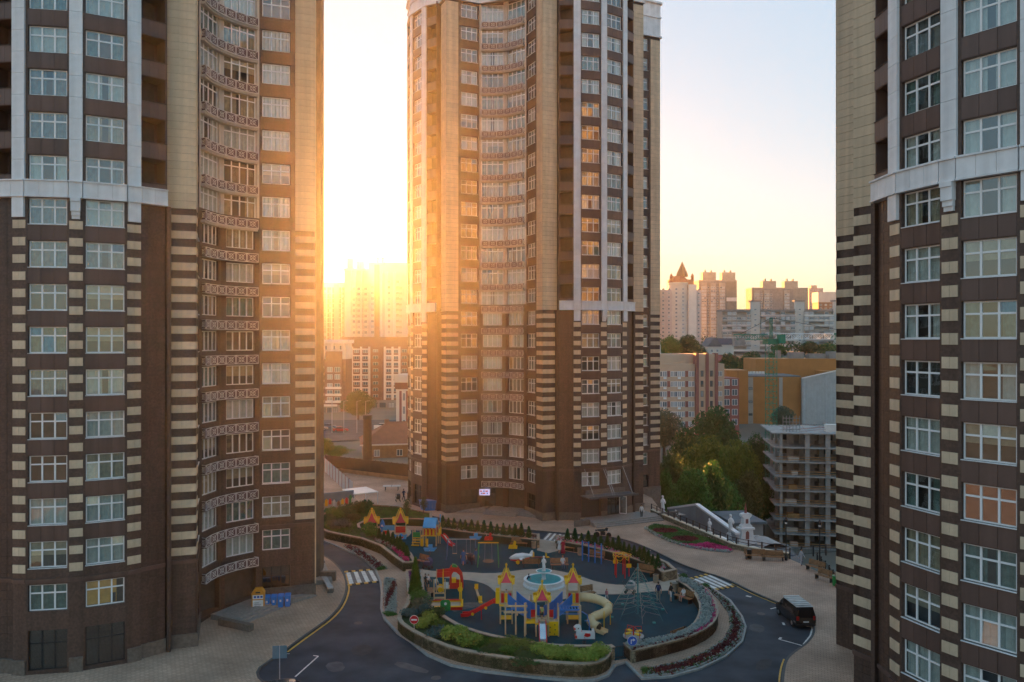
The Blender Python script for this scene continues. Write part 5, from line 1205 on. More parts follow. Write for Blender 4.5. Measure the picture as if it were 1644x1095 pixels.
MB().box(-1.3,-2.48,1.15,-.45,-2.42,1.85).box(.6,-2.48,1.15,1.4,-2.42,1.85).build('red_board', RED, C)
MB().cb(3.2,-3.3,0,.12,.12,2.5).build('post', WOODP, C); MB().cb(3.2,-2.5,0,.12,.12,2.3).build('post', WOODP, C)
for y in (-3.3,-2.5): MB().tube((1.42,y,2.15),(3.2,y,2.15),.045,.045,6).tube((1.42,y,1.8),(3.2,y,1.8),.03,.03,6).build('monkey_bar_rail', BLU, C)
for k in range(7): MB().tube((1.6+k*.24,-3.3,2.15),(1.6+k*.24,-2.5,2.15),.03,.03,6).build('monkey_bar_rung', BLU, C)
MB().path([(3.9,-3.2,0),(3.95,-3.2,.9),(3.75,-3.2,1.7),(3.3,-3.3,2.0)],.04,6).build('blue_pole', BLU, C); MB().tube((3.55,-3.2,1.2),(3.95,-3.2,1.2),.03,.03,6).build('blue_grip', BLU, C)
for x in (-1.9,-.7,.6): MB().cb(x,1.6,0,.12,.12,1.7).build('post', WOODP, C); MB().ball((x,1.6,1.78),.08,8).build('post_cap', WOODP, C)
MB().box(-2.0,1.55,1.2,.7,1.66,1.34).box(-2.0,1.55,.55,.7,1.66,.68).build('beam', WOODP, C); MB().box(-1.8,1.58,.2,.5,1.64,.34).build('beam', RED, C)
# fountain
fx, fy = G(873,939); Fo = thing('fountain', 'white round fountain with a turquoise basin and a statue on top', 'fountain', (fx,fy,.02))
MB().lathe([(2.05,0),(2.05,.12),(1.82,.16),(1.78,.42),(1.98,.52),(1.98,.62),(1.70,.62),(1.66,.30),(.2,.28)],n=36).build('basin', STONEW, Fo, smooth=False)
MB().lathe([(1.69,.31),(1.695,.60)],n=36).build('basin_lining', mat('turquoise_paint',(.02,.30,.34),.5), Fo)
MB().lathe([(1.66,.40),(.01,.401)],n=36).build('water', mat('fountain_water',(.025,.09,.06),.08,.3,1.5,spec=.6,bump=.15), Fo)
MB().lathe([(.42,.28),(.42,.5),(.2,.62),(.17,1.0),(.26,1.12),(.75,1.32),(.80,1.42),(.70,1.42),(.5,1.30),(.1,1.28)],n=24).build('upper_bowl', STONEW, Fo, smooth=True)
MB().lathe([(.68,1.40),(.01,1.401)],n=24).build('bowl_lining', mat('turquoise_paint',(.02,.30,.34),.5), Fo)
def statue_mesh():
    mb = MB(); mb.cb(0,0,0,.34,.34,.16); mb.path([(0,0,.16),(.02,0,.45),(-.02,0,.75),(.02,0,.98),(0,0,1.12),(.0,0,1.2)],[.17,.15,.13,.16,.13,.05],10); mb.ball((0,0,1.30),(.085,.09,.115),8); mb.path([(.14,0,1.08),(.22,-.05,.85),(.12,-.15,.78)],[.05,.045,.035],6); mb.path([(-.14,0,1.08),(-.2,.0,.86),(-.06,-.12,1.0)],[.05,.045,.035],6); mb.ball((0,.03,1.36),(.095,.09,.07),8); return mb.mesh('statue', STONEW, True)
STAT = statue_mesh(); put('statue', STAT, Fo, (0,0,1.36)).scale = (1.05,1.05,1.05)
# swings
def swing(label, px0, px1, py, h, mpost, mbar, kind):
    x0, y0 = G(px0,py); x1, y1 = G(px1,py); w = x1-x0; r = thing('swing_set', label, 'swing', ((x0+x1)/2,y0,.02))
    for sx in (-1,1):
        for sy in (-1,1): MB().tube((sx*(w/2+.12),sy*.75,0),(sx*w/2,0,h),.05,.05,8).build('leg', mpost, r)
    MB().tube((-w/2-.1,0,h),(w/2+.1,0,h),.06,.06,8).build('crossbar', mbar, r)
    if kind == 'nest':
        s_ = MB()
        for k in range(16):
            a, b = k*math.pi/8, (k+1)*math.pi/8; s_.tube((.55*math.cos(a),.55*math.sin(a),.5),(.55*math.cos(b),.55*math.sin(b),.5),.05,.05,6)
        for k in range(-3,4): l = math.sqrt(max(0,.3-(k*.15)**2)); s_.tube((-l,k*.15,.5),(l,k*.15,.5),.02,.02,4); s_.tube((k*.15,-l,.5),(k*.15,l,.5),.02,.02,4)
        s_.build('nest_seat', mat('rope_tan',(.28,.19,.11),.8), r)
        for sx in (-1,1):
            for sy in (-1,1): MB().tube((sx*.4,sy*.35,.5),(sx*.35,0,h),.015,.015,4).build('chain', GREYP, r)
    else:
        for sx in (-.25,.25):
            MB().cb(sx*w,0,.5,.5,.2,.05).build('seat', WOODP, r)
            for e in (-.22,.22): MB().tube((sx*w+e,0,.5),(sx*w+e,0,h),.014,.014,4).build('chain', GREYP, r)
    return r
swing('green and yellow nest swing behind the fountain', 769, 799, 908, 2.45, GRE, YEL, 'nest')
swing('blue-grey double swing behind the woman in blue', 719, 763, 896, 2.1, mat('swing_blue',(.06,.14,.25),.5), GREYP, 'seats')
# fire truck playhouse and the sandbox before it
x, y = G(722,950); T = thing('fire_truck_playhouse', 'red fire truck playhouse behind the sandbox', 'playground', (x,y,.02), R(4))
mb = MB(); prof = [(0,.5),(1.25,.5),(1.25,1.55),(1.15,2.0),(.8,2.35),(.3,2.45),(0,2.0)]
for yy in (-.5,.5): mb.prism([(0,0)],0,0) if False else None
def sidepanel(prof, y, t, m, nm, par, hole=None):
    mb = MB(); n = len(prof); A = [(p[0],y-t/2,p[1]) for p in prof]; B_ = [(p[0],y+t/2,p[1]) for p in prof]; mb.poly(A); mb.poly(B_[::-1])
    for i in range(n): j = (i+1) % n; mb.poly([A[j],A[i],B_[i],B_[j]])
    return mb.build(nm, m, par)
for yy in (-.5,.5):
    for P in ([(0,.45),(1.3,.45),(1.3,1.0),(0,1.0)],[(0,1.0),(.18,1.0),(.18,1.75),(.35,2.05),(.1,2.3),(0,2.2)],[(1.05,1.0),(1.3,1.0),(1.2,1.7),(.75,2.35),(.1,2.42),(.1,2.3),(.35,2.05),(.65,2.0),(.95,1.7)]): sidepanel(P,yy,.05,RED,'cab_panel',T)
    for xx in (1.0,-.9): MB().lathe([(.24,0),(.24,.08),(.1,.1)],n=14).build('wheel_disc', YEL, T, (xx,yy-.08,.42)).rotation_euler = (R(90),0,0)
    sidepanel([(-1.25,1.55),(0,1.6),(0,2.1),(-1.25,2.0)],yy,.05,RED,'body_panel',T)
sidepanel([(.2,2.42),(.75,2.38),(.55,2.6),(.25,2.66)],0,.5,GRE,'cab_top',T); MB().box(.2,-.3,.9,.6,.3,1.3).build('seat', YEL, T)
for xx in (-1.25,-.62): 
    for yy in (-.5,.5): MB().cb(xx,yy,0,.1,.1,2.05).build('post', YEL if xx > -1 else WOODP, T)
MB().box(-1.3,-.52,.42,0,.52,.5).build('deck', WOODP, T); MB().box(-.55,-.54,.5,-.1,-.5,1.1).build('front_board', WHT, T)
x, y = G(714,974); T = thing('sandbox', 'square sandbox with red and yellow boards and a green arch panel', 'sandbox', (x,y,.02), R(3))
MB().box(-1.45,-.85,0,1.5,.9,.14).build('sand', mat('sand',(.42,.35,.27),.95), T)
for P, m in (((-1.5,-.95,1.55,-.85),RED),((-1.5,.9,1.55,1.0),YEL),((-1.6,-.95,-1.5,1.0),YEL),((1.5,-.95,1.6,1.0),RED)): MB().box(P[0],P[1],.0,P[2],P[3],.28).build('side_board', m, T); MB().box(P[0]-.06,P[1]-.06,.28,P[2]+.06,P[3]+.06,.34).build('seat_board', YEL if m is RED else RED, T)
sidepanel([(-.35,0),(.55,0),(.55,.75),(.4,.95),(-.2,.95),(-.35,.8)],-1.02,.06,GRE,'arch_panel',T); MB().lathe([(.13,0),(.13,.02)],n=12).build('arch_hole', WHT, T, (.1,-1.06,.62)).rotation_euler = (R(90),0,0)
for xx, yy in ((-1.0,.9),(.0,.9),(1.35,.9),(1.5,-.2)): MB().cb(xx,yy,.3,.1,.1,1.9).build('post', YEL if xx > 1 else WOODP, T)
MB().box(-1.0,.86,.45,.05,.94,.6).box(-1.0,.86,.9,.05,.94,1.0).build('rail', WOODP, T)
# two crown pavilions, rocket and play panels at the far left
for px, l in ((597,'left one of the two small crown-roofed pavilions by the sand'),(643,'right one of the two small crown-roofed pavilions, by the playhouse')):
    x, y = G(px,860); P = thing('play_pavilion', l, 'playground', (x,y,.02), R(8), 'crown pavilions'); posts(P,0,0,1.3,1.75); crownroof(P,0,0,1.75,1.5,RED,.8)
    MB().cb(0,0,.3,1.3,1.3,.06).build('seat_deck', WOODP, P)
    for sy in (-.65,.65): MB().cb(0,sy,.55,1.2,.05,.45).build('side_board', RED if px > 600 else WOODP, P)
x, y = G(614,857); P = thing('rocket_panel', 'blue and white rocket climbing toy between the pavilions', 'playground', (x,y,.02)); MB().lathe([(.22,.3),(.32,.7),(.32,1.2),(.18,1.6),(0,1.85)],n=12).build('rocket_body', BLU, P)
for k in range(3): MB().cb(math.cos(k*2.09)*.38,math.sin(k*2.09)*.38,0,.36,.05,.75,0,k*2.09).build('fin', (RED,YEL,WHT)[k], P)
MB().lathe([(.13,0),(.13,.03)],n=12).build('porthole', WHT, P, (0,-.32,1.1)).rotation_euler = (R(90),0,0)
x, y = G(627,858); P = thing('play_bridge', 'light blue play bridge with a small slide between the pavilions', 'playground', (x,y,.02)); MB().box(-.9,-.4,.55,.7,.4,.62).build('deck', YEL, P); MB().box(-.9,-.44,.6,.7,-.38,1.05).box(-.9,.38,.6,.7,.44,1.05).build('side_panel', LBL, P); slide(P,[(-.9,0,.6),(-1.6,-.3,.1)],.4,BLU,LBL)
for xx in (-.85,.65):
    for yy in (-.38,.38): MB().cb(xx,yy,0,.09,.09,1.1).build('post', WOODP, P)
x, y = G(640,866); P = thing('boat_panel', 'low blue and white wave-shaped play panel on the sand edge', 'playground', (x,y,.02), R(14)); sidepanel([(-.9,0),(.9,0),(1.0,.6),(.6,.5),(.3,.75),(-.1,.5),(-.5,.7),(-.95,.45)],0,.08,LBL,'panel',P); sidepanel([(-.5,.1),(.2,.1),(0,.45),(-.3,.4)],-.06,.04,WHT,'painted_wave',P); sidepanel([(.25,.15),(.6,.15),(.5,.4)],-.06,.04,RED,'painted_fish',P)
# playhouse with a blue roof
x, y = G(692,874); P = thing('play_house', 'playhouse with a light blue roof, red and yellow slats and a red slide', 'playground', (x,y,.02), R(-6))
posts(P,0,0,1.5,2.2,d=1.3); posts(P,-1.6,.0,.9,1.7,d=1.1); MB().cb(0,0,1.15,1.7,1.5,.1).build('deck', YEL, P); MB().cb(-1.6,0,.85,1.0,1.2,.1).build('deck', YEL, P)
for sy in (-.66,.66):
    for k in range(7): MB().cb(-.66+k*.22,sy,1.25,.19,.05,.7).build('slat', RED if k % 2 == 0 else YEL, P)
MB().cb(-1.6,-.6,.95,.85,.05,.6).build('board', GRE, P); MB().cb(-.8,-.2,1.25,.06,1.0,1.2).build('end_board', RED, P)
for sy in (-1,1): MB().hexa([(-.8,sy*.95,2.15),(.75,sy*.95,2.15),(.75,0,3.1),(-.8,0,3.1),(-.8,sy*.95,2.22),(.75,sy*.95,2.22),(.75,0,3.18),(-.8,0,3.18)]).build('roof_panel', LBL, P)
for xx in (-.82,.77): sidepanel([(0,0)]*0+[(-.95,2.1),(.95,2.1),(0,3.1)],0,.05,YEL,'gable',P).rotation_euler = (0,0,R(90)); 
MB().lathe([(.05,0),(.05,.9),(.12,1.0),(.0,1.1)],(1.0,.5,2.4),8).build('finial', LBL, P); MB().cb(1.0,.5,0,.1,.1,2.5).build('post', WOODP, P)
slide(P,[(1.35,-.2,1.2),(1.6,-.3,1.1),(2.4,-.8,.3),(2.9,-1.0,.18)],.42,RED,WHT); MB().box(1.05,-.75,1.2,1.15,-.4,2.0).box(1.05,.2,1.2,1.15,.5,2.0).build('slide_gate', YEL, P)
for k in range(3): MB().box(-2.1+k*.02,-1.2+k*.25,.1+k*.25,-1.2,-1.0+k*.25,.2+k*.25).build('step', YEL, P)
MB().cb(-.9,-.9,0,.3,.05,.9).cb(-.3,-.9,0,.3,.05,.9).build('step_side', YEL, P)
# spring riders and small toys
def rider(label, px, py, m1, m2, kind, rz=0, sc=1.):
    x, y = G(px,py); P = thing('spring_rider', label, 'spring rider', (x,y,.02), rz); P.scale = (sc,)*3
    sp = [(.12*math.cos(k*.9),.12*math.sin(k*.9),k*.018) for k in range(22)]; MB().path(sp,.02,5).build('spring', BLACKM, P); MB().cb(0,0,.38,.6,.25,.06).build('seat', m2, P)
    if kind == 'dog': prof = [(-.62,.42),(.72,.42),(.72,.85),(.66,1.05),(.55,1.0),(.52,.85),(-.2,.88),(-.22,1.2),(-.35,1.32),(-.55,1.3),(-.72,1.15),(-.68,.98),(-.5,.95)]
    elif kind == 'boat': prof = [(-.55,.4),(.5,.4),(.8,.75),(.3,.72),(.3,1.1),(-.15,1.1),(-.15,.72),(-.7,.75)]
    else: prof = [(-.5,.4),(.5,.4),(.55,.7),(.35,.75),(.4,1.15),(.15,1.25),(.05,.8),(-.4,.78)]
    for yy in (-.17,.17): sidepanel(prof,yy,.05,m1,'side_panel',P)
    if kind == 'dog':
        for yy in (-.2,.2): sidepanel([(-.05,.62),(.2,.55),(.42,.62),(.4,.8),(.05,.82)],yy,.03,RED,'red_patch',P); sidepanel([(-.68,1.02),(-.75,1.12),(-.66,1.22),(-.58,1.1)],yy,.03,RED,'red_ear',P); sidepanel([(-.66,.46),(-.5,.46),(-.52,.66),(-.64,.64)],yy,.03,RED,'red_paw',P); MB().ball((-.42,yy*1.05,1.14),.045,6).build('eye', BLACKM, P)
    MB().tube((-.2,-.3,.98),(-.2,.3,.98),.025,.025,6).build('handle', m2, P); MB().tube((0,-.3,.52),(0,.3,.52),.025,.025,6).build('foot_rest', m2, P); return P
rider('white dog shaped spring rider with red patches near the front coping', 938, 1034, WHT, RED, 'dog', 0, 1.15)
rider('blue and white boat spring rider in front of the playhouse', 690, 890, LBL, WHT, 'boat'); rider('blue boat rider with a red keel behind the double swing', 763, 871, LBL, RED, 'boat'); rider('red and white spring rider behind the nest swing', 784, 872, RED, WHT, 'horse'); rider('yellow and red spring rider near the dark bench', 823, 886, YEL, RED, 'horse')
# airplane and seesaw
x, y = G(836,904); P = thing('play_airplane', 'white toy airplane with a red belly behind the left bench', 'playground', (x,y,.02), R(6))
o = MB().path([(-1.25,0,.55),(-1.0,0,.62),(-.5,0,.72),(.2,0,.78),(.9,0,.80),(1.25,0,.82)],[.05,.2,.34,.34,.2,.08],12).build('fuselage', WHT, P, smooth=True); MB().path([(-1.1,0,.42),(-.4,0,.42),(.5,0,.5),(1.0,0,.62)],[.1,.24,.2,.06],10).build('belly', RED, P)
sidepanel([(.85,.85),(1.3,.85),(1.35,1.35),(1.15,1.35)],0,.06,WHT,'tail_fin',P); MB().box(-.2,-1.1,.62,.35,1.1,.68).build('wing', WHT, P); MB().box(.95,-.45,.8,1.25,.45,.85).build('tailplane', WHT, P)
for yy in (-.3,.3): MB().lathe([(.2,0),(.2,.1)],n=12).build('wheel', YEL, P, (-.35,yy,.2)).rotation_euler = (R(90),0,0)
MB().ball((-.75,-.2,.78),.06,6).ball((-.75,.2,.78),.06,6).build('eye', BLACKM, P)
for px0, py0, px1, py1, l, m in ((853,896,880,893,'red-brown seesaw with yellow end posts behind the left bench',mat('seesaw_red',(.25,.06,.04),.5)),(764,946,772,966,'tan seesaw plank with yellow ends left of the castle',WOODP)):
    a = G(px0,py0,.45); b_ = G(px1,py1,.45); P = thing('seesaw', l, 'seesaw', ((a[0]+b_[0])/2,(a[1]+b_[1])/2,.02), math.atan2(b_[1]-a[1],b_[0]-a[0])); L = math.dist(a,b_)/2
    MB().hexa([(-L,-.1,.55),(-L,.1,.55),(L,.1,.28),(L,-.1,.28),(-L,-.1,.65),(-L,.1,.65),(L,.1,.38),(L,-.1,.38)]).build('plank', m, P); MB().cb(0,0,0,.2,.3,.45).build('pivot', BLACKM, P)
    for sx, z in ((-1,.6),(1,.33)): MB().cb(sx*L*.93,0,z,.3,.32,.08).build('seat', YEL, P); MB().cb(sx*L*.75,0,z,.06,.34,.5).build('grip_board', YEL, P)
# blue bars, red climber, rope pyramid, carousel
x0, y0 = G(935,900); P = thing('exercise_bars', 'four tall blue exercise posts before the far right bench', 'exercise bars', (x0,y0,.02), math.atan2(G(968,906)[1]-y0,G(968,906)[0]-x0))
for k in range(4): MB().tube((k*.78,0,0),(k*.78,0,2.2+.0*k),.075,.075,8).build('post', NAVY if 0 else BLU, P)
for k, z in ((0,2.05),(1,1.6),(2,1.2)): MB().tube((k*.78,0,z),(k*.78+.78,0,z),.03,.03,6).build('bar', BLU, P)
x, y = G(998,925); P = thing('red_climber', 'red climbing frame with a yellow rope crown on top', 'climbing frame', (x,y,.02))
for k in range(5): a = k*1.256; MB().tube((.75*math.cos(a),.75*math.sin(a),0),(.75*math.cos(a),.75*math.sin(a),2.2),.06,.06,8).build('post', RED, P)
for k in range(5):
    a, b_ = k*1.256, (k+1)*1.256; p, q = Vector((.75*math.cos(a),.75*math.sin(a),2.2)), Vector((.75*math.cos(b_),.75*math.sin(b_),2.2)); MB().tube(p,q,.04,.04,6).build('top_rail', RED, P); MB().path([p*1.0,p*1.35+Vector((0,0,-.05-.9)),(p+q)*.62+Vector((0,0,-1.0)),q],.03,5).build('yellow_rope', YEL, P); MB().tube(p*1.35+Vector((0,0,-.75)),q*1.35+Vector((0,0,-.75)),.03,.03,5).build('yellow_rope', YEL, P); MB().tube(p,(0,0,2.35),.03,.03,5).build('yellow_rope', YEL, P)
for k, z in ((0,.9),(2,1.2)): MB().cb(.72*math.cos(k*1.256),.72*math.sin(k*1.256)-.1,z,.5,.06,.4).build('foot_plate', YEL, P)
x, y = G(1024,985); P = thing('rope_pyramid', 'tall teal rope climbing pyramid on a central mast', 'climbing net', (x,y,.02)); MB().tube((0,0,0),(0,0,4.4),.07,.06,8).build('mast', mat('mast_teal',(.05,.20,.22),.4), P)
N = 8
for k in range(N):
    a, b_ = k*2*math.pi/N, (k+1)*2*math.pi/N; g = MB(); R0 = 2.6
    g.tube((R0*math.cos(a),R0*math.sin(a),0),(0,0,4.2),.012,.012,4)
    for lv in range(1,9):
        t = lv/10; r1 = R0*(1-t); r_in = r1*.55; z = 4.2*t
        p = (r1*math.cos(a),r1*math.sin(a),z); q = (r1*math.cos(b_),r1*math.sin(b_),z); mid = (r_in*math.cos((a+b_)/2),r_in*math.sin((a+b_)/2),z+.15); g.tube(p,mid,.008,.008,4,cap=False); g.tube(mid,q,.008,.008,4,cap=False); g.tube(mid,(0,0,z+.3),.008,.008,4,cap=False)
    g.build('net', ROPE if k % 2 else PROPE, P)
for k in range(4): a = k*1.57+.4; MB().cb(2.6*math.cos(a),2.6*math.sin(a),0,.25,.25,.1).build('anchor', ROPE, P)
x, y = G(1017,1024); P = thing('carousel', 'small red and yellow carousel behind the turn sign', 'carousel', (x,y,.02)); MB().lathe([(.85,.12),(.85,.2),(.1,.22)],n=20).build('disc', GREYP, P); MB().tube((0,0,0),(0,0,.95),.07,.05,8).build('hub', RED, P)
for k in range(4): a = k*1.57+.5; MB().cb(.55*math.cos(a),.55*math.sin(a),.42,.5,.3,.08,0,a).build('seat', YEL, P); MB().path([(.15*math.cos(a),.15*math.sin(a),.9),(.8*math.cos(a),.8*math.sin(a),.8),(.82*math.cos(a),.82*math.sin(a),.2)],.025,5).build('rail', RED, P)
# ------------------------------------------------------------------ entrances, terrace edge, monuments
def wmat(root, p): return root.matrix_world @ Vector(p)
bpy.context.view_layer.update()
SIGNB = mat('sign_blue',(.02,.09,.42),.4); SIGNR = mat('sign_red',(.5,.015,.02),.4); SIGNW = mat('sign_white',(.75,.75,.75),.4); GALV = mat('galvanised',(.40,.44,.48),.4,.1,2,metal=.5)
def facept(T, i, x, y): p = T.fp(i,x,y); q = T.root.matrix_world @ Vector((p[0],p[1],0)); return (q.x,q.y)
thM = R(25)
# middle tower main entrance: platform, steps, canopy, doors
E = thing('entrance_steps', 'granite steps and platform at the main entrance of the middle tower', 'steps', facept(TM,0,.6,2.3)+(0,), thM)
for k, d in enumerate((4.4,4.0,3.6)): MB().box(-4.2-k*.0,-d,k*.15,6.2,.0,(k+1)*.15).build('step', STEPS, E)
for x0, x1, y0 in ((6.2,9.4,-3.2),(-6.4,-4.2,-2.6)): MB().box(x0,y0,0,x1,y0+.35,.75).build('ramp_wall', STONE, E)
MB().hexa([(6.2,-2.8,0),(11,-2.8,0),(11,-1.2,0),(6.2,-1.2,0),(6.2,-2.8,.45),(11,-2.8,.02),(11,-1.2,.02),(6.2,-1.2,.45)]).build('ramp', STEPS, E)
K = thing('entrance_canopy', 'dark glass entrance canopy hung on steel rods on the middle tower', 'canopy', facept(TM,0,.3,2.35)+(0,), thM)
MB().box(-4.0,-2.6,3.35,3.6,-.2,3.5).box(-4.0,-2.6,3.5,3.6,-2.5,3.62).build('canopy_roof', mat('canopy_grey',(.09,.095,.10),.35), K); MB().box(-3.2,-.25,3.5,3.0,-.12,4.1).build('wall_band', STONE, K)
for x in (-3.2,-.3,.0,2.8): MB().tube((x,-2.4,3.6),(x-.1,-.05,6.9),.035,.035,6).build('tie_rod', GALV, K)
for i, (xa, xb) in enumerate(((-3.3,-.45),(.45,3.3))):
    sgm = TM.seg(0,(-3.3,1.95) if i == 0 else (.45,2.4),(-.45,2.4) if i == 0 else (3.3,1.95))
    if i == 0:
        o = put('roller_shutter', lib('shutter', lambda: [MB().box(-1.25,0,0,1.25,.05,2.95)][0].mesh('roller_shutter', mat('dark_shutter',(.03,.034,.045),.5,.1,1))), TM.root, sgm.at(sgm.L/2,-.15,.3), sgm.rz)
        for k in range(12): MB().box(-1.25,-.02,k*.24+.02,1.25,0,k*.24+.2).build('shutter_slat', mat('dark_shutter',(.03,.034,.045),.5), o)
    else:
        TM.window(sgm, sgm.L/2, .45, 2.55, 2.6, 3, True, -.2, False, sep=False, name='entrance_door', dark=True)
        o = put('open_door', frame_mesh(1.0,2.4,1,False), TM.root, sgm.at(sgm.L*.86,.5,.45), sgm.rz+R(-55)); put('glazing', lib('og', lambda: MB().box(-.44,.03,.07,.44,.04,2.33).mesh('glazing', GLASS)), o)
# lit sign on the wall beside the middle bay
sgm = TM.seg(0,(-13,-10),(-8,-5)); pm = TM.seg(0,(-18,-10),(-13,-10))
o = MB().box(-.75,-.12,0,.75,0,.85).build('lit_sign', [glow('sign_glow',(.62,.55,.85),.09)], TM.root, Seg(TM.fp(0,-13,-10),TM.fp(0,-10.6,-8.8)).at(.75,.02,2.1), Seg(TM.fp(0,-13,-10),TM.fp(0,-10.6,-8.8)).rz)
for k, (x, z, w) in enumerate(((-.5,.5,.3),(-.1,.5,.25),(.3,.5,.35),(-.45,.2,.2),(-.1,.2,.4),(.4,.2,.2))): MB().box(x-w/2,-.14,z,x+w/2,-.12,z+.18).build('sign_mark', SIGNB if k % 2 else SIGNR, o)
E = thing('entrance_steps', 'granite steps and ramps at the concave bay of the middle tower', 'steps', (TM.root.matrix_world @ Vector((*TM.fp(0,-10.2,-7.2),0))).to_tuple(), thM-R(45))
for k, d in enumerate((2.6,2.2,1.8)): MB().box(-2.4,-d,k*.14,2.4,1.5,(k+1)*.14).build('step', STEPS, E)
for s_ in (-1,1): MB().hexa([(s_*2.4,-1.7,0),(s_*6.4,-2.6,0),(s_*6.4,-1.4,0),(s_*2.4,-.4,0),(s_*2.4,-1.7,.7),(s_*6.4,-2.6,.12),(s_*6.4,-1.4,.12),(s_*2.4,-.4,.7)]).build('ramp', STEPS, E)
# left tower: entrance steps, ramps and kiosk
bx_, by_ = facept(TL,0,11.3,-6.7)
E = thing('entrance_steps', 'dark granite steps and ramp at the concave bay of the left tower', 'steps', (bx_,by_,0), R(19)+R(45))
for k, d in enumerate((2.4,2.0,1.6)): MB().box(-2.2,-d,k*.15,2.4,1.2,(k+1)*.15).build('step', STEPS, E)
MB().hexa([(2.4,-1.9,0),(6.8,-2.9,0),(6.8,-1.7,0),(2.4,-.6,0),(2.4,-1.9,.75),(6.8,-2.9,.1),(6.8,-1.7,.1),(2.4,-.6,.75)]).build('ramp', STEPS, E); MB().box(-3.0,-4.0,0,-2.5,-.5,.55).build('ramp_wall', STONE, E)
px, py = G(415,979); K = thing('donation_kiosk', 'orange and white kiosk box beside the blue bins', 'kiosk', (px,py,0), R(10)); MB().prism([(-.55,-.35),(.55,-.35),(.55,.35),(-.55,.35)],0,1.55).build('body', mat('kiosk_orange',(.60,.25,.02),.5), K); MB().hexa([(-.58,-.38,1.55),(.58,-.38,1.55),(.58,.38,1.55),(-.58,.38,1.55),(-.3,-.38,1.95),(.3,-.38,1.95),(.3,.38,1.95),(-.3,.38,1.95)]).build('roof', mat('kiosk_orange',(.60,.25,.02),.5), K); MB().box(-.45,-.38,.15,.45,-.36,1.0).build('poster', SIGNW, K); MB().box(-.45,-.385,1.1,.45,-.36,1.45).build('header', SIGNW, K); MB().box(-.2,-.40,1.62,.2,-.385,1.74).build('slot', BLACKM, K)
for k in range(3): MB().box(-.35+k*.28,-.4,1.2,-.15+k*.28,-.387,1.38).build('letter_mark', SIGNB, K)
for k in range(4): MB().box(-.32,-.4,.3+k*.15,.1+.1*(k % 3),-.382,.36+k*.15).build('text_line', GREYP, K)
def wheelie(px, py, label):
    x, y = G(px,py); b_ = thing('waste_bin', label, 'bin', (x,y,0), R(8), 'blue bins by the left tower'); b_.scale = (.8,.9,1); MB().hexa([(-.25,-.28,.05),(.25,-.28,.05),(.25,.22,.05),(-.25,.22,.05),(-.31,-.36,1.0),(.31,-.36,1.0),(.31,.34,1.0),(-.31,.34,1.0)]).build('body', BLU, b_)
    MB().hexa([(-.33,-.38,1.0),(.33,-.38,1.0),(.33,.38,1.0),(-.33,.38,1.0),(-.31,-.36,1.06),(.31,-.36,1.06),(.31,.36,1.14),(-.31,.36,1.14)]).build('lid', BLU, b_)
    for sx in (-.26,.26): MB().tube((sx-.04,.3,.1),(sx+.04,.3,.1),.1,.1,10).build('wheel', BLACKM, b_)
    MB().tube((-.28,.4,1.02),(.28,.4,1.02),.025,.025,6).build('handle', BLU, b_); MB().box(-.1,-.345,.55,.1,-.33,.75).build('label_patch', SIGNW, b_)
for i, (px, py) in enumerate(((429,976),(440,975),(451,974),(462,973))): wheelie(px,py,ORD[i]+' blue wheeled bin counting from the orange kiosk')
def at3(px, py, z=0): x, y = G(px,py,z); return (x,y,z)
o = thing('stone_bench', 'long grey stone slab bench on the pavement right of the left tower', 'bench', at3(525,940), 0)
a, b_ = Vector(G(516,925)), Vector(G(531,951)); d = b_-a; MB().cb((a.x+b_.x)/2-at3(525,940)[0],(a.y+b_.y)/2-at3(525,940)[1],.35,d.length,.5,.12,0,math.atan2(d.y,d.x)).build('slab', mat('bench_grey',(.34,.34,.35),.6), o); e_ = G(527,931); MB().cb(e_[0]-at3(525,940)[0],e_[1]-at3(525,940)[1],0,1.5,.5,.9).build('end_block', STONE, o); e_ = G(531,950); MB().cb(e_[0]-at3(525,940)[0],e_[1]-at3(525,940)[1],0,.5,.6,.35).build('foot', STONE, o)
o = thing('entrance_steps', 'pale steps at the side entrance of the left tower', 'steps', at3(505,925), R(-70))
for k in range(3): MB().box(-3,-.6-.4*(3-k),k*.15,3,1.4,(k+1)*.15).build('step', STEPS, o)
MB().box(-3.4,-1.8,0,-3.0,1.4,.7).build('side_wall', STEPS, o)
# mural, canopy, fences at the far left
MUR = mat('mural_sky',(.10,.17,.26),.7,scale=.8,c2=(.20,.27,.34)); a, b_ = Vector(G(503,830)), Vector(G(568,822)); ang = math.atan2(b_.y-a.y,b_.x-a.x); L = (b_-a).length
Wm = thing('mural_wall', 'wall with a painted mural of colourful houses on a green hill', 'wall', (a.x,a.y,0), ang); MB().box(0,0,0,L,.2,3.1).build('panel', MUR, Wm)
Pp = [(0,.1),(L,.1),(L,1.8),(L*.8,2.1),(L*.55,1.7),(L*.35,2.2),(L*.15,1.2),(0,.4)]; sidepanel(Pp,-.012,.02,mat('mural_pale',(.50,.50,.46),.7,.15,1),'painted_town',Wm); sidepanel([(L*.15,.1),(L,.1),(L,1.2),(L*.6,1.0),(L*.3,1.1)],-.03,.014,mat('mural_green',(.05,.16,.07),.8,.3,2),'painted_hill',Wm)
for k, (t, z, h, m) in enumerate(((.28,1.3,.8,YEL),(.37,1.5,.6,RED),(.47,1.2,.7,WHT),(.58,1.2,.5,mat('mural_brown',(.25,.12,.06),.7)),(.68,1.3,.6,YEL),(.78,1.2,.8,RED),(.88,1.4,.9,GRE),(.93,.3,1.6,WHT),(.12,.4,.6,WHT))): sidepanel([(L*t,z),(L*t+.4,z),(L*t+.4,z+h),(L*t+.2,z+h+.25),(L*t,z+h)],-.045,.012,m,'painted_house',Wm)
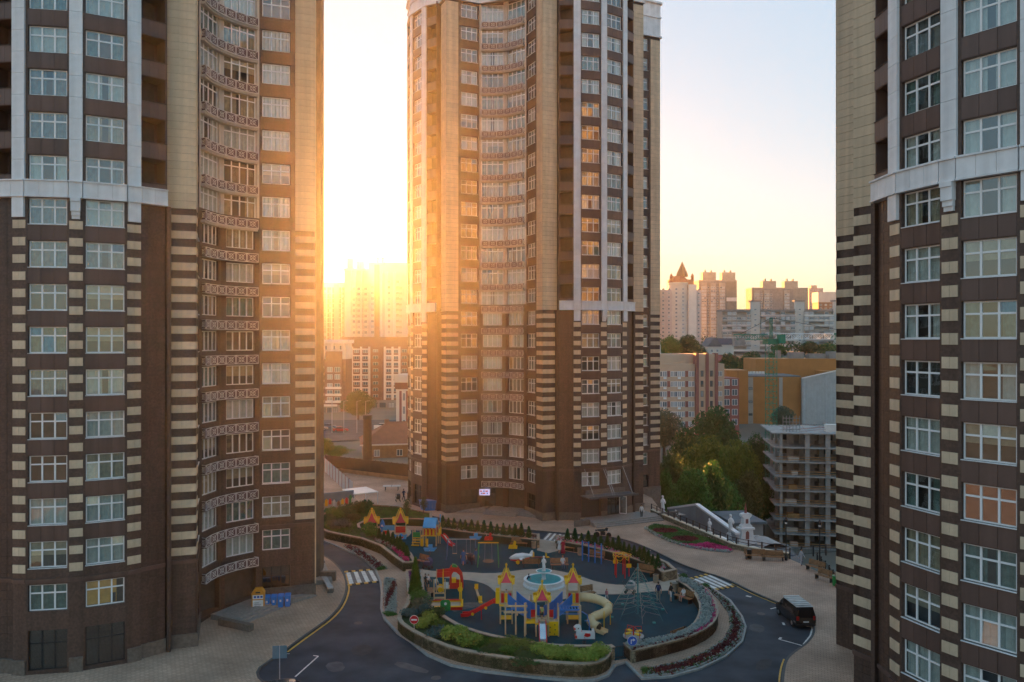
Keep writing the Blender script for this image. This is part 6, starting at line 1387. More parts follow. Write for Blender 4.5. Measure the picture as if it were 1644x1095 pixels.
a = Vector(G(570,822)); K = thing('white_canopy', 'white flat canopy on thin posts beside the mural', 'canopy', (a.x,a.y,0), ang); MB().box(-.3,-.3,2.5,3.4,4.2,2.62).build('roof', WHT, K)
for x in (-.2,1.5,3.3):
    for y in (-.2,4.1): MB().tube((x,y,0),(x,y,2.5),.04,.04,6).build('post', WHT, K)
for k in range(3):
    bx = thing('bicycle', ['bicycle parked under the white canopy, nearest the mural','middle bicycle parked under the white canopy','bicycle parked under the white canopy, nearest the plaza'][k], 'bicycle', (a.x+.5+k*.9,a.y+.6,0), ang+R(70), 'bicycles under the canopy')
    for wx in (-.52,.52):
        w_ = MB()
        for q in range(14): w_.tube((wx+.33*math.cos(q*.449),0,.34+.33*math.sin(q*.449)),(wx+.33*math.cos((q+1)*.449),0,.34+.33*math.sin((q+1)*.449)),.022,.022,5)
        w_.build('wheel', BLACKM, bx)
    MB().tube((-.52,0,.34),(-.05,0,.3),.02).tube((-.05,0,.3),(-.2,0,.85),.02).tube((-.2,0,.78),(.38,0,.8),.022).tube((-.05,0,.3),(.38,0,.75),.022).tube((.52,0,.34),(.36,0,.95),.02).tube((-.52,0,.34),(-.2,0,.78),.015).build('frame', RED if k % 2 else NAVY, bx); MB().ball((-.22,0,.9),(.13,.07,.04),8).build('saddle', BLACKM, bx); MB().tube((.34,-.25,.98),(.34,.25,.98),.018).build('handlebar', BLACKM, bx)
FB = mat('fence_brown',(.055,.035,.024),.7,.15,1); a, b_ = Vector((XP(522,148),148)), Vector((XP(655,137),137)); d = b_-a; n = 16; Fb = thing('panel_fence', 'long dark brown panel fence behind the plaza', 'fence', (a.x,a.y,-.2), math.atan2(d.y,d.x))
for k in range(n): w_ = d.length/n; MB().box(k*w_+.02,0,.9,(k+1)*w_-.02,.06,3.0).build('panel', FB, Fb); MB().box(k*w_-.05,-.03,0,k*w_+.05,.1,3.1).build('post', FB, Fb)
MB().box(0,-.05,0,d.length,.2,.9).build('base_wall', mat('tan_brick',(.30,.19,.11),.85), Fb)
a, b_ = Vector((XP(521,147),147)), Vector((XP(566,122),122)); d = b_-a; n = 9; Fg = thing('panel_fence', 'pale grey fence with red posts running towards the mural', 'fence', (a.x,a.y,-.2), math.atan2(d.y,d.x))
for k in range(n): w_ = d.length/n; MB().box(k*w_+.1,0,0,(k+1)*w_-.1,.06,2.6).build('panel', mat('fence_grey',(.36,.37,.39),.6,.1,1), Fg); MB().box(k*w_-.1,-.06,0,k*w_+.1,.12,2.7).build('post', OFFR, Fg)
x, y = XP(629,128), 128; t_ = thing('tennis_table', 'grey table tennis table standing on the plaza by the dark fence', 'table', (x,y,0), R(5)); MB().box(-1.4,-.75,.72,1.4,.75,.77).build('table_top', GREYP, t_); MB().box(-.02,-.85,.77,.02,.85,.92).build('net', BLACKM, t_)
for sx in (-1,1):
    for sy in (-.6,.6): MB().cb(sx*1.0,sy,0,.08,.08,.72).build('leg', BLACKM, t_)
x, y = XP(590,165), 165; t_ = thing('brick_chimney', 'tall thin dark chimney pole rising behind the dark fence', 'chimney', (x,y,-2)); MB().tube((0,0,0),(0,0,ZP(672,165)+2),.95,.85,12).build('shaft', mat('chimney_dark',(.05,.035,.03),.8), t_); MB().tube((0,0,ZP(672,165)+2),(0,0,ZP(668,165)+2.3),1.0,1.0,12).build('cap', BLACKM, t_)
x, y = G(688,818); t_ = thing('container', 'blue steel waste container at the corner of the middle tower', 'container', (x,y,0), R(20)); MB().hexa([(-1.0,-.6,0),(1.0,-.6,0),(1.0,.6,0),(-1.0,.6,0),(-1.2,-.75,1.3),(1.2,-.75,1.3),(1.2,.75,1.3),(-1.2,.75,1.3)]).build('body', BLU, t_); MB().box(-1.25,-.8,1.3,1.25,.8,1.4).build('lid', BLU, t_)
for k in range(5): MB().box(-.9+k*.42,-.8,.25,-.82+k*.42,-.66,1.28).build('rib', BLU, t_)
x, y = G(684,812); t_ = thing('play_kiosk', 'small beige kiosk with an orange dome roof beside the blue container', 'kiosk', (x+.0,y+1.0,0)); MB().lathe([(.9,0),(.9,2.0)],n=10).build('wall', BEI, t_); MB().lathe([(1.05,2.0),(1.05,2.2),(.8,2.7),(.3,2.95),(0,3.0)],n=12).build('roof', mat('kiosk_orange',(.60,.25,.02),.5), t_); MB().lathe([(.2,0),(.2,.04)],n=10).build('round_window', WHT, t_, (-.5,-.78,1.8)).rotation_euler = (R(90),0,R(-30))
# terrace parapet with rail posts, lamps
RL = [G(1046,824),G(1062,831),G(1100,847),G(1140,864),G(1176,880),G(1203,886),G(1235,891),G(1267,896)]
Tp = thing('terrace_railing', 'low terrace wall with a pale coping and dark rail posts along the right edge', 'railing'); strip(RL,.35,-1,.55).build('parapet_wall', PSTONE, Tp); strip(RL,.5,.55,.63).build('coping', mat('coping_cream',(.58,.50,.38),.7,.12,1), Tp)
def along(pts, step):
    out = []; acc = 0
    for p, q in zip(pts, pts[1:]):
        l = math.dist(p,q); t = acc
        while t < l: out.append((p[0]+(q[0]-p[0])*t/l,p[1]+(q[1]-p[1])*t/l)); t += step
        acc = t-l
    return out
for p in along(RL,1.55): MB().cb(p[0],p[1],.63,.14,.14,.75).build('rail_post', mat('post_brown',(.07,.04,.035),.6), Tp)
for z in (.95,1.3): MB().path([(p[0],p[1],z) for p in RL],.035,5).build('rail', mat('post_brown',(.07,.04,.035),.6), Tp)
RL2 = [G(1268,897),G(1300,893),G(1342,890)]; RL3 = [G(1312,905),G(1328,922),G(1346,944)]
for q, (P, l) in enumerate(((RL2,'black rail fence behind the person in white'),(RL3,'black rail fence beside the two benches at the right tower'))):
    Tp = thing('rail_fence', l, 'fence')
    for p in along(P,1.6): MB().cb(p[0],p[1],0,.12,.12,1.25).build('rail_post', BLACKM, Tp)
    for z in (.35,1.1): MB().path([(p[0],p[1],z) for p in P],.03,5).build('rail', BLACKM, Tp)
    bl = MB()
    for p in along(P,.2): bl.tube((p[0],p[1],.35),(p[0],p[1],1.1),.012,.012,4)
    bl.build('balusters', BLACKM, Tp)
def lamp(px, py, h, label):
    x, y = G(px,py); t_ = thing('street_lamp', label, 'lamp', (x,y,0)); MB().lathe([(.16,0),(.16,.3),(.07,.45),(.05,h-.5),(.09,h-.45),(.05,h-.35)],n=10).build('pole', BLACKM, t_); MB().lathe([(.1,h-.35),(.2,h+.1),(.22,h+.15),(.05,h+.4),(.0,h+.5)],n=6).build('lantern', BLACKM, t_); MB().lathe([(.13,h-.3),(.17,h+.08)],n=6).build('lamp_glass', SIGNW, t_)
lamp(1262,899,4.3,'black lantern post behind the wooden benches on the terrace'); lamp(1316,910,4.6,'black lantern post beside the right benches')
# lower yard beyond the terrace: gabled ramp, statues, monument, cars
Yr = 118; x0 = XP(1072,Yr)
rr = thing('ramp_wall', 'grey sloping wall with a white coping beyond the terrace', 'wall', (0,0,0)); A = [(XP(1072,116),116,ZP(817,116)),(XP(1117,112),112,ZP(811,112)),(XP(1182,102),102,ZP(858,102))]
for p, q in zip(A, A[1:]):
    d = Vector((q[0]-p[0],q[1]-p[1],0)).normalized(); nn = Vector((-d.y,d.x,0))*.4; P, Q = Vector(p), Vector(q); lo = Vector((0,0,1))
    MB().hexa([(p[0],p[1],-14),(q[0],q[1],-14),(q[0]+nn.x,q[1]+nn.y,-14),(p[0]+nn.x,p[1]+nn.y,-14),p,q,Q+nn,P+nn]).build('wall_face', mat('render_grey',(.30,.32,.34),.8,.12,.6), rr)
    MB().hexa([P-nn*.3,Q-nn*.3,Q+nn*1.4,P+nn*1.4,P-nn*.3+lo*.25,Q-nn*.3+lo*.25,Q+nn*1.4+lo*.25,P+nn*1.4+lo*.25]).build('coping', WHT, rr)
for px, Y, zt, lab, sc in ((1064,113,795,'white statue on the parapet right beside the middle tower',1.75),(1173,103.5,825,'white statue on the lower end of the grey sloping wall',1.9),(1085,109,818,'small pale statue in front of the grey sloping wall',1.2),(1139,104,832,'small pale statue near the middle of the grey sloping wall',1.3)):
    z = ZP(zt,Y); t_ = thing('statue', lab, 'statue', (XP(px,Y),Y,z-1.42*sc), R(20)); t_.scale = (sc,)*3; put('figure', STAT, t_); MB().lathe([(.42,-.55),(.42,-.4),(.28,-.3),(.28,0),(.36,.02)],n=8).build('pedestal', STONEW, t_); MB().cb(0,0,-9,.5,.5,8.5).build('pier', STONEW, t_)
Ym = 104; xm = XP(1197,Ym); zm = ZP(868,Ym); mo = thing('baroque_monument', 'white baroque gable monument with dark red niches below the terrace', 'monument', (xm,Ym,zm), R(15)); zt = ZP(806,Ym)-zm
s_ = zt/6.2
for P, m, nm, t in (([(-1.6,-8),(1.6,-8),(1.6,0),(1.15,.6),(1.0,1.9),(-1.0,1.9),(-1.15,.6),(-1.6,0)],STONEW,'lower_gable',.9),([(-1.25,1.9),(1.25,1.9),(1.25,2.2),(-1.25,2.2)],STONEW,'cornice',1.2),([(-.95,2.2),(.95,2.2),(.95,2.5),(.6,2.8),(.5,3.7),(.9,4.1),(.8,4.4),(.4,4.5),(-.4,4.5),(-.8,4.4),(-.9,4.1),(-.5,3.7),(-.6,2.8),(-.95,2.5)],STONEW,'upper_gable',.7)): sidepanel([(a*s_,b*s_) for a, b in P],0,t,m,nm,mo)
sidepanel([(-.3*s_,.4*s_),(.3*s_,.4*s_),(.3*s_,1.5*s_),(0,1.75*s_),(-.3*s_,1.5*s_)],-.46,.04,OFFR,'niche',mo); sidepanel([(-.22*s_,2.9*s_),(.22*s_,2.9*s_),(.22*s_,3.6*s_),(-.22*s_,3.6*s_)],-.37,.04,OFFR,'niche',mo); MB().lathe([(.22*s_,4.5*s_),(.16*s_,5.0*s_),(.2*s_,5.1*s_),(.1*s_,5.6*s_),(.02*s_,6.2*s_)],n=8).build('finial', OFFR, mo)
Yb = 98; b = Bld('market_hut', 'small white hut with a grey-violet roof behind the terrace benches', XP(1236,Yb), Yb, ZP(893,Yb)-2.6, R(-6), 'hut'); b.blk('wall',0,0,-8,3.4,2.4,2.2,WGRID); hiproof(b,0,0,3.4,2.4,2.2,.6,mat('violet_roof',(.13,.12,.16),.6),ov=.4)
t_ = thing('market_tent', 'grey arched tent roof beyond the terrace rail', 'tent', (XP(1232,104),104,ZP(884,104)), R(10)); mb = MB()
for k in range(8):
    a0, a1 = k*math.pi/8, (k+1)*math.pi/8; mb.poly([(2.2*math.cos(a0),-2,1.5*math.sin(a0)),(2.2*math.cos(a0),2,1.5*math.sin(a0)),(2.2*math.cos(a1),2,1.5*math.sin(a1)),(2.2*math.cos(a1),-2,1.5*math.sin(a1))])
mb.build('cover', mat('tent_grey',(.34,.32,.31),.7), t_); MB().box(-2.2,-2,-10,-2.1,2,0).box(2.1,-2,-10,2.2,2,0).build('side_wall', GREYP, t_)
b = Bld('shed', 'low flat-roofed grey shed in the yard behind the monument', XP(1178,128), 128, -15, R(8), 'shed'); b.blk('wall',0,0,0,5,8,ZP(842,128)+15,CONC2); b.blk('roof',-.4,-.4,ZP(842,128)+15,5.4,8.4,ZP(842,128)+15.4,ROOFG); b.grid(rng(.5,4.5,2),[ZP(842,128)+12],1.6,1.2)
tag(MB().prism([(27.3,91.7),(33.5,88.2),(36,104),(26,112),(20.6,109.5)],-22,-2.5).build('lower_yard', mat('yard_asphalt',(.12,.12,.12),.85,.2,.3)), kind='structure')
# ------------------------------------------------------------------ benches, bins, signs
def bench(px, py, rz, label, w=1.9, back=True):
    x, y = G(px,py); t_ = thing('bench', label, 'bench', (x,y,.02), rz)
    for k in range(4): MB().box(-w/2,-.05-.13*k,.42,w/2,.06-.13*k,.47).build('seat_slat', WOODB, t_)
    if back:
        for k in range(4): MB().hexa([(-w/2,.12+.03*k,.52+.13*k),(w/2,.12+.03*k,.52+.13*k),(w/2,.16+.03*k,.52+.13*k),(-w/2,.16+.03*k,.52+.13*k),(-w/2,.145+.03*k,.63+.13*k),(w/2,.145+.03*k,.63+.13*k),(w/2,.185+.03*k,.63+.13*k),(-w/2,.185+.03*k,.63+.13*k)]).build('back_slat', WOODB, t_)
    for sx in (-w/2+.15,w/2-.15): MB().cb(sx,-.2,0,.06,.5,.42).bar((sx,.1,.4),(sx,.3,1.05),.05,.05).build('leg', BLACKM, t_)
    return t_
bench(853,911,R(180),'wooden bench left of the fountain seen from behind'); BEN2 = bench(898,912,R(5),'wooden bench right of the fountain with a person sitting'); bench(834,877,R(-5),'dark wooden bench against the green wall behind the nest swing'); bench(913,884,R(-20),'wooden bench near the two women by the far gap',1.6); bench(957,899,R(-25),'wooden bench behind the blue exercise posts'); bench(1036,923,R(-38),'wooden bench below the conifers beyond the rope pyramid')
BEN3 = bench(1099,965,R(-52),'wooden bench at the curved green wall with a person in white sitting'); bench(1085,1028,R(-140),'dark wooden bench against the inner wall of the crescent planter'); bench(679,906,R(-40),'bench beside the stroller at the left gap',1.4); bench(688,955,R(100),'worn bench behind the children left of the fire truck',1.6); bench(943,958,R(25),'dark bench half hidden behind the tube slide',1.4)
bench(1212,897,R(-6),'left wooden bench along the terrace parapet',2.3); bench(1240,899,R(-5),'right wooden bench along the terrace parapet',2.4); bench(1310,916,R(-58),'upper wooden bench beside the right tower',2.0); bench(1325,931,R(-58),'lower wooden bench beside the right tower',2.0)
def bin_(px, py, label, m, h=.8):
    x, y = G(px,py); t_ = thing('litter_bin', label, 'bin', (x,y,.02)); MB().lathe([(.22,0),(.27,.08),(.27,h-.1),(.3,h-.05),(.3,h),(.2,h)],n=10).build('body', m, t_); MB().lathe([(.2,h+.002),(.01,h+.003)],n=10).build('opening', BLACKM, t_)
TANB = mat('bin_tan',(.30,.24,.17),.7)
for px, py, l, m in ((857,880,'tan litter bin at the left side of the far gap',TANB),(931,891,'tan litter bin near the blue exercise posts',TANB),(1053,935,'tan litter bin at the right gap',TANB),(1083,949,'tan litter bin at the end of the crescent planter',TANB),(687,965,'stump-like litter bin beside the sandbox',TANB),(1203,896,'black litter bin left of the terrace benches',BLACKM),(1341,940,'green bin beside the right tower corner',GRE)): bin_(px,py,l,m,1.0 if m is not TANB else .8)
def signpost(px, py, z, h, label, kind, rz=0):
    x, y = G(px,py,z); t_ = thing('road_sign', label, 'sign', (x,y,z-.1), rz); MB().tube((0,0,0),(0,0,h),.035,.035,8).build('pole', GALV, t_)
    def disc(m, r, y): o = MB().lathe([(r,0),(r,.02)],n=24).build('disc', m, t_, (0,y,h-.2)); o.rotation_euler = (R(90),0,0); return o
    if kind == 'noentry': disc(SIGNW,.36,-.04); disc(SIGNR,.33,-.062); MB().box(-.22,-.09,h-.26,.22,-.083,h-.14).build('white_bar', SIGNW, t_)
    elif kind == 'turn': disc(SIGNW,.37,-.04); disc(SIGNB,.345,-.062); MB().box(-.12,-.09,h-.42,-.05,-.083,h-.1).box(-.12,-.09,h-.16,.08,-.083,h-.09).build('arrow_shaft', SIGNW, t_); sidepanel([(.06,h-.24),(.22,h-.125),(.06,h-.01)],-.087,.008,SIGNW,'arrow_head',t_)
    else:
        for sx in (-.26,.26): MB().box(sx-.24,-.03,h-.9,sx+.24,.0,h).build('sign_plate', mat('sign_back_blue',(.09,.17,.23),.4,.1,2), t_)
        MB().box(.3,-.02,h-.62,.7,.0,h-.58).build('bracket', GALV, t_)
signpost(665,1008,PH,1.0,'round red no entry sign on the front planter','noentry'); signpost(1015,1043,PH,1.0,'round blue right turn arrow sign on the crescent planter','turn'); signpost(449,1088,0,2.4,'pair of blue sign plates on a pole beside the parking bay','plates',R(8))
# gate between the planters
a, b_ = Vector(G(984,1058)), Vector(G(1002,1056)); t_ = thing('gate', 'low black bar gate between the two front planters', 'gate', (a.x,a.y,.02), math.atan2(b_.y-a.y,b_.x-a.x)); L = (b_-a).length
for k in range(8): MB().tube((k*L/7,0,0),(k*L/7,0,.95),.018,.018,5).build('bar', BLACKM, t_)
for z in (.1,.9): MB().tube((0,0,z),(L,0,z),.022,.022,5).build('rail', BLACKM, t_)
# ------------------------------------------------------------------ vehicles
TYRE = mat('tyre',(.012,.012,.013),.8); RIM = mat('rim',(.35,.36,.38),.3,.1,2,metal=.8); CGL = mat('car_glass',(.012,.015,.018),.06,.1,1,spec=.8); TAIL = mat('tail_light',(.35,.01,.012),.2); HEAD = mat('head_light',(.6,.62,.65),.15); PLATE = mat('number_plate',(.7,.7,.68),.5)
def car(label, loc, rz, paint, kind='sedan', name='parked_car', cat='car', group=None):
    """nose towards +x"""
    t_ = thing(name, label, cat, loc, rz, group)
    if kind == 'van': W2 = .97; ST = [(-2.42,.45,1.05,1.05,.90),(-2.40,.38,1.12,1.12,.95),(-2.36,.34,1.15,1.78,.96),(-2.2,.3,1.16,1.96,.97),(-.2,.25,1.15,1.99,.97),(.75,.25,1.14,1.93,.97),(1.0,.25,1.13,1.82,.97),(1.65,.25,1.10,1.14,.96),(2.2,.28,.98,1.0,.93),(2.42,.35,.8,.82,.85)]; wx = (-1.55,1.5); wr = .34; g0, g1 = 2, 7
    elif kind == 'suv': W2 = .93; ST = [(-2.28,.45,.95,.95,.84),(-2.25,.36,1.02,1.03,.90),(-2.1,.3,1.05,1.42,.92),(-1.7,.28,1.06,1.66,.93),(-.2,.25,1.05,1.70,.93),(.5,.25,1.04,1.60,.93),(1.15,.25,1.02,1.06,.92),(1.9,.28,.95,.97,.88),(2.25,.35,.75,.77,.80)]; wx = (-1.4,1.4); wr = .36; g0, g1 = 1, 6
    else: W2 = .88; ST = [(-2.2,.42,.85,.85,.78),(-2.15,.34,.95,.96,.84),(-1.6,.27,.98,1.0,.87),(-1.0,.24,.96,1.38,.88),(-.2,.22,.93,1.45,.88),(.4,.22,.92,1.38,.88),(1.15,.23,.88,.92,.87),(1.9,.27,.8,.82,.83),(2.2,.36,.6,.62,.74)]; wx = (-1.32,1.35); wr = .32; g0, g1 = 2, 6
    bd = MB(); gl = MB(); rings = []
    for (x, zb, ze, zr, w) in ST:
        wr_ = w if zr-ze < .1 else w*.80
        rings.append([(x,-w*.93,zb),(x,-w,(zb+ze)/2),(x,-w*.985,ze),(x,-wr_*.97,zr-.03),(x,-wr_*.80,zr),(x,wr_*.80,zr),(x,wr_*.97,zr-.03),(x,w*.985,ze),(x,w,(zb+ze)/2),(x,w*.93,zb)])
    for i in range(len(rings)-1):
        for j in range(9):
            side = j in (2,6); wind = j in (3,4,5); a_, b_ = rings[i], rings[i+1]; q = [a_[j],a_[j+1],b_[j+1],b_[j]]
            rise = abs(ST[i][3]-ST[i+1][3]) > .25 or (ST[i][3]-ST[i][2] > .1) != (ST[i+1][3]-ST[i+1][2] > .1)
            isg = (side and g0 <= i < g1) or (wind and rise and g0-1 <= i <= g1)
            (gl if isg else bd).poly(q[::-1])
        bd.poly([rings[i][0],rings[i][9],rings[i+1][9],rings[i+1][0]])
    bd.poly(rings[0]); bd.poly(rings[-1][::-1])
    o = bd.build('body', paint, t_); gl.build('windows', CGL, t_)
    for s_ in (-1,1):
        for x in wx:
            w_ = MB().tube((x,s_*(W2-.2),wr),(x,s_*(W2+.01),wr),wr,wr,18).build('tyre', TYRE, t_); MB().tube((x,s_*(W2-.02),wr),(x,s_*(W2+.02),wr),wr*.62,wr*.55,12).build('rim', RIM, w_)
        xb = ST[1][0]; ze = ST[1][2]; MB().box(xb-.08,s_*W2*.78-.09,ze-.35 if kind != 'van' else .85,xb+.06,s_*W2*.78+.14*(1 if s_ > 0 else .64),ze-.03 if kind != 'van' else 1.2).build('tail_light', TAIL, t_)
        xf = ST[-2][0]; MB().box(xf+.02,s_*W2*.68-.16,ST[-2][2]-.28,xf+.16,s_*W2*.68+.16,ST[-2][2]-.08).build('headlight', HEAD, t_)
        xm = ST[g1-1][0]+.25; MB().box(xm,s_*(W2+.02) if s_ > 0 else s_*(W2+.2),ST[4][2]+.0,xm+.12,s_*(W2+.2) if s_ > 0 else s_*(W2+.02),ST[4][2]+.16).build('mirror', paint, t_)
    MB().box(ST[0][0]-.03,-.26,.62,ST[0][0]+.05,.26,.74).build('number_plate', PLATE, t_); MB().box(ST[0][0]-.06,-W2*.9,.32,ST[0][0]+.12,W2*.9,.5).build('bumper', BLACKM, t_)
    return t_
CBLK = mat('car_black',(.010,.011,.013),.25,.1,1,coat=.8); CWHT = mat('car_white',(.62,.63,.64),.3,.04,1,coat=.6); CRED = mat('car_red',(.42,.025,.015),.3,.05,1,coat=.6); CGRY = mat('car_grey',(.22,.24,.26),.3,.05,1,coat=.6); CBLU = mat('car_blue',(.05,.10,.20),.3,.05,1,coat=.6)
V = car('black van with pale roof bars parked in the right bay', (*G(1276,993),ROADZ), R(94), CBLK, 'van', 'parked_van', 'van'); V.scale = (.92,.92,.92)
for k in range(6): MB().box(-1.9+k*.5,-.75,2.0,-1.6+k*.5,.75,2.07).build('roof_bar', mat('roof_pale',(.42,.44,.44),.4), V)
MB().box(-2.2,-.8,1.965,.6,.8,1.99).build('roof_panel', mat('roof_pale',(.42,.44,.44),.4), V)
x, y = G(462,1133); car('black car at the bottom edge with only its roof showing', (x,y,ROADZ), R(18), CBLK, 'suv')
for i, (px, Y, zt, m, k, rz, l) in enumerate(((1140,99,868,CWHT,'sedan',-55,'white car under the terrace wall, right of the flower bed'),(1152,97,868,CGRY,'suv',-50,'grey car under the terrace wall next to the white one'),(1161,96,864,CWHT,'suv',-50,'second white car parked below the terrace'),(1128,102,862,CBLU,'sedan',-55,'blue car parked below the terrace'),(1212,95,880,CWHT,'suv',-20,'white car beyond the parapet behind the benches'),(1182,95,878,CGRY,'sedan',-40,'grey-green car near the monument foot'))):
    car(l, (XP(px,Y),Y,ZP(zt,Y)-1.6), R(rz), m, k, group='cars below the terrace')
car('dark car parked under the trees in the lower yard', (XP(1186,138),138,-13.5), R(10), CBLU)
tag(MB().prism([(XP(1165,150),150),(XP(1230,146),146),(XP(1228,118),118),(XP(1165,120),120)],-15,-14.2).build('lower_yard', mat('yard_asphalt',(.12,.12,.12),.85)), kind='structure')
tag(MB().prism([(XP(503,205),205),(XP(660,215),215),(XP(660,262),262),(XP(503,262),262)],-4,-1.9).build('street', ASPH), kind='structure')
car('red car driving on the street in the left gap', (XP(547,228),228,-1.9), R(10), CRED); car('white van parked on the street in the left gap', (XP(621,232),232,-1.9), R(5), CWHT, 'van', 'parked_van', 'van'); car('grey car on the street near the left tower', (XP(514,232),232,-1.9), R(0), CGRY); car('dark car on the street beside the grey one', (XP(528,236),236,-1.9), R(5), CBLU)
for i, px in enumerate((533,552,573,587)):
    Y = 225; t_ = thing('street_lamp', ORD[i]+' tall grey lamp pole from the left along the street in the gap', 'lamp', (XP(px,Y),Y,-2), 0, 'street poles'); MB().tube((0,0,0),(0,0,9),.1,.07,6).build('pole', GALV, t_); MB().bar((0,0,9),(1.2,-.3,9.2),.2,.1).build('lamp_head', GALV, t_)
# motorcycle
x, y = G(968,860.5); M_ = thing('motorcycle', 'black motorcycle parked on the road by the main entrance', 'motorcycle', (x,y,ROADZ), R(-14))
for wx in (-.72,.72): MB().tube((wx,-.07,.31),(wx,.07,.31),.31,.31,16).build('wheel', TYRE, M_)
MB().path([(-.75,0,.85),(-.4,0,.82),(.0,0,.85),(.3,0,.95)],[.08,.16,.2,.12],8).build('tank_and_seat', CBLK, M_); MB().ball((.45,0,1.0),(.22,.18,.22),8).build('fairing', CBLK, M_); MB().cb(0,0,.3,.6,.32,.4).build('engine', BLACKM, M_); MB().tube((.72,0,.31),(.42,0,1.05),.04).build('fork', RIM, M_); MB().tube((.4,-.35,1.12),(.4,.35,1.12),.025).build('handlebar', BLACKM, M_); MB().ball((-.85,0,.8),(.12,.1,.12),6).build('tail', CBLK, M_); MB().ball((.63,0,.92),(.07,.1,.1),6).build('headlight', HEAD, M_)
def stroller(px, py, label, m, rz):
    x, y = G(px,py); t_ = thing('stroller', label, 'stroller', (x,y,.02), rz)
    for sx in (-.28,.28):
        for sy in (-.35,.4): MB().tube((sx-.03,sy,.14),(sx+.03,sy,.14),.14,.14,10).build('wheel', TYRE, t_)
    MB().hexa([(-.22,-.35,.4),(.22,-.35,.4),(.22,.35,.4),(-.22,.35,.4),(-.28,-.45,.8),(.28,-.45,.8),(.28,.4,.75),(-.28,.4,.75)]).build('seat', m, t_); mb = MB()
    for k in range(6):
        a0, a1 = k*R(20), (k+1)*R(20); mb.poly([(-.28,-.05-.42*math.cos(a0),.75+.42*math.sin(a0)),(.28,-.05-.42*math.cos(a0),.75+.42*math.sin(a0)),(.28,-.05-.42*math.cos(a1),.75+.42*math.sin(a1)),(-.28,-.05-.42*math.cos(a1),.75+.42*math.sin(a1))])
    mb.build('hood', m, t_); MB().path([(-.26,.35,.5),(-.26,.75,1.05),(.26,.75,1.05),(.26,.35,.5)],.02,6).build('handle', BLACKM, t_)
    for sx in (-.26,.26): MB().tube((sx,-.35,.14),(sx,.4,.6),.018).tube((sx,.4,.14),(sx,-.3,.6),.018).build('frame', BLACKM, t_)
stroller(639,805,'dark twin-hooded stroller on the plaza by the middle tower',BLACKM,R(20)); stroller(687,913,'navy stroller beside the bench at the left gap',NAVY,R(60)); stroller(757,905,'black stroller behind the woman in the blue dress',BLACKM,R(-30)); stroller(1012,952,'white and grey stroller behind the rope pyramid mast',GREYP,R(70))
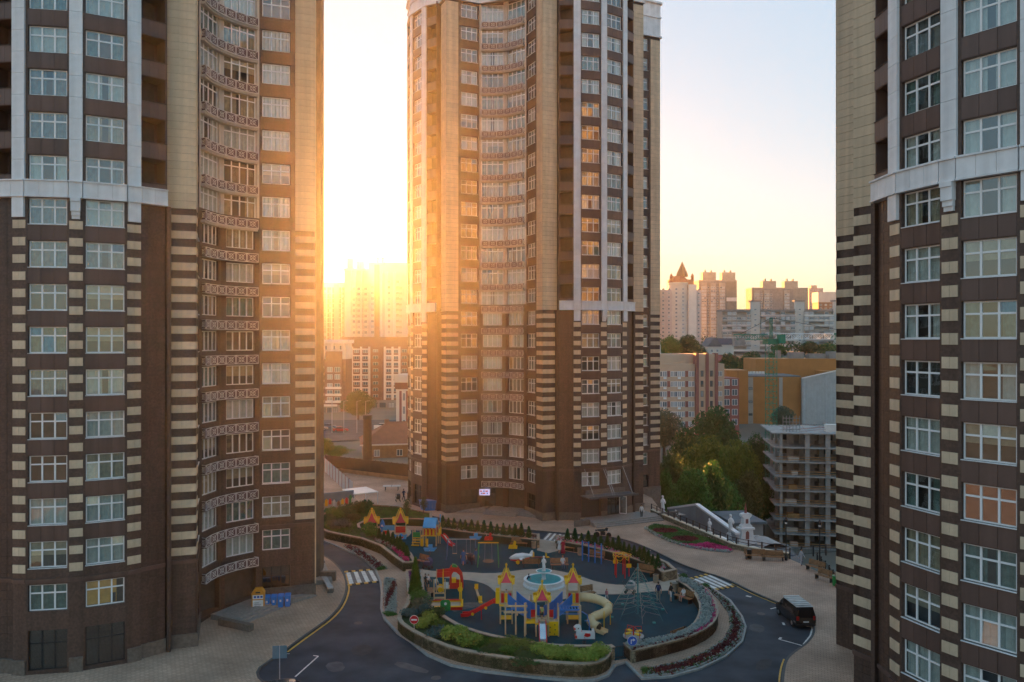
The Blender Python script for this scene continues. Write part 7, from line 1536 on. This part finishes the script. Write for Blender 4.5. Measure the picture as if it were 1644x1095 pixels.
# ------------------------------------------------------------------ people
SKIN = mat('skin',(.48,.28,.19),.6,.08,3); HAIRD = mat('hair_dark',(.03,.02,.015),.7); HAIRL = mat('hair_fair',(.25,.15,.07),.7)
TS = bpy.data.scenes.new('tmp_scene')
def cl(n, c): return mat('cloth_'+n, c, .85, .12, 4)
def person(label, px, py, h, top, bot, pose='stand', rz=0, dress=False, hair=HAIRD, z=.02, shoe=None, pos=None, sleeves=False, long=False, seed=0, extra=None):
    q = random.Random(seed+int(px)); s = h/1.75; x, y = pos if pos else G(px,py,z); t_ = thing('person', label, 'person', (x,y,z), rz, None); t_.scale = (s,s,s)
    sw = {'stand':.06,'walk':.26,'sit':0,'lean':.1}[pose]
    if pose == 'sit':
        pel = (0,0,.50); chest = (0,.06,1.0); hipw = .10; kn = [(-.12,-.44,.50),(.12,-.44,.50)]; ft = [(-.12,-.46,.08),(.12,-.5,.08)]
    else:
        lean = -.28 if pose == 'lean' else 0; pel = (0,0,.93); chest = (0,lean,1.38-.05*abs(lean)*4); kn = [(-.10,-sw,.50),(.10,sw*.6,.50)]; ft = [(-.11,-sw*1.1,.07),(.11,sw*1.5,.07)]
    V_ = []; E_ = []; Rr = []; B_ = []
    def v(p, r): V_.append(p); Rr.append(r); return len(V_)-1
    def e(a, b_, m): E_.append((a,b_)); B_.append((a,b_,m))
    top_i, bot_i, skin_i, shoe_i = 0, 1, 2, 3
    p = v(pel,.145); wst = v(tuple((pel[k]+chest[k])/2 for k in range(3)),.125); ch = v(chest,.155); nk = v((chest[0],chest[1]-.01,chest[2]+.16),.055); hd = v((chest[0],chest[1]-.03,chest[2]+.26),.085); ht = v((chest[0],chest[1]-.02,chest[2]+.36),.075)
    e(p,wst,top_i); e(wst,ch,top_i); e(ch,nk,skin_i); e(nk,hd,skin_i); e(hd,ht,skin_i)
    for k, sx in enumerate((-1,1)):
        sh = v((chest[0]+sx*.17,chest[1],chest[2]+.06),.065)
        ay = -.10 if k else .08
        if pose == 'sit': el = (sx*.24,chest[1]-.12,.80); ha = (sx*.13,chest[1]-.38,.66)
        elif pose == 'lean': el = (sx*.24,chest[1]-.18,1.12); ha = (sx*.16,chest[1]-.34,.95)
        else: el = (sx*.24,ay*(1+sw*3),1.12); ha = (sx*.25,ay*(2+sw*6)-.06,.87)
        ei = v(el,.047); hi = v(ha,.036); h2 = v((ha[0],ha[1]-.03,ha[2]-.09),.030); e(ch,sh,top_i); e(sh,ei,top_i); e(ei,hi,top_i if sleeves else skin_i); e(hi,h2,skin_i)
        fo = v((ha[0]-sx*.02,ha[1]-.05,ha[2]-.16),.016); e(h2,fo,skin_i); th = v((ha[0]-sx*.045,ha[1]-.06,ha[2]-.09),.014); e(h2,th,skin_i)
        hp = v((sx*.10,pel[1],pel[2]-.04),.105); ki = v(kn[k],.068); fi = v(ft[k],.05); to = v((ft[k][0],ft[k][1]-.15,.045),.04); e(p,hp,bot_i); e(hp,ki,bot_i); e(ki,fi,bot_i if long else skin_i); e(fi,to,shoe_i)
    me = bpy.data.meshes.new('tmp'); me.from_pydata(V_,E_,[]); o = bpy.data.objects.new('tmp', me); TS.collection.objects.link(o)
    md = o.modifiers.new('s','SKIN'); 
    for k, r_ in enumerate(Rr): me.skin_vertices[0].data[k].radius = (r_,r_)
    me.skin_vertices[0].data[0].use_root = True; o.modifiers.new('u','SUBSURF').levels = 1
    TS.view_layers[0].update(); dg = TS.view_layers[0].depsgraph; bm_ = bpy.data.meshes.new_from_object(o.evaluated_get(dg)); bpy.data.objects.remove(o); bm_.name = 'body'
    bm_.materials.clear()
    for m in (top, bot, SKIN, shoe or TYRE): bm_.materials.append(m)
    for pl_ in bm_.polygons:
        c = pl_.center; best = (9,0)
        for a, b_, m in B_:
            A, Bq = Vector(V_[a]), Vector(V_[b_]); ab = Bq-A; t = max(0,min(1,(c-A).dot(ab)/ab.length_squared)); d = (c-A-ab*t).length-Rr[a]*(1-t)-Rr[b_]*t
            if d < best[0]: best = (d,m)
        pl_.material_index = best[1]; pl_.use_smooth = True
    put('body', bm_, t_); hc = V_[hd]
    MB().ball((hc[0],hc[1]+.03,hc[2]+.075),(.10,.105,.095),8).ball((hc[0],hc[1]+.07,hc[2]-(.06 if dress else -.02)),(.085,.06,.14 if dress else .07),8).build('hair', hair, t_, smooth=True)
    f_ = MB(); f_.ball((hc[0]-.03,hc[1]-.088,hc[2]+.05),.011,5); f_.ball((hc[0]+.03,hc[1]-.088,hc[2]+.05),.011,5); f_.build('eyes', HAIRD, t_); MB().ball((hc[0],hc[1]-.10,hc[2]+.02),(.014,.02,.022),5).build('nose', SKIN, t_); MB().box(hc[0]-.025,hc[1]-.092,hc[2]-.035,hc[0]+.025,hc[1]-.08,hc[2]-.025).build('mouth', RED, t_)
    if dress: MB().lathe([(.13,.98),(.15,.92),(.22,.70),(.27,.45 if dress == 1 else .2)],n=14).build('skirt', top, t_, smooth=True)
    if extra == 'backpack': MB().ball((0,.2,1.25),(.17,.11,.24),8).build('backpack', NAVY, t_)
    return t_
wh = cl('white',(.62,.62,.63)); bl_ = cl('blue',(.04,.13,.30)); rd = cl('red',(.35,.02,.05)); bk = cl('black',(.015,.015,.018)); kh = cl('khaki',(.32,.28,.22)); nv = cl('navy',(.02,.03,.07)); jn = cl('denim',(.07,.13,.20)); pk = cl('pink',(.45,.16,.18)); lb = cl('light',(.40,.44,.50)); gn = cl('lime',(.35,.42,.15))
person('woman in a long blue dress walking by the double swing',744,907,1.7,bl_,bl_,'walk',R(20),2,HAIRD); person('person in a blue top and jeans pushing at the nest swing',764,906,1.72,bl_,jn,'stand',R(60),0,HAIRD,long=True)
person('woman in a white dress near the far gap',898,888,1.68,wh,wh,'walk',R(10),1,HAIRL); person('woman in a long red dress near the far gap',904,890,1.7,rd,rd,'stand',R(-10),2,HAIRD)
p_ = BEN2.location; person('person in a white top sitting on the bench right of the fountain',0,0,1.7,wh,jn,'sit',R(5),0,HAIRL,pos=(p_.x+.35,p_.y-.12),long=True,seed=3)
p_ = BEN3.location; person('person in white sitting on the bench by the curved wall',0,0,1.65,wh,pk,'sit',R(-52),0,HAIRD,pos=(p_.x-.1,p_.y+.0),seed=4)
person('child in navy and orange leaning over the fountain rim',846,939,1.15,nv,cl('orange',(.5,.14,.04)),'lean',R(80),0,HAIRD); person('child in a pink top walking right of the tube slide',974,966,1.2,pk,wh,'walk',R(-30),0,HAIRL)
person('man with a navy backpack and khaki trousers seen from behind',1057,965,1.78,nv,kh,'stand',R(170),0,HAIRD,long=True,extra='backpack'); person('man in a black shirt and white shorts near the right gap',1077,966,1.78,bk,wh,'stand',R(60),0,HAIRL)
person('person in white clothes standing by the rail fence',1286,907,1.75,lb,lb,'stand',R(40),0,HAIRD,long=True,sleeves=True); person('man in a white shirt and black trousers at the tower entrance',1030,831,1.78,wh,bk,'stand',R(10),0,HAIRD,long=True,sleeves=True,z=.3)
person('child in dark clothes at the left of the fire truck',683,943,1.35,bk,bk,'stand',R(100),0,HAIRD,long=True); person('child in a white top and dark skirt beside the dark-clad child',688,943,1.3,wh,bk,'stand',R(80),0,HAIRL); person('child in a white shirt and blue shorts next to the sandbox',700,948,1.3,wh,bl_,'stand',R(40),0,HAIRD)
person('adult in dark clothes behind the stroller on the plaza',648,803,1.72,nv,bk,'walk',R(60),0,HAIRD,long=True); person('small child standing in the left castle turret',0,0,1.0,lb,bk,'stand',R(10),0,HAIRD,pos=(CXC-2.85,CYC),z=1.78,seed=8); person('child in a lime top on the front castle platform',0,0,1.05,gn,bk,'stand',R(0),0,HAIRD,pos=(CXC+.1,CYC-2.8),z=1.24,seed=9)

bpy.data.scenes.remove(TS)

# ------------------------------------------------------------------ evening haze
hz = bpy.data.materials.new('haze_air'); hz.use_nodes = True; n_ = hz.node_tree; n_.nodes.remove(n_.nodes['Principled BSDF'])
pv = n_.nodes.new('ShaderNodeVolumePrincipled'); pv.inputs['Color'].default_value = (.92,.90,.88,1); pv.inputs['Density'].default_value = .000095; pv.inputs['Anisotropy'].default_value = .82
n_.links.new(pv.outputs[0], n_.nodes['Material Output'].inputs['Volume'])
tag(MB().box(-500,-40,-28,500,1000,82).build('haze', hz), 'thin golden evening haze', 'haze', kind='stuff')
